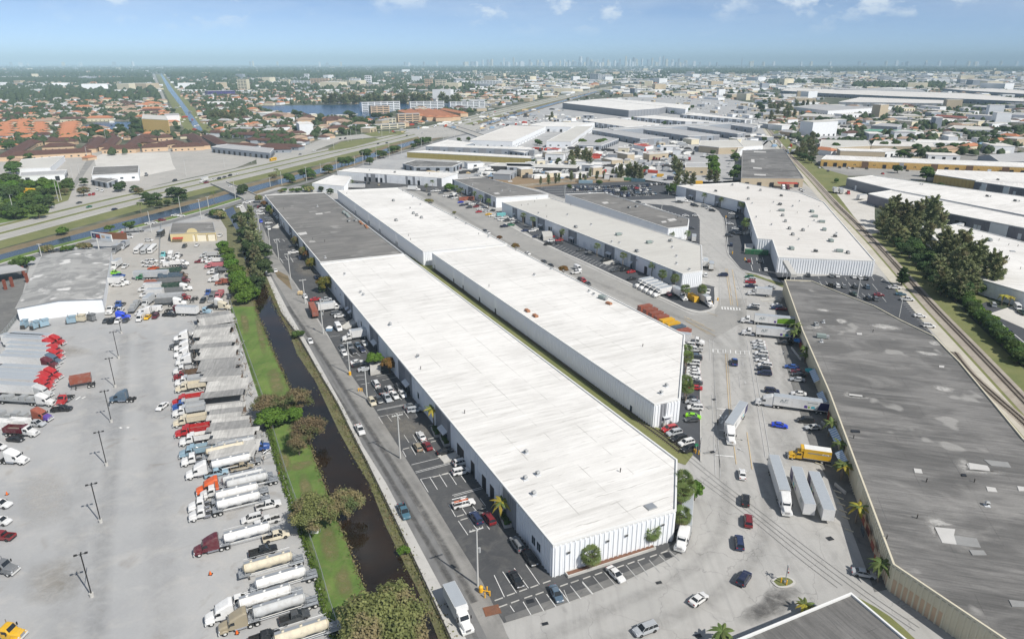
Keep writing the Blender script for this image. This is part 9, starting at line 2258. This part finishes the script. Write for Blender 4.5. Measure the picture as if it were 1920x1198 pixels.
for i,(p,d,s,w_,h)in enu(FLATS):
 a=rad(rs.choice((26,116,75,-15))+rs.uniform(-3,3));wk=rs.choice(('wall_white','wall_white','wall_cream','wall_bluegrey','wall_tan'));rk=rs.choice(('roof_white','roof_white_old','roof_white','roof_grey','roof_cream'))
 if i<170:
  t=thing('warehouse','%s hall with %s flat roof on the plain towards the horizon'%({'wall_white':'white','wall_cream':'cream','wall_bluegrey':'grey','wall_tan':'tan'}[wk],{'roof_white':'white','roof_white_old':'off-white','roof_grey':'grey','roof_cream':'cream'}[rk]),'warehouse',p,a,'%s halls with %s on the plain'%(wk[5:],rk.replace('_',' ')))
  ob('wall',MB().box(-s/2,s/2,-w_/2,w_/2,0,h,0,0).mesh('wall',[wk]),t);ob('roof',MB().box(-s/2-.2,s/2+.2,-w_/2-.2,w_/2+.2,h,h+.5).mesh('roof',[rk]),t)
  if d<2200:
   n_=max(1,int(s/9))
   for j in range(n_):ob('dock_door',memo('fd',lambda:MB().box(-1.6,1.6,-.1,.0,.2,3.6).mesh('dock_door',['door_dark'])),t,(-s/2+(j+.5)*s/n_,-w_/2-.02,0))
 else:
  ca,sa=math.cos(a),math.sin(a)
  q=MB().box(-s/2,s/2,-w_/2,w_/2,0,h,0,0)
  V_=[(p.x+v[0]*ca-v[1]*sa,p.y+v[0]*sa+v[1]*ca,v[2])for v in q.v]
  stash(wk).add(V_,q.f[1:]);stash(rk).add(V_,q.f[:1])
for key,b in far_b.items():
 o=struct('distant_buildings',b.mesh('distant_buildings',[key]),'stuff')
for i,(p,d)in enu(FTREES[:10]):
 kd=rs.choice(('green','dark','dark'));tm,cm=TREES[kd+str(i%3)];h=rs.uniform(6,11);s_=h/TH[kd]
 t=thing('tree','%s tree standing among the far suburban streets'%('dense dark' if kd=='dark' else 'leafy green'),'tree',p,rs.uniform(0,6),'%s trees among the far streets'%kd);ob('trunk',tm,t,sc=s_);ob('crown',cm,t,sc=s_)
rest=FTREES[10:]
def clear(X,Y):
 for bx in BB:
  if bx[0]-4<X<bx[1]+4 and bx[2]-4<Y<bx[3]+4:return 0
 return 1
P=[];S=[]
for p,d in rest:
 n_=3 if d<2600 else 4 if d<6000 else 5
 sp=3.5 if d<2600 else 30 if d<6000 else 150
 for j in range(n_):
  P.append((p.x+rs.gauss(0,sp),p.y+rs.gauss(0,sp*.8)));S.append(rs.uniform(3.6,7)if d<2600 else rs.uniform(4,7.5)*(1 if d<6000 else 1.35))
for(x0,x1,y0,y1,n_)in((0,330,149,157,1500),(0,420,128,146,1800),(1240,1440,130,140,900),(1440,1920,126,136,2200),(1600,1770,158,168,330),(1440,1560,152,160,160),(1750,1920,187,203,420),(320,700,128,148,2200),(700,1100,126,136,1800),(700,1250,137,150,900),(0,1920,121.5,128,2600),(385,460,196,226,150),(0,300,148,190,500),(0,300,190,225,260),(330,900,148,172,900),(330,900,172,190,260),(1480,1900,205,285,260)):
 for _ in range(n_):
  p=at(rs.uniform(x0,x1),rs.uniform(y0,y1));P.append((p.x,p.y));S.append(rs.uniform(4,7.5)if y0>159 else rs.uniform(6,10)*(1.5 if y0>135 else 2.4))
P=np.array(P);S=np.array(S)
ok=np.ones(len(P),bool)
for i,(X,Y)in enu(P):
 x,y=project(X,Y)
 if Y<400 or any(inpoly(x,y,q)for q in KEEP)or(Y<2600 and not clear(X,Y)):ok[i]=0
P,S=P[ok],S[ok]
ico=[(0,0,1),(.9,0,.45),(.28,.85,.45),(-.72,.53,.45),(-.72,-.53,.45),(.28,-.85,.45),(.72,.53,-.3),(-.28,.85,-.3),(-.9,0,-.3),(-.28,-.85,-.3),(.72,-.53,-.3)]
icf=[(0,1,2),(0,2,3),(0,3,4),(0,4,5),(0,5,1),(1,6,2),(2,7,3),(3,8,4),(4,9,5),(5,10,1),(2,6,7),(3,7,8),(4,8,9),(5,9,10),(1,10,6)]
n_=len(P);iv=np.array(ico);rng=np.random.default_rng(9)
VV=iv[None]*(1+.5*(rng.random((n_,11,1))-.5))*S[:,None,None]*np.array([.75,.75,.85]);VV+=np.stack([P[:,0],P[:,1],S*.55],1)[:,None]
FF=(np.array(icf)[None]+(np.arange(n_)*11)[:,None,None]).reshape(-1,3)
me=bpy.data.meshes.new('distant_trees');me.vertices.add(n_*11);me.vertices.foreach_set('co',VV.astype(np.float32).reshape(-1));me.loops.add(len(FF)*3);me.loops.foreach_set('vertex_index',FF.astype(np.int32).reshape(-1));me.polygons.add(len(FF));me.polygons.foreach_set('loop_start',np.arange(0,len(FF)*3,3,dtype=np.int32));me.polygons.foreach_set('loop_total',np.full(len(FF),3,np.int32));me.materials.append(M['leaf_far']);me.update(calc_edges=1)
struct('distant_trees',me,'stuff')
many_=[(x,y)for x in(640,670,700,740,780,820,850,880,910,980,1010,1050,1090,1120,1180,1220,1260,1290,1400,1440,1480,1510,560,590,520)for y in(385,)]
for i,(x,y)in enu(many_):
 p=zp('Z2',x+rs.uniform(-6,6),y+rs.uniform(-6,2));tm,cm=TREES['pine%d'%(i%3)];s_=rs.uniform(1.5,2.1)
 t=thing('pine_tree','tall feathery pine on the far shore of the lake','tree',p,rs.uniform(0,6),'pines on the far lake shore');ob('trunk',tm,t,sc=s_);ob('crown',cm,t,sc=(s_*1.5,s_*1.5,s_))
for i in range(16):
 p=zp('Z1',rs.uniform(1570,1830),rs.uniform(480,530));tm,cm=TREES['pine%d'%(i%3)];s_=rs.uniform(1.,1.3)
 t=thing('pine_tree','feathery pine in the clump beside the long straight canal','tree',p,rs.uniform(0,6),'pines beside the long straight canal');ob('trunk',tm,t,sc=s_);ob('crown',cm,t,sc=(s_*1.4,s_*1.4,s_))
for z,kd,wh,items in(('Z1','dark','round the pond and tiled estates',[(710,560,13),(690,590,12),(740,580,13),(900,560,13),(880,590,11),(920,580,12),(1010,520,14),(1000,560,13),(1030,560,13),(1050,590,10),(850,620,9),(950,620,9),(1000,630,9),(620,590,8),(600,610,8),(750,610,9),(1330,560,9),(1310,500,8),(1260,440,10),(1300,430,9),(640,420,9),(740,420,10),(760,400,9),(470,430,9),(270,450,9),(260,390,8),(560,380,10),(590,360,10)]),
 ('Z2','dark','round the green square and lake villas',[(690,460,16),(720,470,14),(300,450,12),(330,455,11),(470,500,12),(440,520,10),(340,585,11),(380,590,10),(300,580,11),(520,600,11),(450,600,10),(40,580,9),(70,580,9),(130,570,8),(640,580,10),(760,520,11),(800,520,11),(850,530,10),(880,520,9),(920,470,12),(960,480,12),(1000,470,12),(880,470,11),(1110,500,10),(1140,495,10),(240,500,9),(1590,440,9),(1640,430,9)]),
 ('Z2','green','round the green square and lake villas',[(740,500,10),(780,500,10),(820,510,9),(200,490,8),(260,505,8),(1530,455,8),(1570,450,8),(1620,440,8),(740,570,6),(800,575,6),(830,575,6)])):
 for i,(x,y,h)in enu(items):
  tm,cm=TREES[kd+str(i%3)];p=zp(z,x,y,h*.5);s_=h/TH[kd]
  t=thing('tree','%s tree %s'%('dense dark' if kd=='dark' else 'leafy green',wh),'tree',Vec((p.x,p.y,0)),rs.uniform(0,6),'%s trees %s'%(kd,wh));ob('trunk',tm,t,sc=s_);ob('crown',cm,t,sc=s_)
SKY=[]
for x,h,w_ in((905,8,3),(915,9,4),(922,10,4),(945,12,3),(950,5,5),(963,13,2.5),(978,5,8),(993,9,4),(1008,8,4),(1015,9,3),(1030,7,4),(1050,7,3),(1058,9,3),(1066,8,3),(1074,7,4),(1088,15,5),(1101,14,4),(1108,9,4),(1120,8,3),(1131,12,3),(1140,8,4),(1152,7,4),(1162,10,3),(1173,16,3),(1180,9,4),(1188,13,5),(1193,10,4),(1203,11,3),(1215,9,4),(1222,12,3),(1236,14,3),(1243,16,3),(1249,10,4),(1260,9,4),(1272,11,3),(1285,7,5),(1301,6,5),(1390,12,1.2),(1410,6,4),(1450,5,4),(885,5,5),(872,4,6),(820,5,3),(760,4,4),(640,4,3),(600,4,4),(470,5,3),(475,6,3),(250,5,4),(215,4,6),(120,4,5),(40,3,6),(22,4,4),(1520,5,4),(1555,5,4),(1610,6,4),(1660,6,4),(1680,7,5),(1700,5,6),(1735,7,3),(1760,6,4),(1790,8,3),(1815,6,4),(1830,5,6),(1850,6,4),(1875,6,4),(1905,5,4)):
 SKY.append((x,h,w_))
for _ in range(70):SKY.append((rs.gauss(1120,110)if rs.random()<.8 else rs.uniform(0,1920),rs.uniform(2,5),rs.uniform(2.5,6)))
for i,(x,hp,w_)in enu(SKY):
 Y=rs.uniform(18000,21000);X=(x-CX)/F*(Y*CP+CAMH*SP);hz=CAMH+(hp*.82-2.)*Y/F
 wd=w_*Y/F*.9
 wm=('wall_white','wall_bluegrey','wall_cream')[i%3]
 o=ob('skyscraper',memo(('sk',wm),lambda:MB().box(-.5,.5,-.5,.5,0,.92).box(-.32,.32,-.32,.32,.92,1).mesh('skyscraper',[wm])),None,(X,Y,0),rs.uniform(0,1));o.scale=(wd,wd,max(25,hz))
 tag(o,'pale hazy tower of the far downtown skyline','skyscraper','towers of the far skyline')
b={}
for(x0,x1,y0,y1,n_)in((1060,1420,195,300,620),(1450,1900,205,290,800),(900,1290,262,336,520),(960,1100,205,330,220),(1600,1900,195,210,200),(750,960,205,246,150),(900,1060,215,262,200),(620,760,215,250,60),(180,470,200,260,150),(1060,1400,165,190,260),(760,960,294,334,160)):
 for _ in range(n_):
  x,y=rs.uniform(x0,x1),rs.uniform(y0,y1);p=at(x,y)
  if not free(p.x,p.y,2.):continue
  c=rs.choice(('white_plastic',)*6+('chassis',)*4+('hvac_grey','hvac_grey','awning_blue','awning_red','galvanised','galvanised','marking_yellow'));a=rad(rs.choice((75,-15,26)));ca,sa=math.cos(a),math.sin(a);L_=2.3 if rs.random()<.68 else rs.choice((4,6,8));hh=1. if L_<3 else 2.6
  q=MB().box(-L_,L_,-.95,.95,.3,hh).frustum((-L_*.7,L_*.5,-.85,.85),(-L_*.5,L_*.3,-.7,.7),hh,hh+.6)
  b.setdefault(c,MB()).add([(p.x+v[0]*ca-v[1]*sa,p.y+v[0]*sa+v[1]*ca,v[2])for v in q.v],q.f)
for c,q in b.items():struct('distant_traffic',q.mesh('distant_traffic',[c]),'stuff')
# the air
hz=NT('haze_air');hz.t.nodes.remove(hz.b);vo=hz.n('ShaderNodeVolumePrincipled');mo=[n for n in hz.t.nodes if n.type=='OUTPUT_MATERIAL'][0]
vo.inputs['Color'].default_value=(.62,.86,1.,1);vo.inputs['Density'].default_value=HAZE_D;vo.inputs['Anisotropy'].default_value=-.3
hz.l(vo.outputs[0],mo.inputs['Volume'])
HX,HY0,HY1,HT=62000,-2900,69000,420.
o=ob('haze',MB().box(-HX,HX,HY0,HY1,-1.,HT).mesh('haze',['haze_air']));o['kind']='stuff'
o.display_type='WIRE'
